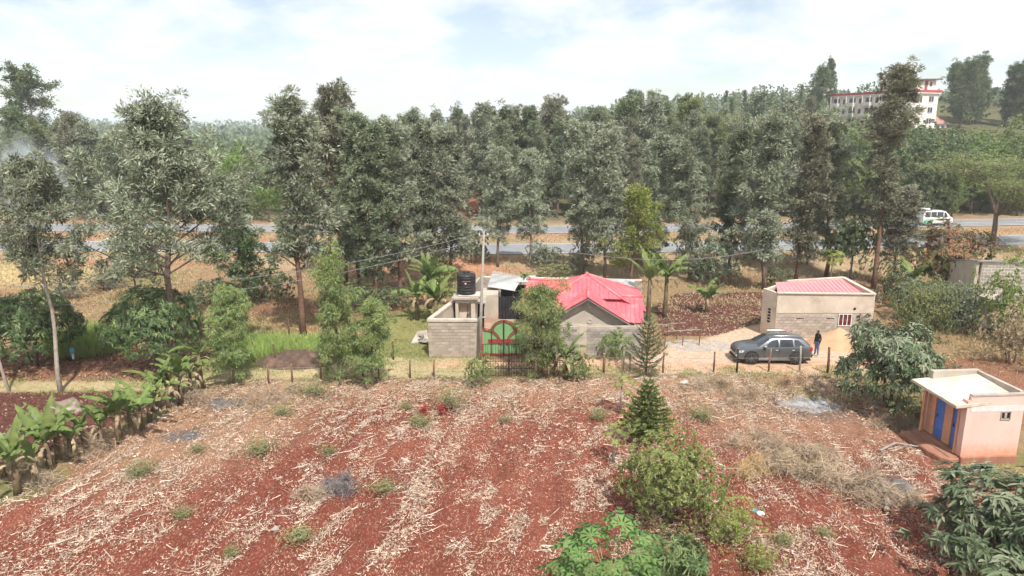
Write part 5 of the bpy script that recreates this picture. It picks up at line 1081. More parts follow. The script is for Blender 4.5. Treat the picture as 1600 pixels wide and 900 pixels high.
# ------------------------------------------------------------------ the man by the car
def person():
    t = thing('person', 'man in a black top and blue jeans standing behind the parked car', 'person', (19.72, 43.55, 0.0), R(-70))
    J = {'pel': (0, 0, 0.96, 0.15, 0.11), 'wst': (0, 0, 1.10, 0.135, 0.10), 'cst': (0, 0.01, 1.30, 0.165, 0.115), 'nkb': (0, 0.015, 1.46, 0.075, 0.075), 'nk': (0, 0.0, 1.53, 0.056, 0.058), 'hd': (0, -0.015, 1.64, 0.078, 0.095), 'ht': (0, 0.0, 1.74, 0.06, 0.075)}
    for s, sg in (('l', -1), ('r', 1)):
        J['sh' + s] = (sg * 0.17, 0.015, 1.42, 0.068, 0.068); J['el' + s] = (sg * 0.235, 0.05, 1.14, 0.050, 0.050); J['wr' + s] = (sg * 0.225, -0.03, 0.90, 0.034, 0.034); J['hn' + s] = (sg * 0.215, -0.06, 0.82, 0.022, 0.04)
        J['hp' + s] = (sg * 0.095, 0, 0.90, 0.095, 0.10); J['kn' + s] = (sg * 0.105 + (0.02 if sg > 0 else -0.01), -0.02 * sg, 0.50, 0.068, 0.07); J['an' + s] = (sg * 0.115, 0.02 * sg, 0.10, 0.05, 0.052); J['to' + s] = (sg * 0.125, 0.02 * sg - 0.14, 0.045, 0.045, 0.035)
    names = list(J); E_ = [('pel', 'wst'), ('wst', 'cst'), ('cst', 'nkb'), ('nkb', 'nk'), ('nk', 'hd'), ('hd', 'ht')]
    for s in 'lr': E_ += [('nkb', 'sh' + s), ('sh' + s, 'el' + s), ('el' + s, 'wr' + s), ('wr' + s, 'hn' + s), ('pel', 'hp' + s), ('hp' + s, 'kn' + s), ('kn' + s, 'an' + s), ('an' + s, 'to' + s)]
    # five fingers on each hand
    for s, sg in (('l', -1), ('r', 1)):
        for k, (oy, ln) in enumerate(((-0.035, 0.075), (-0.012, 0.085), (0.012, 0.08), (0.034, 0.065))):
            hx, hy, hzv = J['hn' + s][:3]; J['f%d%s' % (k, s)] = (hx - sg * 0.012, hy + oy - 0.01, hzv - ln * 0.5, 0.010, 0.010); J['g%d%s' % (k, s)] = (hx - sg * 0.03, hy + oy - 0.015, hzv - ln, 0.008, 0.008)
            E_ += [('hn' + s, 'f%d%s' % (k, s)), ('f%d%s' % (k, s), 'g%d%s' % (k, s))]
        hx, hy, hzv = J['wr' + s][:3]; J['th' + s] = (hx - sg * 0.02, hy - 0.06, hzv - 0.07, 0.011, 0.011); J['tt' + s] = (hx - sg * 0.03, hy - 0.075, hzv - 0.11, 0.009, 0.009); E_ += [('wr' + s, 'th' + s), ('th' + s, 'tt' + s)]
    names = list(J); me = bpy.data.meshes.new('body'); me.from_pydata([J[n][:3] for n in names], [(names.index(a), names.index(b)) for a, b in E_], [])
    o = bpy.data.objects.new('body_cage', me); COL.objects.link(o)
    m1 = o.modifiers.new('skin', 'SKIN'); m1.use_smooth_shade = True; m2 = o.modifiers.new('sub', 'SUBSURF'); m2.levels = 2; m2.render_levels = 2
    lay = me.skin_vertices[0].data
    for i, n in enumerate(names): lay[i].radius = (J[n][3], J[n][4]); lay[i].use_root = (n == 'pel')
    dg = bpy.context.evaluated_depsgraph_get(); dg.update(); ev = o.evaluated_get(dg); bm = bpy.data.meshes.new_from_object(ev); bpy.data.objects.remove(o)
    for n in ('skin', 'jacket', 'jeans', 'shoe', 'hair'): bm.materials.append(MATS[n])
    for p in bm.polygons:
        c = p.center; r_ = abs(c.x)
        k = 3 if c.z < 0.085 else 2 if (c.z < 0.99 and r_ < 0.185) or c.z < 0.78 and r_ < 0.17 else 0 if c.z > 1.51 or c.z < 0.905 else 1
        if c.z > 1.66 and (c.y > -0.06 or c.z > 1.74) or (c.z > 1.60 and c.y > 0.04): k = 4
        p.material_index = k; p.use_smooth = True
    bm.name = 'body'; link('body', bm, t)
    MB().tube([(0, -0.105, 1.665), (0, -0.13, 1.635), (0, -0.105, 1.63)], [0.008, 0.016, 0.01], 6).build('nose', MATS['skin'], t, True)
    for sg in (-1, 1):
        MB().tube([(sg * 0.083, 0.0, 1.67), (sg * 0.094, 0.012, 1.65), (sg * 0.083, 0.0, 1.62)], [0.008, 0.016, 0.008], 6).build('ear', MATS['skin'], t, True)
        MB().tube([(sg * 0.032, -0.100, 1.668), (sg * 0.032, -0.108, 1.668)], [0.012, 0.006], 7).build('eye', MATS['print_white'], t, True)
    MB().tube([(-0.022, -0.100, 1.598), (0, -0.106, 1.596), (0.022, -0.100, 1.598)], 0.006, 5).build('mouth', MATS['skin'], t, True)
person()

# ------------------------------------------------------------------ trees, one by one
TREES = [   # kind, label, variant, ground point, scale, turn, leaf, bark
 ('tall_tree', 'tall spreading tree with bare leaning trunk behind the round mango tree', 'spread', (-20.32, 40.56, 0), (1.0, 1.0, 1.02), 2.0, 'grev', 'bark'),
 ('slender_tree', 'slender tree with bare pinkish trunk and high airy crown at the left', 'umbrella_thin', (-25.27, 37.16, 0), (0.86, 0.86, 1.0), 0.5, 'grev', 'bark_pale'),
 ('slender_tree', 'bare leaning trunk cut by the left edge beside the ploughed patch', 'umbrella_thin', (-28.17, 37.16, 0), (0.55, 0.55, 1.12), 3.6, 'grev_brown', 'bark_pale'),
 ('silky_oak', 'silky oak with pale forked upper trunk left of the tallest crown', 'open0', (-14.81, 47.98, 0), (1.05, 1.05, 1.0), 0.4, 'grev', 'bark_red'),
 ('silky_oak', 'tallest silky oak of the left group with reddish bare trunk', 'open1', (-17.11, 64.44, 0), (1.0, 1.0, 1.07), 1.2, 'grev_brown', 'bark_red'),
 ('silky_oak', 'thin silky oak with knotted top right behind the tallest crown', 'spire0', (-15.87, 65.56, 0), (1.0, 1.0, 1.10), 2.2, 'grev_brown', 'bark_red'),
 ('silky_oak', 'dense dark silky oak behind the bright green young trees', 'grev0', (-13.53, 60.31, 0), (1.05, 1.05, 1.0), 0.2, 'grev_dark', 'bark_red'),
 ('silky_oak', 'dark silky oak with two straight brown stems left of the banana clump', 'grev1', (-11.24, 57.08, 0), (1.0, 1.0, 0.94), 1.9, 'grev_dark', 'bark_red'),
 ('silky_oak', 'broad grey-green silky oak directly behind the banana clump', 'grev2', (-9.75, 60.31, 0), (1.0, 1.0, 0.97), 3.0, 'grev', 'bark_red'),
 ('silky_oak', 'silvery silky oak behind the water tank', 'grev3', (-7.86, 63.9, 0), (1.0, 1.0, 0.98), 0.9, 'grev', 'bark_red'),
 ('silky_oak', 'grey silky oak left of the red lane, above the tank', 'grev0', (-5.91, 66.14, 0), (1.0, 1.0, 0.93), 4.4, 'grev', 'bark'),
 ('young_silky_oak', 'slim silver-topped tree just right of the utility pole', 'silver0', (-1.45, 71.09, 0), (1.0, 1.0, 0.97), 0.0, 'grev', 'bark'),
 ('young_silky_oak', 'slim pale tree above the left half of the red roof', 'silver1', (1.91, 71.09, 0), (0.95, 0.95, 0.97), 1.0, 'grev', 'bark_pale'),
 ('young_silky_oak', 'tall conical silver tree above the middle of the red roof', 'silver2', (6.87, 68.53, 0), (1.1, 1.1, 1.18), 2.0, 'grev', 'bark'),
 ('young_silky_oak', 'broad silver-crowned tree with dark trunk behind the yellow-green tree', 'silver0', (8.86, 66.14, 0), (1.15, 1.15, 1.14), 3.0, 'grev', 'bark'),
 ('silky_oak', 'silver silky oak just right behind the yellow-green tree', 'grev2', (13.48, 69.15, 0), (0.85, 0.85, 0.88), 5.1, 'grev', 'bark'),
 ('lime_tree', 'yellow-green loose crowned tree in front of the silver trees', 'limetree', (11.38, 66.14, 0), (1.15, 1.15, 1.12), 1.5, 'lime', 'bark_red'),
 ('young_silky_oak', 'silver tree with bare grey inner branches right of the yellow-green tree', 'open2', (17.4, 67.31, 0), (0.95, 0.95, 0.80), 0.8, 'grev', 'bark_pale'),
 ('silky_oak', 'large full silky oak left behind the dark plot', 'grev1', (22.02, 69.79, 0), (0.95, 0.95, 0.94), 2.7, 'grev_dark', 'bark'),
 ('silky_oak', 'large dense silky oak with thick dark trunk above the dark plot', 'grev3', (23.15, 62.83, 0), (1.1, 1.1, 1.02), 4.0, 'grev', 'bark'),
 ('silky_oak', 'grey-green silky oak behind the left end of the sunken red roof', 'grev0', (27.72, 67.31, 0), (1.05, 1.05, 1.0), 5.5, 'grev_brown', 'bark_red'),
 ('silky_oak', 'grey-green silky oak behind the yellow papaya tree', 'grev2', (31.19, 68.53, 0), (1.1, 1.1, 1.03), 1.1, 'grev', 'bark_red'),
 ('tall_sparse_tree', 'tallest sparse tree with long reddish trunk in front of the apartment block', 'sparse', (33.05, 62.83, 0), (1.05, 1.05, 0.97), 0.6, 'grev_brown', 'bark_red'),
 ('silky_oak', 'short olive tree leaning beside the tallest sparse tree', 'silver1', (35.54, 64.44, 0), (1.05, 1.05, 0.75), 2.8, 'grev_brown', 'bark_red'),
 ('bare_tree', 'leafless grey tree between the dark silky oaks', 'bare', (-9.6, 64.44, 0), 1.15, 0.0, 'grev', 'bark_pale'),
 ('bare_tree', 'thin leafless tree beside the silver tree with inner branches', 'bare', (18.12, 66.72, 0), 1.1, 2.0, 'grev', 'bark_pale'),
 ('mango_tree', 'round dark green mango tree on the left below the dry bank', 'mango0', (-21.6, 40.8, 0), 1.12, 0.0, 'mango', 'bark'),
 ('mango_tree', 'dark mango tree at the left edge beside the tall grass', 'mango1', (-29.69, 41.51, 0), (1.22, 1.22, 1.12), 1.0, 'mango', 'bark'),
 ('mango_tree', 'dark mango tree under the silky oaks left of the tall sparse tree', 'broad0', (32.22, 65.56, 0), (0.52, 0.52, 0.72), 2.0, 'mango', 'bark'),
 ('mango_tree', 'mango tree flushed with orange-red young leaves beside the block house', 'flush', (36.86, 58.42, 0), (1.1, 1.1, 1.15), 0.5, 'flush_mango', 'bark'),
 ('mango_tree', 'small mango tree at the back of the dark plot', 'shrub1', (19.33, 64.44, 0), (2.1, 1.8, 2.4), 2.2, 'avocado', 'bark_red'),
 ('dark_green_tree', 'dark green bushy tree right of the dry bank, beside the highway', 'wood0', (-21.99, 56.65, 0), (0.72, 0.72, 0.62), 0.0, 'mango', 'bark'),
 ('dark_green_tree', 'low dark tree in front of the dry bank behind the tall spreading tree', 'broad1', (-32.05, 58.42, 0), (0.5, 0.5, 0.55), 0.0, 'avocado', 'bark'),
 ('avocado_tree', 'grey-green avocado tree with several red stems left of the latrine', 'avocado', (19.87, 34.59, 0), (1.12, 1.12, 1.10), 0.0, 'avocado', 'bark_red'),
 ('avocado_tree', 'near broadleaf tree cut by the lower right corner', 'corner', (16.9, 20.6, 0), (1.65, 1.55, 0.86), 1.0, 'avocado', 'bark'),
 ('young_eucalyptus', 'taller bright green young eucalyptus by the fence', 'euc0', (-9.87, 38.27, 0), (0.95, 0.95, 1.33), 0.0, 'euc', 'green_stem'),
 ('young_eucalyptus', 'shorter green young eucalyptus right of the taller one', 'euc1', (-8.01, 38.17, 0), (0.92, 0.92, 0.88), 1.0, 'euc', 'green_stem'),
 ('young_eucalyptus', 'yellow-green young tree beside the banana stems on the left', 'euc1', (-16.02, 38.37, 0), (0.95, 0.95, 1.0), 2.0, 'euc', 'bark'),
 ('leafy_tree', 'dense green leafy tree hiding the right half of the gates', 'gatetree', (1.75, 39.66, 0), (1.0, 1.0, 1.06), 0.0, 'euc', 'bark_red'),
 ('norfolk_pine', 'bright green tiered young conifer in the field', 'norfolk', (6.3, 30.59, 0), (1.0, 1.0, 1.05), 0.3, 'pine', 'bark'),
 ('norfolk_pine', 'slim dark conifer in front of the right end of the house', 'araucaria', (7.95, 39.66, 0), (1.0, 1.0, 0.93), 0.3, 'pine_dark', 'bark'),
 ('acacia_tree', 'flat-topped acacia beside the highway at the right edge', 'acacia0', (57.53, 83.49, 0), (1.5, 1.5, 1.62), 0.0, 'acacia', 'bark'),
]
for nm, lb, var, p, sc, rz, lf, bk in TREES:
    e = plant(nm, lb, var, (p[0], p[1]), sc, rz, lf, bk, cat='tree')
    if 'bare leaning trunk cut' in lb: e.rotation_euler = (0, R(-8), 0)

SHRUBS = [
 ('green_bush', 'rounded green bush against the block wall below the gable', 'shrub0', (6.61, 42.74, 0), (0.95, 0.95, 1.05), 'euc'),
 ('large_bush', 'large olive-green bush in the field below the tiered conifer', 'bigbush', (5.91, 23.95, 0), (1.03, 1.0, 1.06), 'bush'),
 ('airy_bush', 'thin light green bush right of the large olive bush', 'airybush', (7.72, 22.36, 0), (1.0, 0.9, 0.9), 'lime'),
 ('airy_bush', 'sprawling yellow-green low shrub at the bottom right of the large bush', 'airybush', (8.24, 20.87, 0), (0.6, 0.55, 0.45), 'lime'),
 ('narrow_leaf_shrub', 'dark shrub with long narrow leaves at the bottom edge', 'oleander', (5.45, 20.03, 0), (1.05, 1.05, 1.1), 'mango'),
 ('cassava_bush', 'bushy green cassava left of the iron bar gate', 'shrub1', (-1.82, 37.76, 0), (0.72, 0.72, 0.95), 'euc'),
 ('cassava_bush', 'pale green cassava bush right of the leafy gate tree', 'shrub2', (3.75, 39.01, 0), (0.8, 0.8, 0.95), 'euc'),
 ('light_shrub', 'light green low shrub above the red weeds', 'airybush', (-3.29, 34.59, 0), (0.75, 0.6, 0.6), 'weed'),
 ('light_shrub', 'green low shrub along the terrace ridge at the upper left of the field', 'airybush', (-10.88, 36.58, 0), (0.75, 0.6, 0.4), 'weed'),
 ('light_shrub', 'dry olive shrub at the foot of the dark conifer', 'shrub0', (8.33, 39.44, 0), (0.32, 0.32, 0.42), 'weed'),
 ('moringa_bush', 'bright feathery green bush in front of the block house', 'airybush', (34.0, 46.5, 0), (1.9, 1.7, 3.0), 'bright'),
 ('moringa_bush', 'green bush right of the bright feathery bush at the right edge', 'airybush', (36.5, 45.5, 0), (1.6, 1.5, 2.2), 'euc'),
 ('olive_bush', 'olive green thicket between the avocado tree and the flushed mango', 'bigbush', (28.6, 47.5, 0), (1.1, 1.0, 1.25), 'acacia'),
 ('olive_bush', 'dense green thicket below the flushed mango tree', 'bigbush', (32.0, 49.5, 0), (1.1, 1.0, 1.15), 'avocado'),
 ('olive_bush', 'brownish dry thicket behind the latrine', 'airybush', (31.3, 42.0, 0), (1.5, 1.2, 1.9), 'dry_leaf'),
 ('olive_bush', 'low green bush at the right edge above the latrine', 'shrub1', (35.0, 41.5, 0), (1.1, 1.0, 1.1), 'weed'),
 ('olive_bush', 'grey shrub on the bank above the left half of the roof', 'shrub2', (2.83, 71.09, 0), (1.4, 1.2, 1.5), 'grev'),
 ('olive_bush', 'grey shrub on the bank above the peak of the roof', 'shrub0', (7.03, 70.11, 0), (1.3, 1.2, 1.3), 'grev'),
 ('olive_bush', 'green shrub at the right end of the back wall', 'shrub1', (4.42, 67.92, 0), (2.2, 0.9, 0.8), 'weed'),
 ('olive_bush', 'dark shrub under the silky oak trunks left of the dark plot', 'shrub2', (17.84, 66.14, 0), (1.6, 1.2, 1.4), 'grev_dark'),
 ('olive_bush', 'scrub on the pale mound at the far left', 'shrub0', (-44.92, 66.14, 0), (1.6, 1.2, 0.9), 'grev_brown'),
 ('olive_bush', 'olive scrub left of the tall spreading trunk below the bank', 'shrub1', (-38.3, 58.88, 0), (1.5, 1.2, 1.0), 'grev_brown'),
 ('olive_bush', 'brown scrub at the foot of the red cut in the bank', 'airybush', (-36.77, 62.05, 0), (1.9, 1.2, 1.2), 'grev_brown'),
 ('olive_bush', 'olive scrub right of the round mango tree', 'shrub2', (-25.05, 56.22, 0), (1.5, 1.2, 1.3), 'woods'),
 ('olive_bush', 'dark scrub left of the silky oak with the pale forked trunk', 'shrub0', (-20.24, 58.42, 0), (2.0, 1.4, 1.5), 'woods'),
 ('olive_bush', 'dark undergrowth bush below the dark silky oak with two stems', 'shrub1', (-12.44, 55.18, 0), (2.0, 1.4, 1.2), 'woods'),
 ('olive_bush', 'dark undergrowth bush left of the banana clump', 'shrub2', (-9.84, 55.8, 0), (1.6, 1.2, 1.0), 'woods'),
 ('olive_bush', 'green climber bush behind the water tank', 'shrub0', (-6.25, 60.8, 0), (1.6, 1.2, 1.6), 'euc'),
 ('olive_bush', 'shrub under the silky oak with the thick dark trunk', 'shrub1', (24.71, 63.9, 0), (1.5, 1.2, 1.0), 'woods'),
 ('olive_bush', 'bush behind the right end of the sunken red roof', 'shrub2', (32.82, 58.42, 0), (1.8, 1.4, 1.8), 'woods'),
 ('olive_bush', 'bush under the mango tree beside the tall sparse trunk', 'shrub0', (30.77, 52.25, 0), (1.9, 1.5, 1.9), 'avocado'),
 ('olive_bush', 'low green scrub behind the avocado tree stems', 'shrub1', (20.75, 33.58, 0), (1.3, 0.9, 0.5), 'weed'),
]
for nm, lb, var, p, sc, lf in SHRUBS:
    plant(nm, lb, var, (p[0], p[1]), sc, None, lf, 'green_stem' if lf in ('euc', 'lime', 'bright') else 'bark', cat='bush')

WEEDS = [((220,742), 0.62, 'in front of the banana row, nearest the left edge'), ((285,805), 0.40, 'low on the terrace ridge at the lower left'), ((405,712), 0.66, 'beside the terrace ridge at the middle left'), ((512,708), 0.42, 'above the grey twig pile'), ((310,706), 0.35, 'upslope of the weed in front of the banana row'),
         ((602,768), 0.50, 'right of the grey twig pile'), ((655,664), 0.55, 'left below the red weeds'), ((790,662), 0.35, 'alone in the middle of the upper field'), ((470,846), 0.5, 'in a straw patch near the bottom left'), ((935,655), 0.5, 'left of the small papaya trees'), ((1095,655), 0.7, 'right of the tiered conifer'),
         ((440,650), 0.5, 'at the upper left margin beside the dry brush'), ((840,592), 0.4, 'at the foot of the leafy gate tree'), ((635,640), 0.35, 'left above the red weeds'), ((360,865), 0.3, 'near the bottom edge on the left'), ((1225,850), 0.35, 'right of the sprawling yellow-green shrub'), ((1290,838), 0.3, 'in the straw row at the lower right')]
for (q, s, lb), p in zip(WEEDS, [(-15.8, 27.46, 0), (-12.57, 24.26, 0), (-11.39, 29.26, 0), (-8.37, 29.52, 0), (-14.3, 29.65, 0), (-5.15, 26.06, 0), (-4.61, 32.63, 0), (-0.32, 32.78, 0), (-7.54, 22.51, 0), (4.38, 33.34, 0), (9.57, 33.34, 0), (-11.81, 33.75, 0), (1.51, 39.22, 0), (-5.54, 34.59, 0), (-9.77, 21.78, 0), (9.66, 22.36, 0), (11.34, 22.84, 0)]):
    plant('weed_clump', 'pale green weed clump ' + lb, 'airybush', (p[0], p[1]), (s, s * 0.9, s * 0.55), None, 'weed', 'green_stem', 'weed clumps in the field', 'weed')
for lb, p in (('red-leaved weed in the upper field, the left of two', (-4.52, 33.91, 0)), ('red-leaved weed in the upper field, the right of two', (-3.61, 33.75, 0))):
    plant('red_weed', lb, 'airybush', (p[0], p[1]), (0.22, 0.20, 0.34), None, 'red_leaf', 'gate_red', 'red weeds', 'weed')

# bushes along the near shoulder of the highway
for k, (xx, wh) in enumerate(((-52, 'beyond the red cut in the bank'), (-40, 'right of the tall spreading trunk'), (-31, 'beside the dark green bushy tree'), (-24, 'behind the forked silky oak'), (-19.5, 'behind the tallest silky oak'), (-14, 'behind the taller young eucalyptus'), (-9.5, 'behind the banana clump'), (-4, 'behind the water tank'), (3.6, 'between the two slim pale trees'), (8.6, 'right of the conical silver tree'), (13, 'right of the yellow-green tree'), (18.5, 'behind the small mango tree'), (22, 'left of the thick dark trunk'), (26.5, 'behind the parapet house'), (31, 'left of the tallest sparse tree'), (38, 'right of the tallest sparse tree'))):
    yy = float(road_y(xx)) - 2.5 - 1.8 * (k % 3); s_ = 1.0 + 0.35 * ((k * 7) % 4) / 3
    plant('roadside_bush', 'low bush on the highway shoulder ' + wh, 'shrub%d' % (k % 3), (xx, yy), (1.5 * s_, 1.2 * s_, (1.3 + 0.5 * (k % 2)) * s_), None, ('grev_dark', 'woods', 'grev')[k % 3], 'bark', 'bushes on the highway shoulder', 'bush')

# bananas
for lb, p, sc, n, dead, sh in (
 ('banana plant at the left edge of the field, nearest the camera', (-19.93, 25.85, 0), 1.15, 8, 4, 0.9), ('low banana plant behind the nearest one at the left edge', (-21.54, 27.29, 0), 1.05, 7, 3, 0.8), ('banana plant with upright leaves, third along the row from the left edge', (-19.82, 27.69, 0), 1.1, 7, 4, 0.9),
 ('banana plant below the boulder in the ploughed patch', (-20.03, 28.64, 0), 0.95, 6, 3, 0.9), ('short banana plant with a single bent leaf right of the boulder', (-19.42, 29.52, 0), 0.9, 5, 4, 0.9), ('biggest banana plant of the row with thick brown stem', (-18.37, 30.59, 0), 1.15, 9, 4, 0.95), ('banana plant just behind the biggest one of the row', (-18.08, 32.02, 0), 1.0, 6, 4, 0.8),
 ('banana plant with tall upright leaves in the upper part of the row', (-18.53, 34.59, 0), 1.1, 6, 5, 0.95), ('banana plant wrapped in dead leaves near the top of the row', (-17.64, 35.29, 0), 1.05, 4, 8, 1.1), ('dry banana stem with one green leaf at the top of the row', (-17.55, 37.56, 0), 1.15, 3, 8, 1.2),
 ('young banana sucker between the nearest banana plants', (-20.01, 26.91, 0), 0.8, 6, 4, 0.7), ('banana sucker at the foot of the boulder', (-19.69, 29.01, 0), 0.85, 6, 4, 0.8), ('banana plant left beside the biggest one of the row', (-18.9, 30.04, 0), 0.95, 6, 5, 0.85), ('banana plant leaning out of the row above the biggest one', (-18.2, 31.29, 0), 0.95, 6, 5, 0.9), ('banana plant in the gap of the row below the dead-leaved one', (-18.07, 34.76, 0), 0.95, 6, 6, 0.9), ('banana plant with yellowing leaves near the top of the row', (-17.66, 36.58, 0), 0.95, 5, 7, 1.0), ('small banana plant between the upper two', (-18.17, 32.94, 0), 0.85, 6, 5, 0.8),
 ('banana plant left of the yellow-green young tree, behind the fence line', (-18.38, 43.0, 0), 1.0, 6, 2, 1.3),
 ('large banana plant left of the water tank, nearest the wall', (-5.71, 51.34, 0), 1.35, 11, 3, 1.0), ('large banana plant in the clump left of the tank, outermost', (-7.29, 52.25, 0), 1.35, 11, 3, 1.0), ('banana plant at the back of the clump left of the tank', (-6.7, 55.8, 0), 1.45, 11, 2, 1.2),
 ('banana plant beside the leafy gate tree in front of the wall', (3.16, 39.22, 0), 1.0, 6, 7, 0.95), ('drooping banana plant with dead skirt right of the gate tree', (2.57, 39.44, 0), 0.8, 3, 8, 0.9),
 ('tall banana plant behind the right end of the house', (10.44, 52.25, 0), 1.35, 8, 3, 1.7), ('tall banana plant with brown stem right of the dark conifer top', (11.87, 53.0, 0), 1.3, 8, 3, 1.7), ('small banana plant alone in the dark plot', (15.48, 54.17, 0), 1.2, 8, 4, 0.8), ('banana plant behind the parapet house at the right', (32.02, 55.18, 0), 1.25, 7, 2, 1.4)):
    banana(lb, p, sc, n, dead, 'banana plants', stemh=sh)

# papayas
papaya('big papaya with deeply cut leaves at the bottom edge', (2.73, 17.95, 0), 1.75, 34, 1.75, 1.5)
papaya('thin papaya seedling left of the tiered conifer', (4.47, 28.64, 0), 1.55, 9, 0.75, 0.45, True)
papaya('thin papaya above the tiered conifer with yellowing leaves', (5.63, 34.08, 0), 1.7, 10, 0.85, 0.6, True)
papaya('yellow-green papaya tree behind the sunken red roof', (29.12, 62.83, 0), 2.9, 16, 1.5, 0.8, True)
papaya('small bright papaya behind the block house at the right edge', (46.5, 60, 0), 3.2, 14, 1.4, 0.8, True)

# ------------------------------------------------------------------ the wood beyond the highway
rw = random.Random(77)
PTX = [-115, -95, -82, -70, -60, -50, -42, -34, -26, -10, 0, 10, 20, 40, 60, 80, 100, 130, 170]
PTZ = [10, 12, 14, 14.5, 13, 10, 5.5, 6, 14, 15.5, 16.5, 17, 17.5, 16.5, 15, 14, 13, 13, 13]         # canopy height of the belt along the road
WOOD = []
for row, (off, step) in enumerate(((28, 4.2), (33, 4.6), (41, 5.0), (52, 5.8), (68, 7.5))):
    x = -0.86 * (80 + off)
    while x < 0.84 * (84 + off):
        xx = x + rw.uniform(-1.5, 1.5); yy = float(road_y(xx)) + off + rw.uniform(-2.5, 2.5); x += step * rw.uniform(0.75, 1.25)
        if -11.5 < xx < -5.0 and off < 50: continue                           # the red lane
        az = xx / yy
        if az < -0.64 and row < 2: continue                                      # open ground where the smoke rises
        if -0.43 < az < -0.375 and row > 0: continue                             # the gap that shows the far hills
        g = hz(xx, yy); top = float(np.interp(xx * 118 / yy, PTX, PTZ))
        H_ = max(4.5, top * rw.uniform(0.80, 1.08) - (g - 0.8) * 0.35)
        if az > 0.42: H_ = max(4.0, min(H_, 13.4 - g + rw.uniform(-4, 1.2)))     # below the apartment block
        if row == 0: H_ *= 0.82
        v = rw.choice(['wood0', 'wood1', 'wood2', 'wood3', 'wood1', 'grev1', 'grev3', 'spire0', 'spire1', 'grev0'] if H_ > 9 else ['wood0', 'broad0', 'broad1', 'wood2']) if az < 0.44 else rw.choice(['broad0', 'broad1', 'broad2', 'broad1', 'wood0'])
        base = {'w': 15, 'g': 15, 's': 16, 'b': 8.6}[v[0]]; k = H_ / base; kx = k * (rw.uniform(0.85, 1.15) if v[0] != 'b' else rw.uniform(0.85, 1.1))
        lf = rw.choice(['woods', 'grev_dark', 'grev', 'acacia', 'grev_brown', 'grev_dark']) if az < 0.44 else rw.choice(['woods', 'mango', 'mango', 'euc', 'woods'])
        WOOD.append((az, row, H_, v, lf, plant('woodland_tree', None, v, (xx, yy, g), (kx, kx, k), rw.uniform(0, 6.28), lf, 'bark', None, 'tree')))
AZL = [(-9, 'at the far left edge'), (-0.60, 'left behind the tall spreading tree'), (-0.50, 'right behind the tall spreading tree'), (-0.40, 'left behind the forked silky oak'), (-0.30, 'behind the tallest silky oak'), (-0.20, 'behind the banana clump'), (-0.10, 'above the water tank'), (-0.02, 'above the green gate'), (0.06, 'above the left half of the red roof'),
       (0.13, 'above the right half of the red roof'), (0.20, 'above the slim dark conifer'), (0.28, 'above the dark plot'), (0.36, 'above the parked car'), (0.44, 'above the sunken red roof'), (0.52, 'below the apartment block'), (0.60, 'above the minibus'), (0.67, 'above the flat-topped acacia')]
ROWL = ['front row', 'second row', 'third row', 'fourth row', 'rearmost row']
COLL = {'acacia': 'olive yellow', 'grev_brown': 'brownish', 'woods': 'dark green', 'grev_dark': 'dark olive', 'grev': 'silvery', 'bright': 'bright green', 'euc': 'fresh green', 'mango': 'deep green'}
SHPL = {'w': 'full', 'g': 'upright', 's': 'narrow', 'b': 'domed'}
names = {}
for az, row, H_, v, lf, e in sorted(WOOD, key=lambda q: q[0]):
    where = [s_ for a_, s_ in AZL if az >= a_][-1]; key = '%s %s woodland tree %s, %s' % (COLL[lf], SHPL[v[0]], where, ROWL[row]); names.setdefault(key, []).append(e)
ORD = ['leftmost', 'second from left', 'third from left', 'fourth from left', 'fifth from left']
for key, es in names.items():
    for i_, e in enumerate(es): tag(e, key if len(es) == 1 else ORD[i_] + ' ' + key.replace('woodland ', '').replace('of the red roof', 'of the roof'), None, 'trees of the wood beyond the highway')
for lb, var, p, sc, lf in (
 ('dark flat-crowned acacia standing above the wood, right of the middle', 'acacia1', (34, 128), (1.1, 1.1, 1.18), 'acacia'), ('second flat-crowned acacia beside the first, further right', 'acacia1', (43, 131), (0.95, 0.95, 1.05), 'acacia'),
 ('giant tree with long pale trunk on the skyline at the far left', 'giant', (-100, 150), (1.0, 1.0, 1.05), 'woods'), ('dark tree below the giant at the far left skyline', 'wood2', (-84, 122), (1.0, 1.0, 1.08), 'woods'), ('small umbrella acacia on the left skyline', 'acacia1', (-86, 140), (0.45, 0.45, 1.25), 'woods'),
 ('bright green bamboo-like tree beyond the road at the left', 'broad2', (-43, 112), (0.95, 0.95, 1.15), 'bright'), ('bright green bush at the roadside left of the dark green tree', 'broad1', (-36, 104), (0.55, 0.55, 0.75), 'bright'), ('light green bush behind the bamboo-like tree', 'broad0', (-50, 118), (0.8, 0.8, 1.0), 'lime'),
 ('bright lime broadleaf tree below the apartment block, rightmost', 'broad1', (99, 132), (1.0, 1.0, 1.25), 'lime'), ('bright green broadleaf tree below the apartment block', 'broad0', (84, 128), (1.05, 1.05, 1.2), 'bright'), ('dark green dome tree below the apartment block', 'broad2', (76, 124), (1.15, 1.15, 1.3), 'mango'),
 ('rounded tree on the skyline left of the apartment block', 'wood3', (89, 214), (1.3, 1.3, 1.12), 'woods'), ('tall spindly tree on the skyline left of the apartment block', 'open1', (100, 228), (0.8, 0.8, 1.1), 'woods')):
    plant('landmark_tree', lb, var, p, sc, None, lf, 'bark_pale' if 'giant' in lb else 'bark', cat='tree')
ORD2 = ['first', 'second', 'third', 'fourth', 'fifth', 'sixth', 'seventh', 'eighth', 'ninth', 'tenth', 'eleventh']
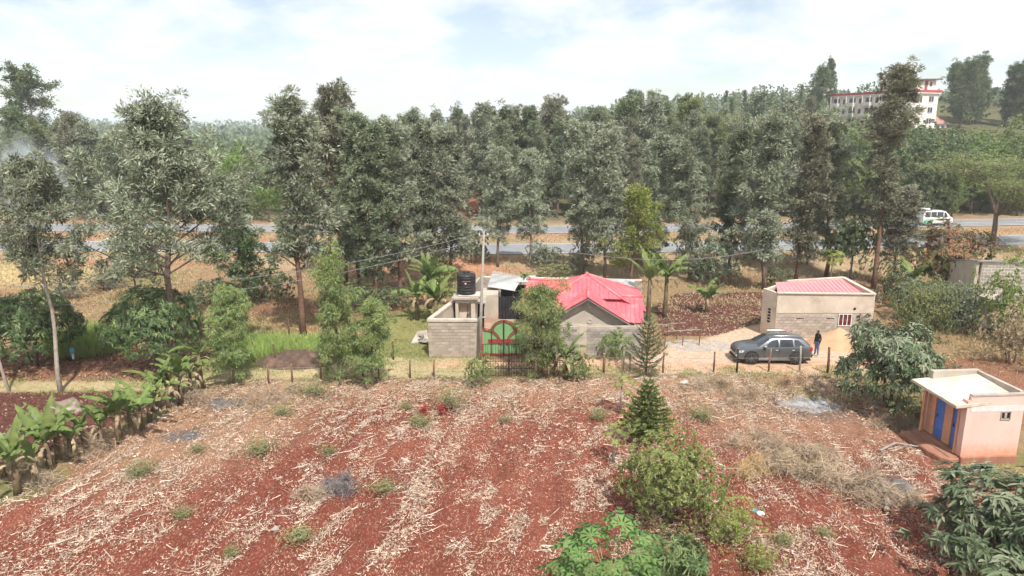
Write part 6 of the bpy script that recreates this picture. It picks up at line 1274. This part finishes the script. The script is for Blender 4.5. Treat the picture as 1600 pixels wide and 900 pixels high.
for k in range(11):
    xx = 128.5 + k * 2.6 + rw.uniform(-0.8, 0.8); yy = 208 + rw.uniform(-5, 14); v = rw.choice(['wood0', 'wood1', 'wood3', 'grev2']); s = rw.uniform(1.05, 1.28)
    plant('hilltop_tree', ORD2[k] + ' tall dark hilltop tree counted rightwards from the apartment block', v, (xx, yy), (s, s, s), None, 'woods', 'bark', 'hilltop trees right of the apartment block', 'tree')
for k in range(9):
    az = 0.255 + 0.017 * k + rw.uniform(-0.004, 0.004); yy = rw.uniform(215, 255); v = 'spire%d' % (k % 2); s = rw.uniform(0.42, 0.62)
    plant('skyline_conifer', ORD2[k] + ' thin pointed tree from the left on the skyline before the apartment block', v, (az * yy, yy), (s * 1.1, s * 1.1, s), None, 'woods', 'bark', 'thin skyline trees', 'tree')

# ------------------------------------------------------------------ fence posts and small made things
POSTS = [((-14.03, 38.37, 0), 0.0, 1.15, 'leftmost fence post in front of the dung heap'), ((-12.66, 38.37, 0), 0.02, 1.2, 'second fence post from the left'), ((-11.23, 39.22, 0), -0.02, 1.15, 'third fence post from the left, left of the eucalyptus'), ((-8.61, 38.58, 0), 0.0, 1.25, 'fence post between the two young eucalyptus'), ((-7.8, 39.01, 0), 0.01, 0.9, 'fence post right behind the shorter eucalyptus'),
         ((-6.02, 39.44, 0), 0.0, 1.1, 'fence post left of the block wall corner'), ((-4.64, 39.66, 0), -0.06, 1.05, 'leaning fence post in front of the block wall'), ((-2.39, 39.44, 0), 0.0, 1.0, 'fence post at the left of the cassava bush'), ((5.53, 40.34, 0), 0.0, 1.2, 'short stout fence post in front of the rounded bush'), ((6.8, 40.8, 0), 0.01, 1.45, 'tall pale fence post left of the dark conifer'), ((7.15, 40.56, 0), 0.0, 1.25, 'fence post beside the tall pale one'),
         ((9.12, 40.34, 0), 0.0, 1.3, 'fence post right of the dark conifer'), ((12.24, 40.56, 0), 0.01, 1.3, 'fence post alone left of the car'), ((13.57, 40.34, 0), 0.0, 1.55, 'black fence post in front of the car bonnet'), ((15.58, 40.56, 0), -0.09, 1.4, 'leaning fence post in front of the car doors'), ((17.45, 40.56, 0), 0.05, 1.6, 'thin pale fence post in front of the rear wheel'), ((19.01, 40.22, 0), 0.04, 1.7, 'thick brown fence post behind which the man stands'),
         ((-7.55, 42.74, 0), 0.0, 1.25, 'post on the grass left of the compound'), ((-15.76, 47.83, 0), 0.0, 1.35, 'post in the tall grass in front of the silky oak'), ((-14.85, 41.99, 0), 0.03, 1.3, 'crooked post at the left of the dung heap'), ((-16.72, 43.52, 0), 0.0, 1.0, 'short post beside the tall grass at the left')]
for i, (p, ln, h_, lb) in enumerate(POSTS):
    t = thing('fence_post', lb, 'fence post', (p[0], p[1], hz(p[0], p[1])), random.uniform(0, 6), 'wooden fence posts'); r_ = 0.075 if 'thick' in lb or 'stout' in lb else 0.055
    MB().tube([(0, 0, -0.2), (random.uniform(-0.02, 0.02), 0, h_ * 0.5), (ln * h_, random.uniform(-0.02, 0.02), h_)], [r_ * 1.1, r_, r_ * 0.92], 8).build('shaft', MATS['car_trim' if 'black' in lb else 'pole_wood' if 'pale' in lb else 'post_wood'], t, True)
    MB().tube([(ln * h_, 0, h_ - 0.003), (ln * h_, 0, h_ + 0.006)], [r_ * 0.88, r_ * 0.8], 8).build('cut_top', MATS['cut_wood'], t)
for lb, a, b in (('upper fence wire along the posts left of the gate', POSTS[0][0], POSTS[7][0]), ('upper fence wire along the posts in front of the car', POSTS[8][0], POSTS[16][0])):
    tag(MB().tube([(a[0], a[1], 0.95), ((a[0] + b[0]) / 2, (a[1] + b[1]) / 2, 0.9), (b[0], b[1], 1.0)], 0.006, 4, cap=False).build('fence_wire', MATS['fence_wire']), lb, 'fence wire')
a = POSTS[16][0]; tag(MB().tube([(a[0], a[1], 1.05), (a[0] + 2.2, a[1] - 0.1, 1.0), (a[0] + 4.5, a[1] - 0.6, 1.05)], 0.008, 4, cap=False).build('fence_wire', MATS['fence_wire']), 'fence wire running right from the thick brown post to the avocado tree', 'fence wire')
# stick frame at the edge of the dark plot
p = (11.21, 45.72, 0); t = thing('stick_frame', 'low frame of rough sticks with two rails beside the rubble', 'stick frame', (p[0], p[1], 0))
for k, (x, y, h_) in enumerate(((-1.4, 1.2, 1.0), (-0.9, -0.2, 1.3), (0.35, 0.0, 1.25), (1.5, 0.1, 1.2), (0.3, 1.5, 1.2), (-0.2, 2.2, 1.1))): MB().tube([(x, y, -0.1), (x + random.uniform(-0.08, 0.08), y, h_)], [0.04, 0.03], 6).build('upright', MATS['post_wood'], t)
MB().tube([(-0.9, -0.2, 1.05), (1.6, 0.1, 1.12)], 0.03, 5).build('rail', MATS['pole_wood'], t); MB().tube([(-1.6, 1.4, 1.0), (1.0, 2.0, 1.05)], 0.03, 5).build('rail', MATS['pole_wood'], t); MB().tube([(-0.9, -0.2, 0.5), (-1.5, 1.3, 0.9)], 0.025, 5).build('rail', MATS['post_wood'], t)
p = (-27.3, 41.75, 0); t = thing('marker_post', 'white post with a blue top near the tall green grass', 'marker post', (p[0], p[1], hz(p[0], p[1])), 0, None, 0.7)
MB().tube([(0, 0, -0.1), (0, 0, 0.55)], 0.05, 7).build('base', MATS['post_wood'], t); MB().tube([(0, 0, 0.55), (0, 0, 1.05)], 0.085, 8).build('shaft', MATS['white_plastic'], t); MB().lathe([(0.16, 1.05), (0.18, 1.35), (0.17, 1.58), (0.05, 1.62)], 10).build('blue_cap', MATS['blue_plastic'], t)
p = (9.42, 24.63, 0); t = thing('plastic_bag', 'crumpled blue and white plastic bag on the soil', 'plastic bag', (p[0], p[1], hz(p[0], p[1]) + 0.02))
def crumple(seed, r, sq=0.5):
    bm = bmesh.new(); bmesh.ops.create_icosphere(bm, subdivisions=2, radius=r); rg = np.random.default_rng(seed)
    for v in bm.verts: v.co *= rg.uniform(0.65, 1.25); v.co.z = max(v.co.z * sq, -r * 0.15)
    me = bpy.data.meshes.new('lump'); bm.to_mesh(me); bm.free(); return me
link('blue_side', crumple(1, 0.13), t, MATS['blue_plastic']); o = link('white_side', crumple(2, 0.15), t, MATS['white_plastic']); o.location = (0.14, -0.16, 0)
p = (-23.39, 34.59, 0); t = thing('boulder', 'pale topped boulder on the dark ploughed patch', 'boulder', (p[0], p[1], hz(p[0], p[1])))
me = crumple(7, 0.9, 0.75); me.polygons.foreach_set('use_smooth', [True] * len(me.polygons)); o = link('rock', me, t, MATS['boulder']); o.scale = (1.15, 0.8, 0.8)
for lb, p, r_, m_ in (('small pale stone in front of the banana row', (-8.65, 23.09, 0), 0.16, 'stone'), ('pale flat stone by the fence right of the tiered conifer', (9.97, 38.37, 0), 0.28, 'stone'), ('dusty white stone block beside the brick wall corner', (3.48, 40.34, 0), 0.2, 'stone')):
    tag(link('stone', crumple(int(r_ * 100), r_, 0.6), None, MATS[m_]), lb, 'stone').location = (p[0], p[1], hz(p[0], p[1]) + r_ * 0.1)
# stones and a pump by the left wall corner
p = (-6.33, 46.31, 0); t = thing('stone_slab', 'grey flat slab leaning by the left corner of the block wall', 'slab', (p[0], p[1], 0), 0.2)
MB().add([(-0.6, -0.2, 0.02), (0.6, -0.1, 0.02), (0.6, 1.2, 0.45), (-0.1, 1.0, 0.45), (-0.6, -0.2, 0.12), (0.6, -0.1, 0.12), (0.6, 1.2, 0.55), (-0.1, 1.0, 0.55)], [(0,3,2,1),(4,5,6,7),(0,1,5,4),(1,2,6,5),(2,3,7,6),(3,0,4,7)]).build('slab', MATS['concrete'], t)
link('rubble', crumple(31, 0.3, 0.8), t, MATS['stone']).location = (0.25, -0.25, 0.2); link('rubble', crumple(32, 0.22, 0.9), t, MATS['fascia']).location = (0.1, -0.2, 0.5)
# cut log with branches beside the latrine
p = (14.4, 24.49, 0); t = thing('cut_branch', 'pale forked cut branch lying beside the burnt brush below the latrine', 'branch', (p[0], p[1], hz(p[0], p[1]) + 0.08))
MB().tube([(0, 0, 0.02), (0.25, 0.45, 0.12), (0.42, 1.0, 0.28), (0.5, 1.5, 0.4)], [0.11, 0.085, 0.065, 0.03], 8).tube([(0.42, 1.0, 0.28), (1.0, 1.35, 0.4), (1.5, 1.5, 0.35)], [0.05, 0.035, 0.012], 6).tube([(0.25, 0.5, 0.13), (0.05, 1.1, 0.45), (-0.1, 1.6, 0.6)], [0.045, 0.03, 0.01], 6).build('limb', MATS['bark_pale'], t, True)
MB().tube([(-0.005, -0.01, 0.018), (-0.02, -0.03, 0.015)], [0.105, 0.09], 8).build('cut_face', MATS['cut_wood'], t)
p = (18.31, 30.04, 0); tag(MB().tube([(p[0] - 1.6, p[1] - 0.5, 0.12), (p[0] - 0.6, p[1] + 0.1, 0.2), (p[0] + 0.6, p[1] - 0.2, 0.12)], [0.05, 0.06, 0.04], 6).build('fallen_pole', MATS['pole_wood']), 'pale fallen pole lying left of the latrine step', 'pole')

# ------------------------------------------------------------------ loose cover: straw, brush, grass, clods, litter
rs = np.random.default_rng(2024)
def scatter(n, box, dens, seed):
    r_ = np.random.default_rng(seed); x = r_.uniform(box[0], box[1], n * 5); y = r_.uniform(box[2], box[3], n * 5)
    keep = r_.uniform(size=n * 5) < dens(x, y); return x[keep][:n], y[keep][:n]
def strips(x, y, L, Wd, rng, tip=0.2, lift=0.03, dirv=None, spread=1.0, z=None):
    """flat bent leaf strips lying on the ground: two quads each"""
    n = len(x); a = rng.uniform(0, 2 * math.pi, n) if dirv is None else dirv + rng.normal(size=n) * spread
    d = np.stack([np.cos(a), np.sin(a)], -1); s = np.stack([-d[:, 1], d[:, 0]], -1); L = L * rng.uniform(0.4, 1.4, n); Wd = Wd * rng.uniform(0.5, 1.4, n)
    z0 = height(x, y) if z is None else z; bend = rng.normal(size=n) * 0.25; V0 = []
    for k, (u, wv) in enumerate(((-0.5, 0.6), (0.0, 1.0), (0.5, 0.25))):
        cx = x + d[:, 0] * L * u + s[:, 0] * L * bend * u * u; cy = y + d[:, 1] * L * u + s[:, 1] * L * bend * u * u
        hh = z0 + lift * rng.uniform(0.2, 1.8, n) + (lift * rng.uniform(0, 2.5, n) if k != 1 else 0); tw = rng.normal(size=n) * 0.012
        V0 += [np.stack([cx + s[:, 0] * Wd * wv * 0.5, cy + s[:, 1] * Wd * wv * 0.5, hh + tw], -1), np.stack([cx - s[:, 0] * Wd * wv * 0.5, cy - s[:, 1] * Wd * wv * 0.5, hh - tw], -1)]
    Vv = np.stack(V0, 1).reshape(-1, 3); i = np.arange(n)[:, None] * 6
    Ff = np.concatenate([i + np.array([[0, 1, 3, 2]]), i + np.array([[2, 3, 5, 4]])], 0)
    tn = np.stack([rng.uniform(0, 1, n), np.clip(rng.normal(tip, 0.3, n), 0, 1), np.zeros(n), np.ones(n)], -1)
    return Vv, Ff, np.repeat(tn, 6, 0)
def blades(x, y, L, Wd, rng, lean=0.5, tip=0.2, per=1, z=None):
    n = len(x); z0 = height(x, y) if z is None else z; P = np.stack([x, y, z0 - 0.02], -1)
    D = np.stack([rng.normal(size=n) * lean, rng.normal(size=n) * lean, np.ones(n)], -1)
    tn = np.stack([rng.uniform(0, 1, n), np.clip(rng.normal(tip, 0.25, n), 0, 1), np.zeros(n), np.ones(n)], -1)
    return leaf_quads(P, D, L * rng.uniform(0.5, 1.3, n), Wd, rng, tn)
def stuff(name, parts, m, label, cat):
    return tag(link(name, np_mesh(name, *cat_leaves(parts)), None, MATS[m]), label, cat, kind='stuff')

def rowden(x, y):                    # straw lies in the furrows and in drifts along the rows, which run away from the camera
    ur = x * 0.985 - y * 0.17; al = x * 0.17 + y * 0.985
    row = 0.5 - 0.5 * np.sin(ur * 2 * math.pi / 1.15 + 3.0 * fbm(x / 4, y / 4, 8))
    d = sstep(0.42, 0.62, fbm(ur / 0.8, al / 1.7, 61)) * (0.40 + 0.60 * row)
    d = d * (0.30 + 1.0 * sstep(0.36, 0.62, fbm(x / 3.5, y / 3.5, 62))) * (0.30 + 0.95 * sstep(0.40, 0.58, fbm(x * 1.3, y * 1.3, 63, 3))) + 0.015
    for u0 in (-13.7, -8.2, 1.2): d = d + 0.5 * np.exp(-((ur - u0 - 0.35) / 0.4) ** 2) * sstep(0.36, 0.56, fbm(x / 2, y / 2, 64))
    d = d + 0.4 * np.exp(-((ur + 19.0) / 1.5) ** 2) * sstep(0.35, 0.6, fbm(x / 1.6, y / 1.6, 65))
    return np.clip(d, 0, 1) * (sdf(x, y, P_FIELD) > -0.4)
x, y = scatter(84000, (-26, 24, 17.5, 41), rowden, 1)
x2, y2 = scatter(4500, (-24, 24, 17.5, 41), lambda a, b: 0.35 * (sdf(a, b, P_FIELD) > -0.5), 2)
x3, y3 = scatter(11000, (-20, 22, 31, 41.5), lambda a, b: (sdf(a, b, P_FIELD) > -1.0) * (0.2 + 0.8 * sstep(0.4, 0.6, fbm(a / 1.8, b / 1.8, 66))) * sstep(31, 37, b), 3)
x4, y4 = scatter(3200, (-26, 24, 17.5, 41), rowden, 4)
stuff('crop_residue', [strips(x[::5], y[::5], 0.17, 0.022, rs, 0.3, 0.03, 1.2, 1.1), strips(x[1::5], y[1::5], 0.11, 0.017, rs, 0.2, 0.025, 1.2, 1.2), strips(x[2::5], y[2::5], 0.075, 0.014, rs, 0.1, 0.02), strips(x[3::5], y[3::5], 0.22, 0.010, rs, 0.1, 0.03), strips(x[4::5], y[4::5], 0.09, 0.024, rs, 0.25, 0.02), strips(x2, y2, 0.09, 0.014, rs, 0.1, 0.012), strips(x4, y4, 0.9, 0.015, rs, 0.1, 0.04, 0.6, 0.9)], 'straw', 'pale dry maize leaves and stalks strewn over the red field', 'crop residue')
stuff('leaf_litter', [strips(x3, y3, 0.26, 0.04, rs, 0.0, 0.025)], 'twig', 'brown dry litter along the upper margin of the field', 'litter')

def heap(name, label, p, n, r, h, L, m, tip=0.15, Wd=0.02, cat='brush pile', ry=1.0):
    """a tangle of twigs over several uneven humps"""
    k = 7; cx = p[0] + rs.normal(size=k) * r * 0.42; cy = p[1] + rs.normal(size=k) * r * 0.42 * ry; ch = rs.uniform(0.45, 1.0, k) * h * 1.5; w = rs.integers(0, k, n)
    a = rs.uniform(0, 6.28, n); q = np.abs(rs.normal(size=n)) * 0.5; x = cx[w] + np.cos(a) * q * r * 0.75; y = cy[w] + np.sin(a) * q * r * 0.75 * ry
    g = height(x, y); zz_ = g + ch[w] * np.exp(-(q * 1.2) ** 2) * rs.uniform(0, 1, n) ** 0.7
    P = np.stack([x, y, zz_], -1); D = np.stack([rs.normal(size=n), rs.normal(size=n), rs.normal(size=n) * 0.7], -1); ln = L * rs.uniform(0.35, 1.35, n)
    hump = rs.uniform(0, 1, k); tn = np.stack([np.clip(0.5 * hump[w] + 0.5 * rs.uniform(0, 1, n), 0, 1), np.clip(rs.normal(tip, 0.25, n), 0, 1), 0 * a, 0 * a + 1], -1)
    P = P - rnorm(D) * ln[:, None] * 0.5; P[:, 2] = np.maximum(P[:, 2], g + 0.01)
    return tag(link(name, np_mesh(name, *leaf_quads(P, D, ln, Wd * 0.75 * rs.uniform(0.6, 1.5, n), rs, tn)), None, MATS[m]), label, cat)
for lb, p, n, r, h, L, m, tp, wd, ry in (
 ('grey heap of twigs in the middle left of the field', (-7.07, 26.06, 0), 1500, 0.85, 0.5, 0.6, 'grey_twig', 0.0, 0.022, 0.7), ('brown heap of dry stalks touching the grey twig heap', (-7.91, 25.7, 0), 1100, 0.8, 0.35, 0.6, 'twig', 0.05, 0.022, 0.7),
 ('tangle of bare brown branches left of the burnt patch', (14.12, 25.95, 0), 1700, 1.5, 0.75, 1.0, 'twig', 0.0, 0.024, 0.75), ('long heap of dry brush in the right of the field', (12.67, 27.46, 0), 2600, 2.0, 0.7, 0.8, 'twig', 0.12, 0.022, 0.7), ('rusty orange heap of dry shoots at the left end of the brush row', (10.43, 27.86, 0), 1900, 1.05, 0.6, 0.5, 'twig', 0.85, 0.022, 0.8),
 ('tan brush behind the rusty orange heap', (11.67, 30.04, 0), 1700, 1.4, 0.5, 0.8, 'twig', 0.2, 0.02, 0.7), ('brush heap upslope of the rusty orange heap', (13.48, 29.07, 0), 1200, 1.4, 0.45, 0.9, 'twig', 0.1, 0.02, 0.6), ('dry bush heap by the fence in front of the car bonnet', (11.51, 37.96, 0), 1500, 1.1, 0.6, 0.6, 'twig', 0.15, 0.02, 0.7), ('dry bush heap left of the ash patch', (12.95, 36.2, 0), 1500, 1.3, 0.5, 0.6, 'twig', 0.25, 0.02, 0.7),
 ('rusty dry bush below the car', (16.24, 38.37, 0), 1000, 0.9, 0.5, 0.5, 'twig', 0.55, 0.02, 0.7), ('dry brush at the upper left corner of the field', (-13.39, 35.65, 0), 1800, 1.5, 0.6, 0.7, 'twig', 0.3, 0.022, 0.7), ('second dry brush heap at the upper left, by the fence', (-12.28, 36.87, 0), 1000, 1.1, 0.4, 0.6, 'twig', 0.2, 0.02, 0.7), ('dry stalk heap in front of the latrine', (19.78, 27.29, 0), 1700, 1.5, 0.4, 0.7, 'drygrass', 0.0, 0.022, 0.6),
 ('brown dead stalks between the bananas and the field', (-19.35, 30.04, 0), 1500, 1.5, 0.6, 0.7, 'twig', 0.1, 0.02, 0.9), ('dead banana trash under the row, nearest the camera', (-19.26, 26.91, 0), 1100, 1.2, 0.4, 0.7, 'twig', 0.1, 0.024, 0.9), ('dead banana trash under the upper part of the row', (-17.37, 35.92, 0), 1300, 1.4, 0.5, 0.7, 'twig', 0.05, 0.024, 0.9), ('dry brush beneath the avocado tree', (19.05, 32.55, 0), 1500, 1.6, 0.35, 0.6, 'twig', 0.1, 0.02, 0.7),
 ('dry brown growth at the right edge behind the latrine', (33.0, 40.0, 0), 1600, 2.0, 1.2, 0.9, 'twig', 0.1, 0.025, 0.7)):
    heap('brush_heap', lb, p, n, r, h, L, m, tp, wd, ry=ry)
def mound(name, label, p, rx, ryy, h, m, cat, seed, nse=0.5):
    k = 33; q = (np.arange(k) - k // 2) / (k // 2); X, Y = np.meshgrid(q * rx, q * ryy); rr_ = np.hypot(X / rx, Y / ryy)
    Z = h * np.clip(1 - rr_, 0, 1) ** 0.8 * (1 - nse + 2 * nse * fbm(X * 1.7 + seed, Y * 1.7, seed)) - 0.03; Xw = X.ravel() + p[0]; Yw = Y.ravel() + p[1]
    id_ = np.arange(k * k).reshape(k, k); Ff = np.stack([id_[:-1, :-1], id_[:-1, 1:], id_[1:, 1:], id_[1:, :-1]], -1).reshape(-1, 4)
    return tag(link(name, np_mesh(name, np.stack([Xw, Yw, Z.ravel() + height(Xw, Yw)], -1), Ff, smooth=True), None, MATS[m]), label, cat)
mound('ash_heap', 'pale grey ash patch with a black rim below the parked car', (15.9, 35.29, 0), 1.75, 1.15, 0.22, 'ash', 'ash heap', 3)
mound('ash_heap', 'black burnt patch beside the forked branch below the latrine', (15.5, 26.37, 0), 1.1, 0.8, 0.18, 'char', 'ash heap', 5)
mound('ash_heap', 'dark burnt patch at the upper left of the field', (-15.39, 35.47, 0), 1.35, 0.8, 0.16, 'char', 'ash heap', 8)
mound('ash_heap', 'small grey burnt patch left in the straw slope', (-15.65, 31.22, 0), 0.9, 0.55, 0.12, 'char', 'ash heap', 9)
mat('dung', (0.13, 0.085, 0.062), 0.98, (0.075, 0.048, 0.036), 2.5, stain=((0.24, 0.14, 0.10), 1.4, 0.7), bump=0.8, bscale=9)
mound('dung_heap', 'long brown heap of soil and dung behind the left fence posts', (-13.64, 42.24, 0), 2.6, 1.5, 0.85, 'dung', 'soil heap', 12, 0.8)

# dry and green grass
def gden(poly, lo=0.42, hi=0.6, sd=71, sc=1.6): return lambda a, b: (sdf(a, b, poly) > -0.6) * (0.15 + 0.85 * sstep(lo, hi, fbm(a / sc, b / sc, sd)))
parts = []
for poly, n, box in ((P_LTRACK, 9000, (-32, 0, 36, 45)), (P_GREENL, 9000, (-22, -8, 38, 58)), (P_GREEN, 7000, (-13, -3, 38, 58))):
    x, y = scatter(n, box, gden(poly), n); parts.append(blades(x, y, 0.16, 0.03, rs, 0.6, 0.35))
x, y = scatter(6000, (-4, 22, 39.3, 41.6), lambda a, b: 0.1 + 0.9 * sstep(0.46, 0.6, fbm(a / 1.5, b / 1.5, 73)), 9); parts.append(blades(x, y, 0.18, 0.03, rs, 0.6, 0.6))
x, y = scatter(3500, (14, 24, 36, 40.5), lambda a, b: 0.1 + 0.9 * sstep(0.45, 0.6, fbm(a / 1.5, b / 1.5, 74)), 10); parts.append(blades(x, y, 0.18, 0.03, rs, 0.6, 0.5))
stuff('grass', parts, 'grass', 'short green and yellow grass along the dirt track and beside the compound', 'grass')
parts = []
x, y = scatter(21000, (-70, 75, 56, 80), lambda a, b: (b < road_y(a) - 1.5) * (np.abs(a) < b * 0.78) * (0.12 + 0.88 * sstep(0.44, 0.6, fbm(a / 4, b / 3, 75))), 11); parts.append(blades(x, y, 0.38, 0.07, rs, 0.7, 0.1))
x, y = scatter(9000, (-75, 80, 84, 97), lambda a, b: (b > road_y(a) + 8) * (b < road_y(a) + 15) * (np.abs(a) < b * 0.78) * 0.8, 12); parts.append(blades(x, y, 0.30, 0.08, rs, 0.7, 0.05))
x, y = scatter(9000, (-36, -10, 46, 62), lambda a, b: 0.1 + 0.9 * sstep(0.46, 0.6, fbm(a / 2.5, b / 2.5, 76)), 13); parts.append(blades(x, y, 0.32, 0.05, rs, 0.7, 0.35))
x, y = scatter(5000, (22, 40, 40, 52), lambda a, b: 0.1 + 0.9 * sstep(0.46, 0.6, fbm(a / 2.5, b / 2.5, 77)), 14); parts.append(blades(x, y, 0.32, 0.05, rs, 0.7, 0.3))
x, y = scatter(6000, (12, 26, 33, 40), lambda a, b: 0.05 + 0.95 * sstep(0.48, 0.62, fbm(a / 2.0, b / 2.0, 78)), 15); parts.append(blades(x, y, 0.25, 0.03, rs, 0.8, 0.1))
stuff('dry_grass', parts, 'drygrass', 'dry yellow grass on the road banks, verges and waste ground', 'grass')
parts = []
for p, rx, ryy, n, L in (((-28.16, 45.01, 0), 2.6, 2.2, 5200, 1.5), ((-15.06, 44.6, 0), 4.6, 1.6, 5200, 0.9), ((-16.57, 44.05, 0), 2.2, 1.8, 2500, 1.0)):
    a = rs.uniform(0, 6.28, n); q = np.sqrt(rs.uniform(0, 1, n)); parts.append(blades(p[0] + np.cos(a) * q * rx, p[1] + np.sin(a) * q * ryy, L, 0.05, rs, 0.45, 0.15))
stuff('tall_grass', parts, 'fodder', 'tall bright green fodder grass beside the mango tree and in front of the silky oaks', 'grass')
# clods on the ploughed patches, leaf litter in the dark plot
def clods(x, y, r, rng, tip=0.0):
    n = len(x); z0 = height(x, y); r_ = r * rng.uniform(0.4, 1.4, n); base = np.array([[1, 0, 0], [-0.5, 0.87, 0], [-0.5, -0.87, 0], [0, 0, 0.9]]); a = rng.uniform(0, 6.28, n)
    V0 = []
    for k in range(4):
        bx = base[k, 0] * np.cos(a) - base[k, 1] * np.sin(a); by = base[k, 0] * np.sin(a) + base[k, 1] * np.cos(a); V0.append(np.stack([x + bx * r_, y + by * r_, z0 + base[k, 2] * r_ * rng.uniform(0.6, 1.2, n) - 0.01], -1))
    Vv = np.stack(V0, 1).reshape(-1, 3); i = np.arange(n)[:, None] * 4
    Ff = np.concatenate([i + np.array([[0, 1, 3]]), i + np.array([[1, 2, 3]]), i + np.array([[2, 0, 3]])], 0)
    tn = np.stack([rng.uniform(0, 1, n), (rng.uniform(size=n) < tip) * 1.0, 0 * a, 0 * a + 1], -1); return Vv, Ff, np.repeat(tn, 4, 0)
x, y = scatter(9000, (-36, -18, 27, 38.5), lambda a, b: (sdf(a, b, P_PLOUGH) > -0.1) * 1.0, 21); x1, y1 = scatter(7000, (10, 22, 46, 64), lambda a, b: (sdf(a, b, P_PLOT) > 0) * 1.0, 22)
x2, y2 = scatter(4000, (-25, 24, 17.5, 41), lambda a, b: (sdf(a, b, P_FIELD) > 0) * 0.5, 23); x5, y5 = scatter(4000, (-40, -18, 38, 55), lambda a, b: (sdf(a, b, P_MULCH) > 0) * 1.0, 24)
stuff('soil_clods', [clods(x, y, 0.085, rs, 0.04), clods(x1, y1, 0.10, rs, 0.07), clods(x2, y2, 0.03, rs), clods(x5, y5, 0.08, rs, 0.08)], 'clod', 'dark red-brown clods of dug soil on the ploughed patches', 'soil')
x, y = scatter(1100, (10, 24, 46, 64), lambda a, b: (sdf(a, b, P_PLOT) > 0) * (0.1 + 0.9 * sstep(0.45, 0.6, fbm(a / 1.5, b / 1.5, 81))), 25); x1, y1 = scatter(900, (-40, -15, 38, 56), lambda a, b: (sdf(a, b, P_MULCH) > 0) * 0.6, 26)
stuff('dead_leaves', [strips(x, y, 0.30, 0.07, rs, 0.0, 0.05), strips(x1, y1, 0.30, 0.06, rs, 0.0, 0.05)], 'dry_leaf', 'dead banana leaves littering the dark plots', 'litter')
p = (12.68, 45.72, 0); n = 420; a = rs.uniform(0, 6.28, n); q = np.sqrt(rs.uniform(0, 1, n)); x = p[0] + np.cos(a) * q * 2.3; y = p[1] + np.sin(a) * q * 1.3
x1, y1 = scatter(240, (7, 12.5, 40.8, 43.4), lambda a_, b_: 0 * a_ + 1, 31)
v, f, tn = cat_leaves([clods(x, y, 0.13, rs), clods(x1, y1, 0.07, rs)])
stuff('rubble', [(v, f, tn)], 'stone', 'pale heap of broken stone rubble left of the car', 'rubble')

# ------------------------------------------------------------------ far woods on the hills
rf = np.random.default_rng(55); FW = []
for n, y0, y1, pw, m_, ls, kind in ((750, 185, 420, 1.0, 95, 0.145, 0), (2000, 420, 1700, 1.5, 17, 0.42, 1)):
    yy = y0 + (y1 - y0) * rf.uniform(0, 1, n) ** pw; xx = yy * rf.uniform(-0.80, 0.80, n)
    az_ = xx / yy; keep = ~((az_ > 0.30) & (yy < 215)) & ~((az_ > 0.47) & (az_ < 0.64) & (yy < 240)); xx, yy = xx[keep], yy[keep]; n = len(xx); zz_ = height(xx, yy, False); hh = rf.uniform(6, 13, n) * np.where((xx / yy > 0.05) & (yy < 500), 0.6, 1.0); rr_ = hh * rf.uniform(0.25, 0.45, n)
    az = rnorm(rf.normal(size=(n, m_, 3))); P = np.stack([xx, yy, zz_ + hh * 0.55], -1)[:, None, :] + az * np.stack([rr_, rr_, hh * 0.48], -1)[:, None, :] * rf.uniform(0.55, 1.05, (n, m_, 1))
    tn = np.repeat(np.stack([rf.uniform(0, 1, n), 0.3 * rf.uniform(0, 1, n), 0 * xx, 0 * xx + 1], -1), m_, 0)
    FW.append(leaf_quads(P.reshape(-1, 3), az.reshape(-1, 3) + rf.normal(size=(n * m_, 3)) * 0.5, np.repeat(hh * ls, m_), np.repeat(hh * ls * 0.6, m_), rf, tn))
stuff('far_woods', FW, 'woods', 'distant wooded hills fading into the haze', 'woods')

# ------------------------------------------------------------------ air and smoke
hm = bpy.data.materials.new('haze_air'); t, o = nodes_of(hm); pv = N(t, 'ShaderNodeVolumePrincipled'); pv.inputs['Color'].default_value = (0.88, 0.945, 1.0, 1); pv.inputs['Density'].default_value = 0.00035; pv.inputs['Anisotropy'].default_value = 0.0
t.links.new(pv.outputs[0], o.inputs['Volume'])
tag(MB().box(-2750, 2750, -90, 3600, -9, 52).build('haze', hm), 'thin pale haze in the air over the valley', 'haze', kind='stuff')
sm = bpy.data.materials.new('smoke_air'); t, o = nodes_of(sm); pv = N(t, 'ShaderNodeVolumePrincipled'); pv.inputs['Color'].default_value = (0.84, 0.93, 1.0, 1)
co = N(t, 'ShaderNodeTexCoord').outputs['Object']; d_ = N(t, 'ShaderNodeMath', operation='MULTIPLY'); d_.inputs[1].default_value = 0.55
vl = N(t, 'ShaderNodeVectorMath', operation='LENGTH'); t.links.new(co, vl.inputs[0]); fo = N(t, 'ShaderNodeMath', operation='MULTIPLY')
t.links.new(ramp(t, vl.outputs['Value'], 0.25, 1.0, 1.0, 0.0), fo.inputs[0]); t.links.new(ramp(t, noise(t, co, 1.9, 4, 0.6), 0.42, 0.68), fo.inputs[1]); t.links.new(fo.outputs[0], d_.inputs[0]); t.links.new(d_.outputs[0], pv.inputs['Density']); t.links.new(pv.outputs[0], o.inputs['Volume'])
bm = bmesh.new(); bmesh.ops.create_icosphere(bm, subdivisions=3, radius=1.0); me = bpy.data.meshes.new('smoke'); bm.to_mesh(me); bm.free()
so = link('smoke', me, None, sm); so.location = (-70.5, 104, 6.5); so.scale = (6.0, 4.0, 9.0); so.rotation_euler = (0, R(-24), 0); tag(so, 'bluish smoke drifting up behind the trees at the far left', 'smoke', kind='stuff')
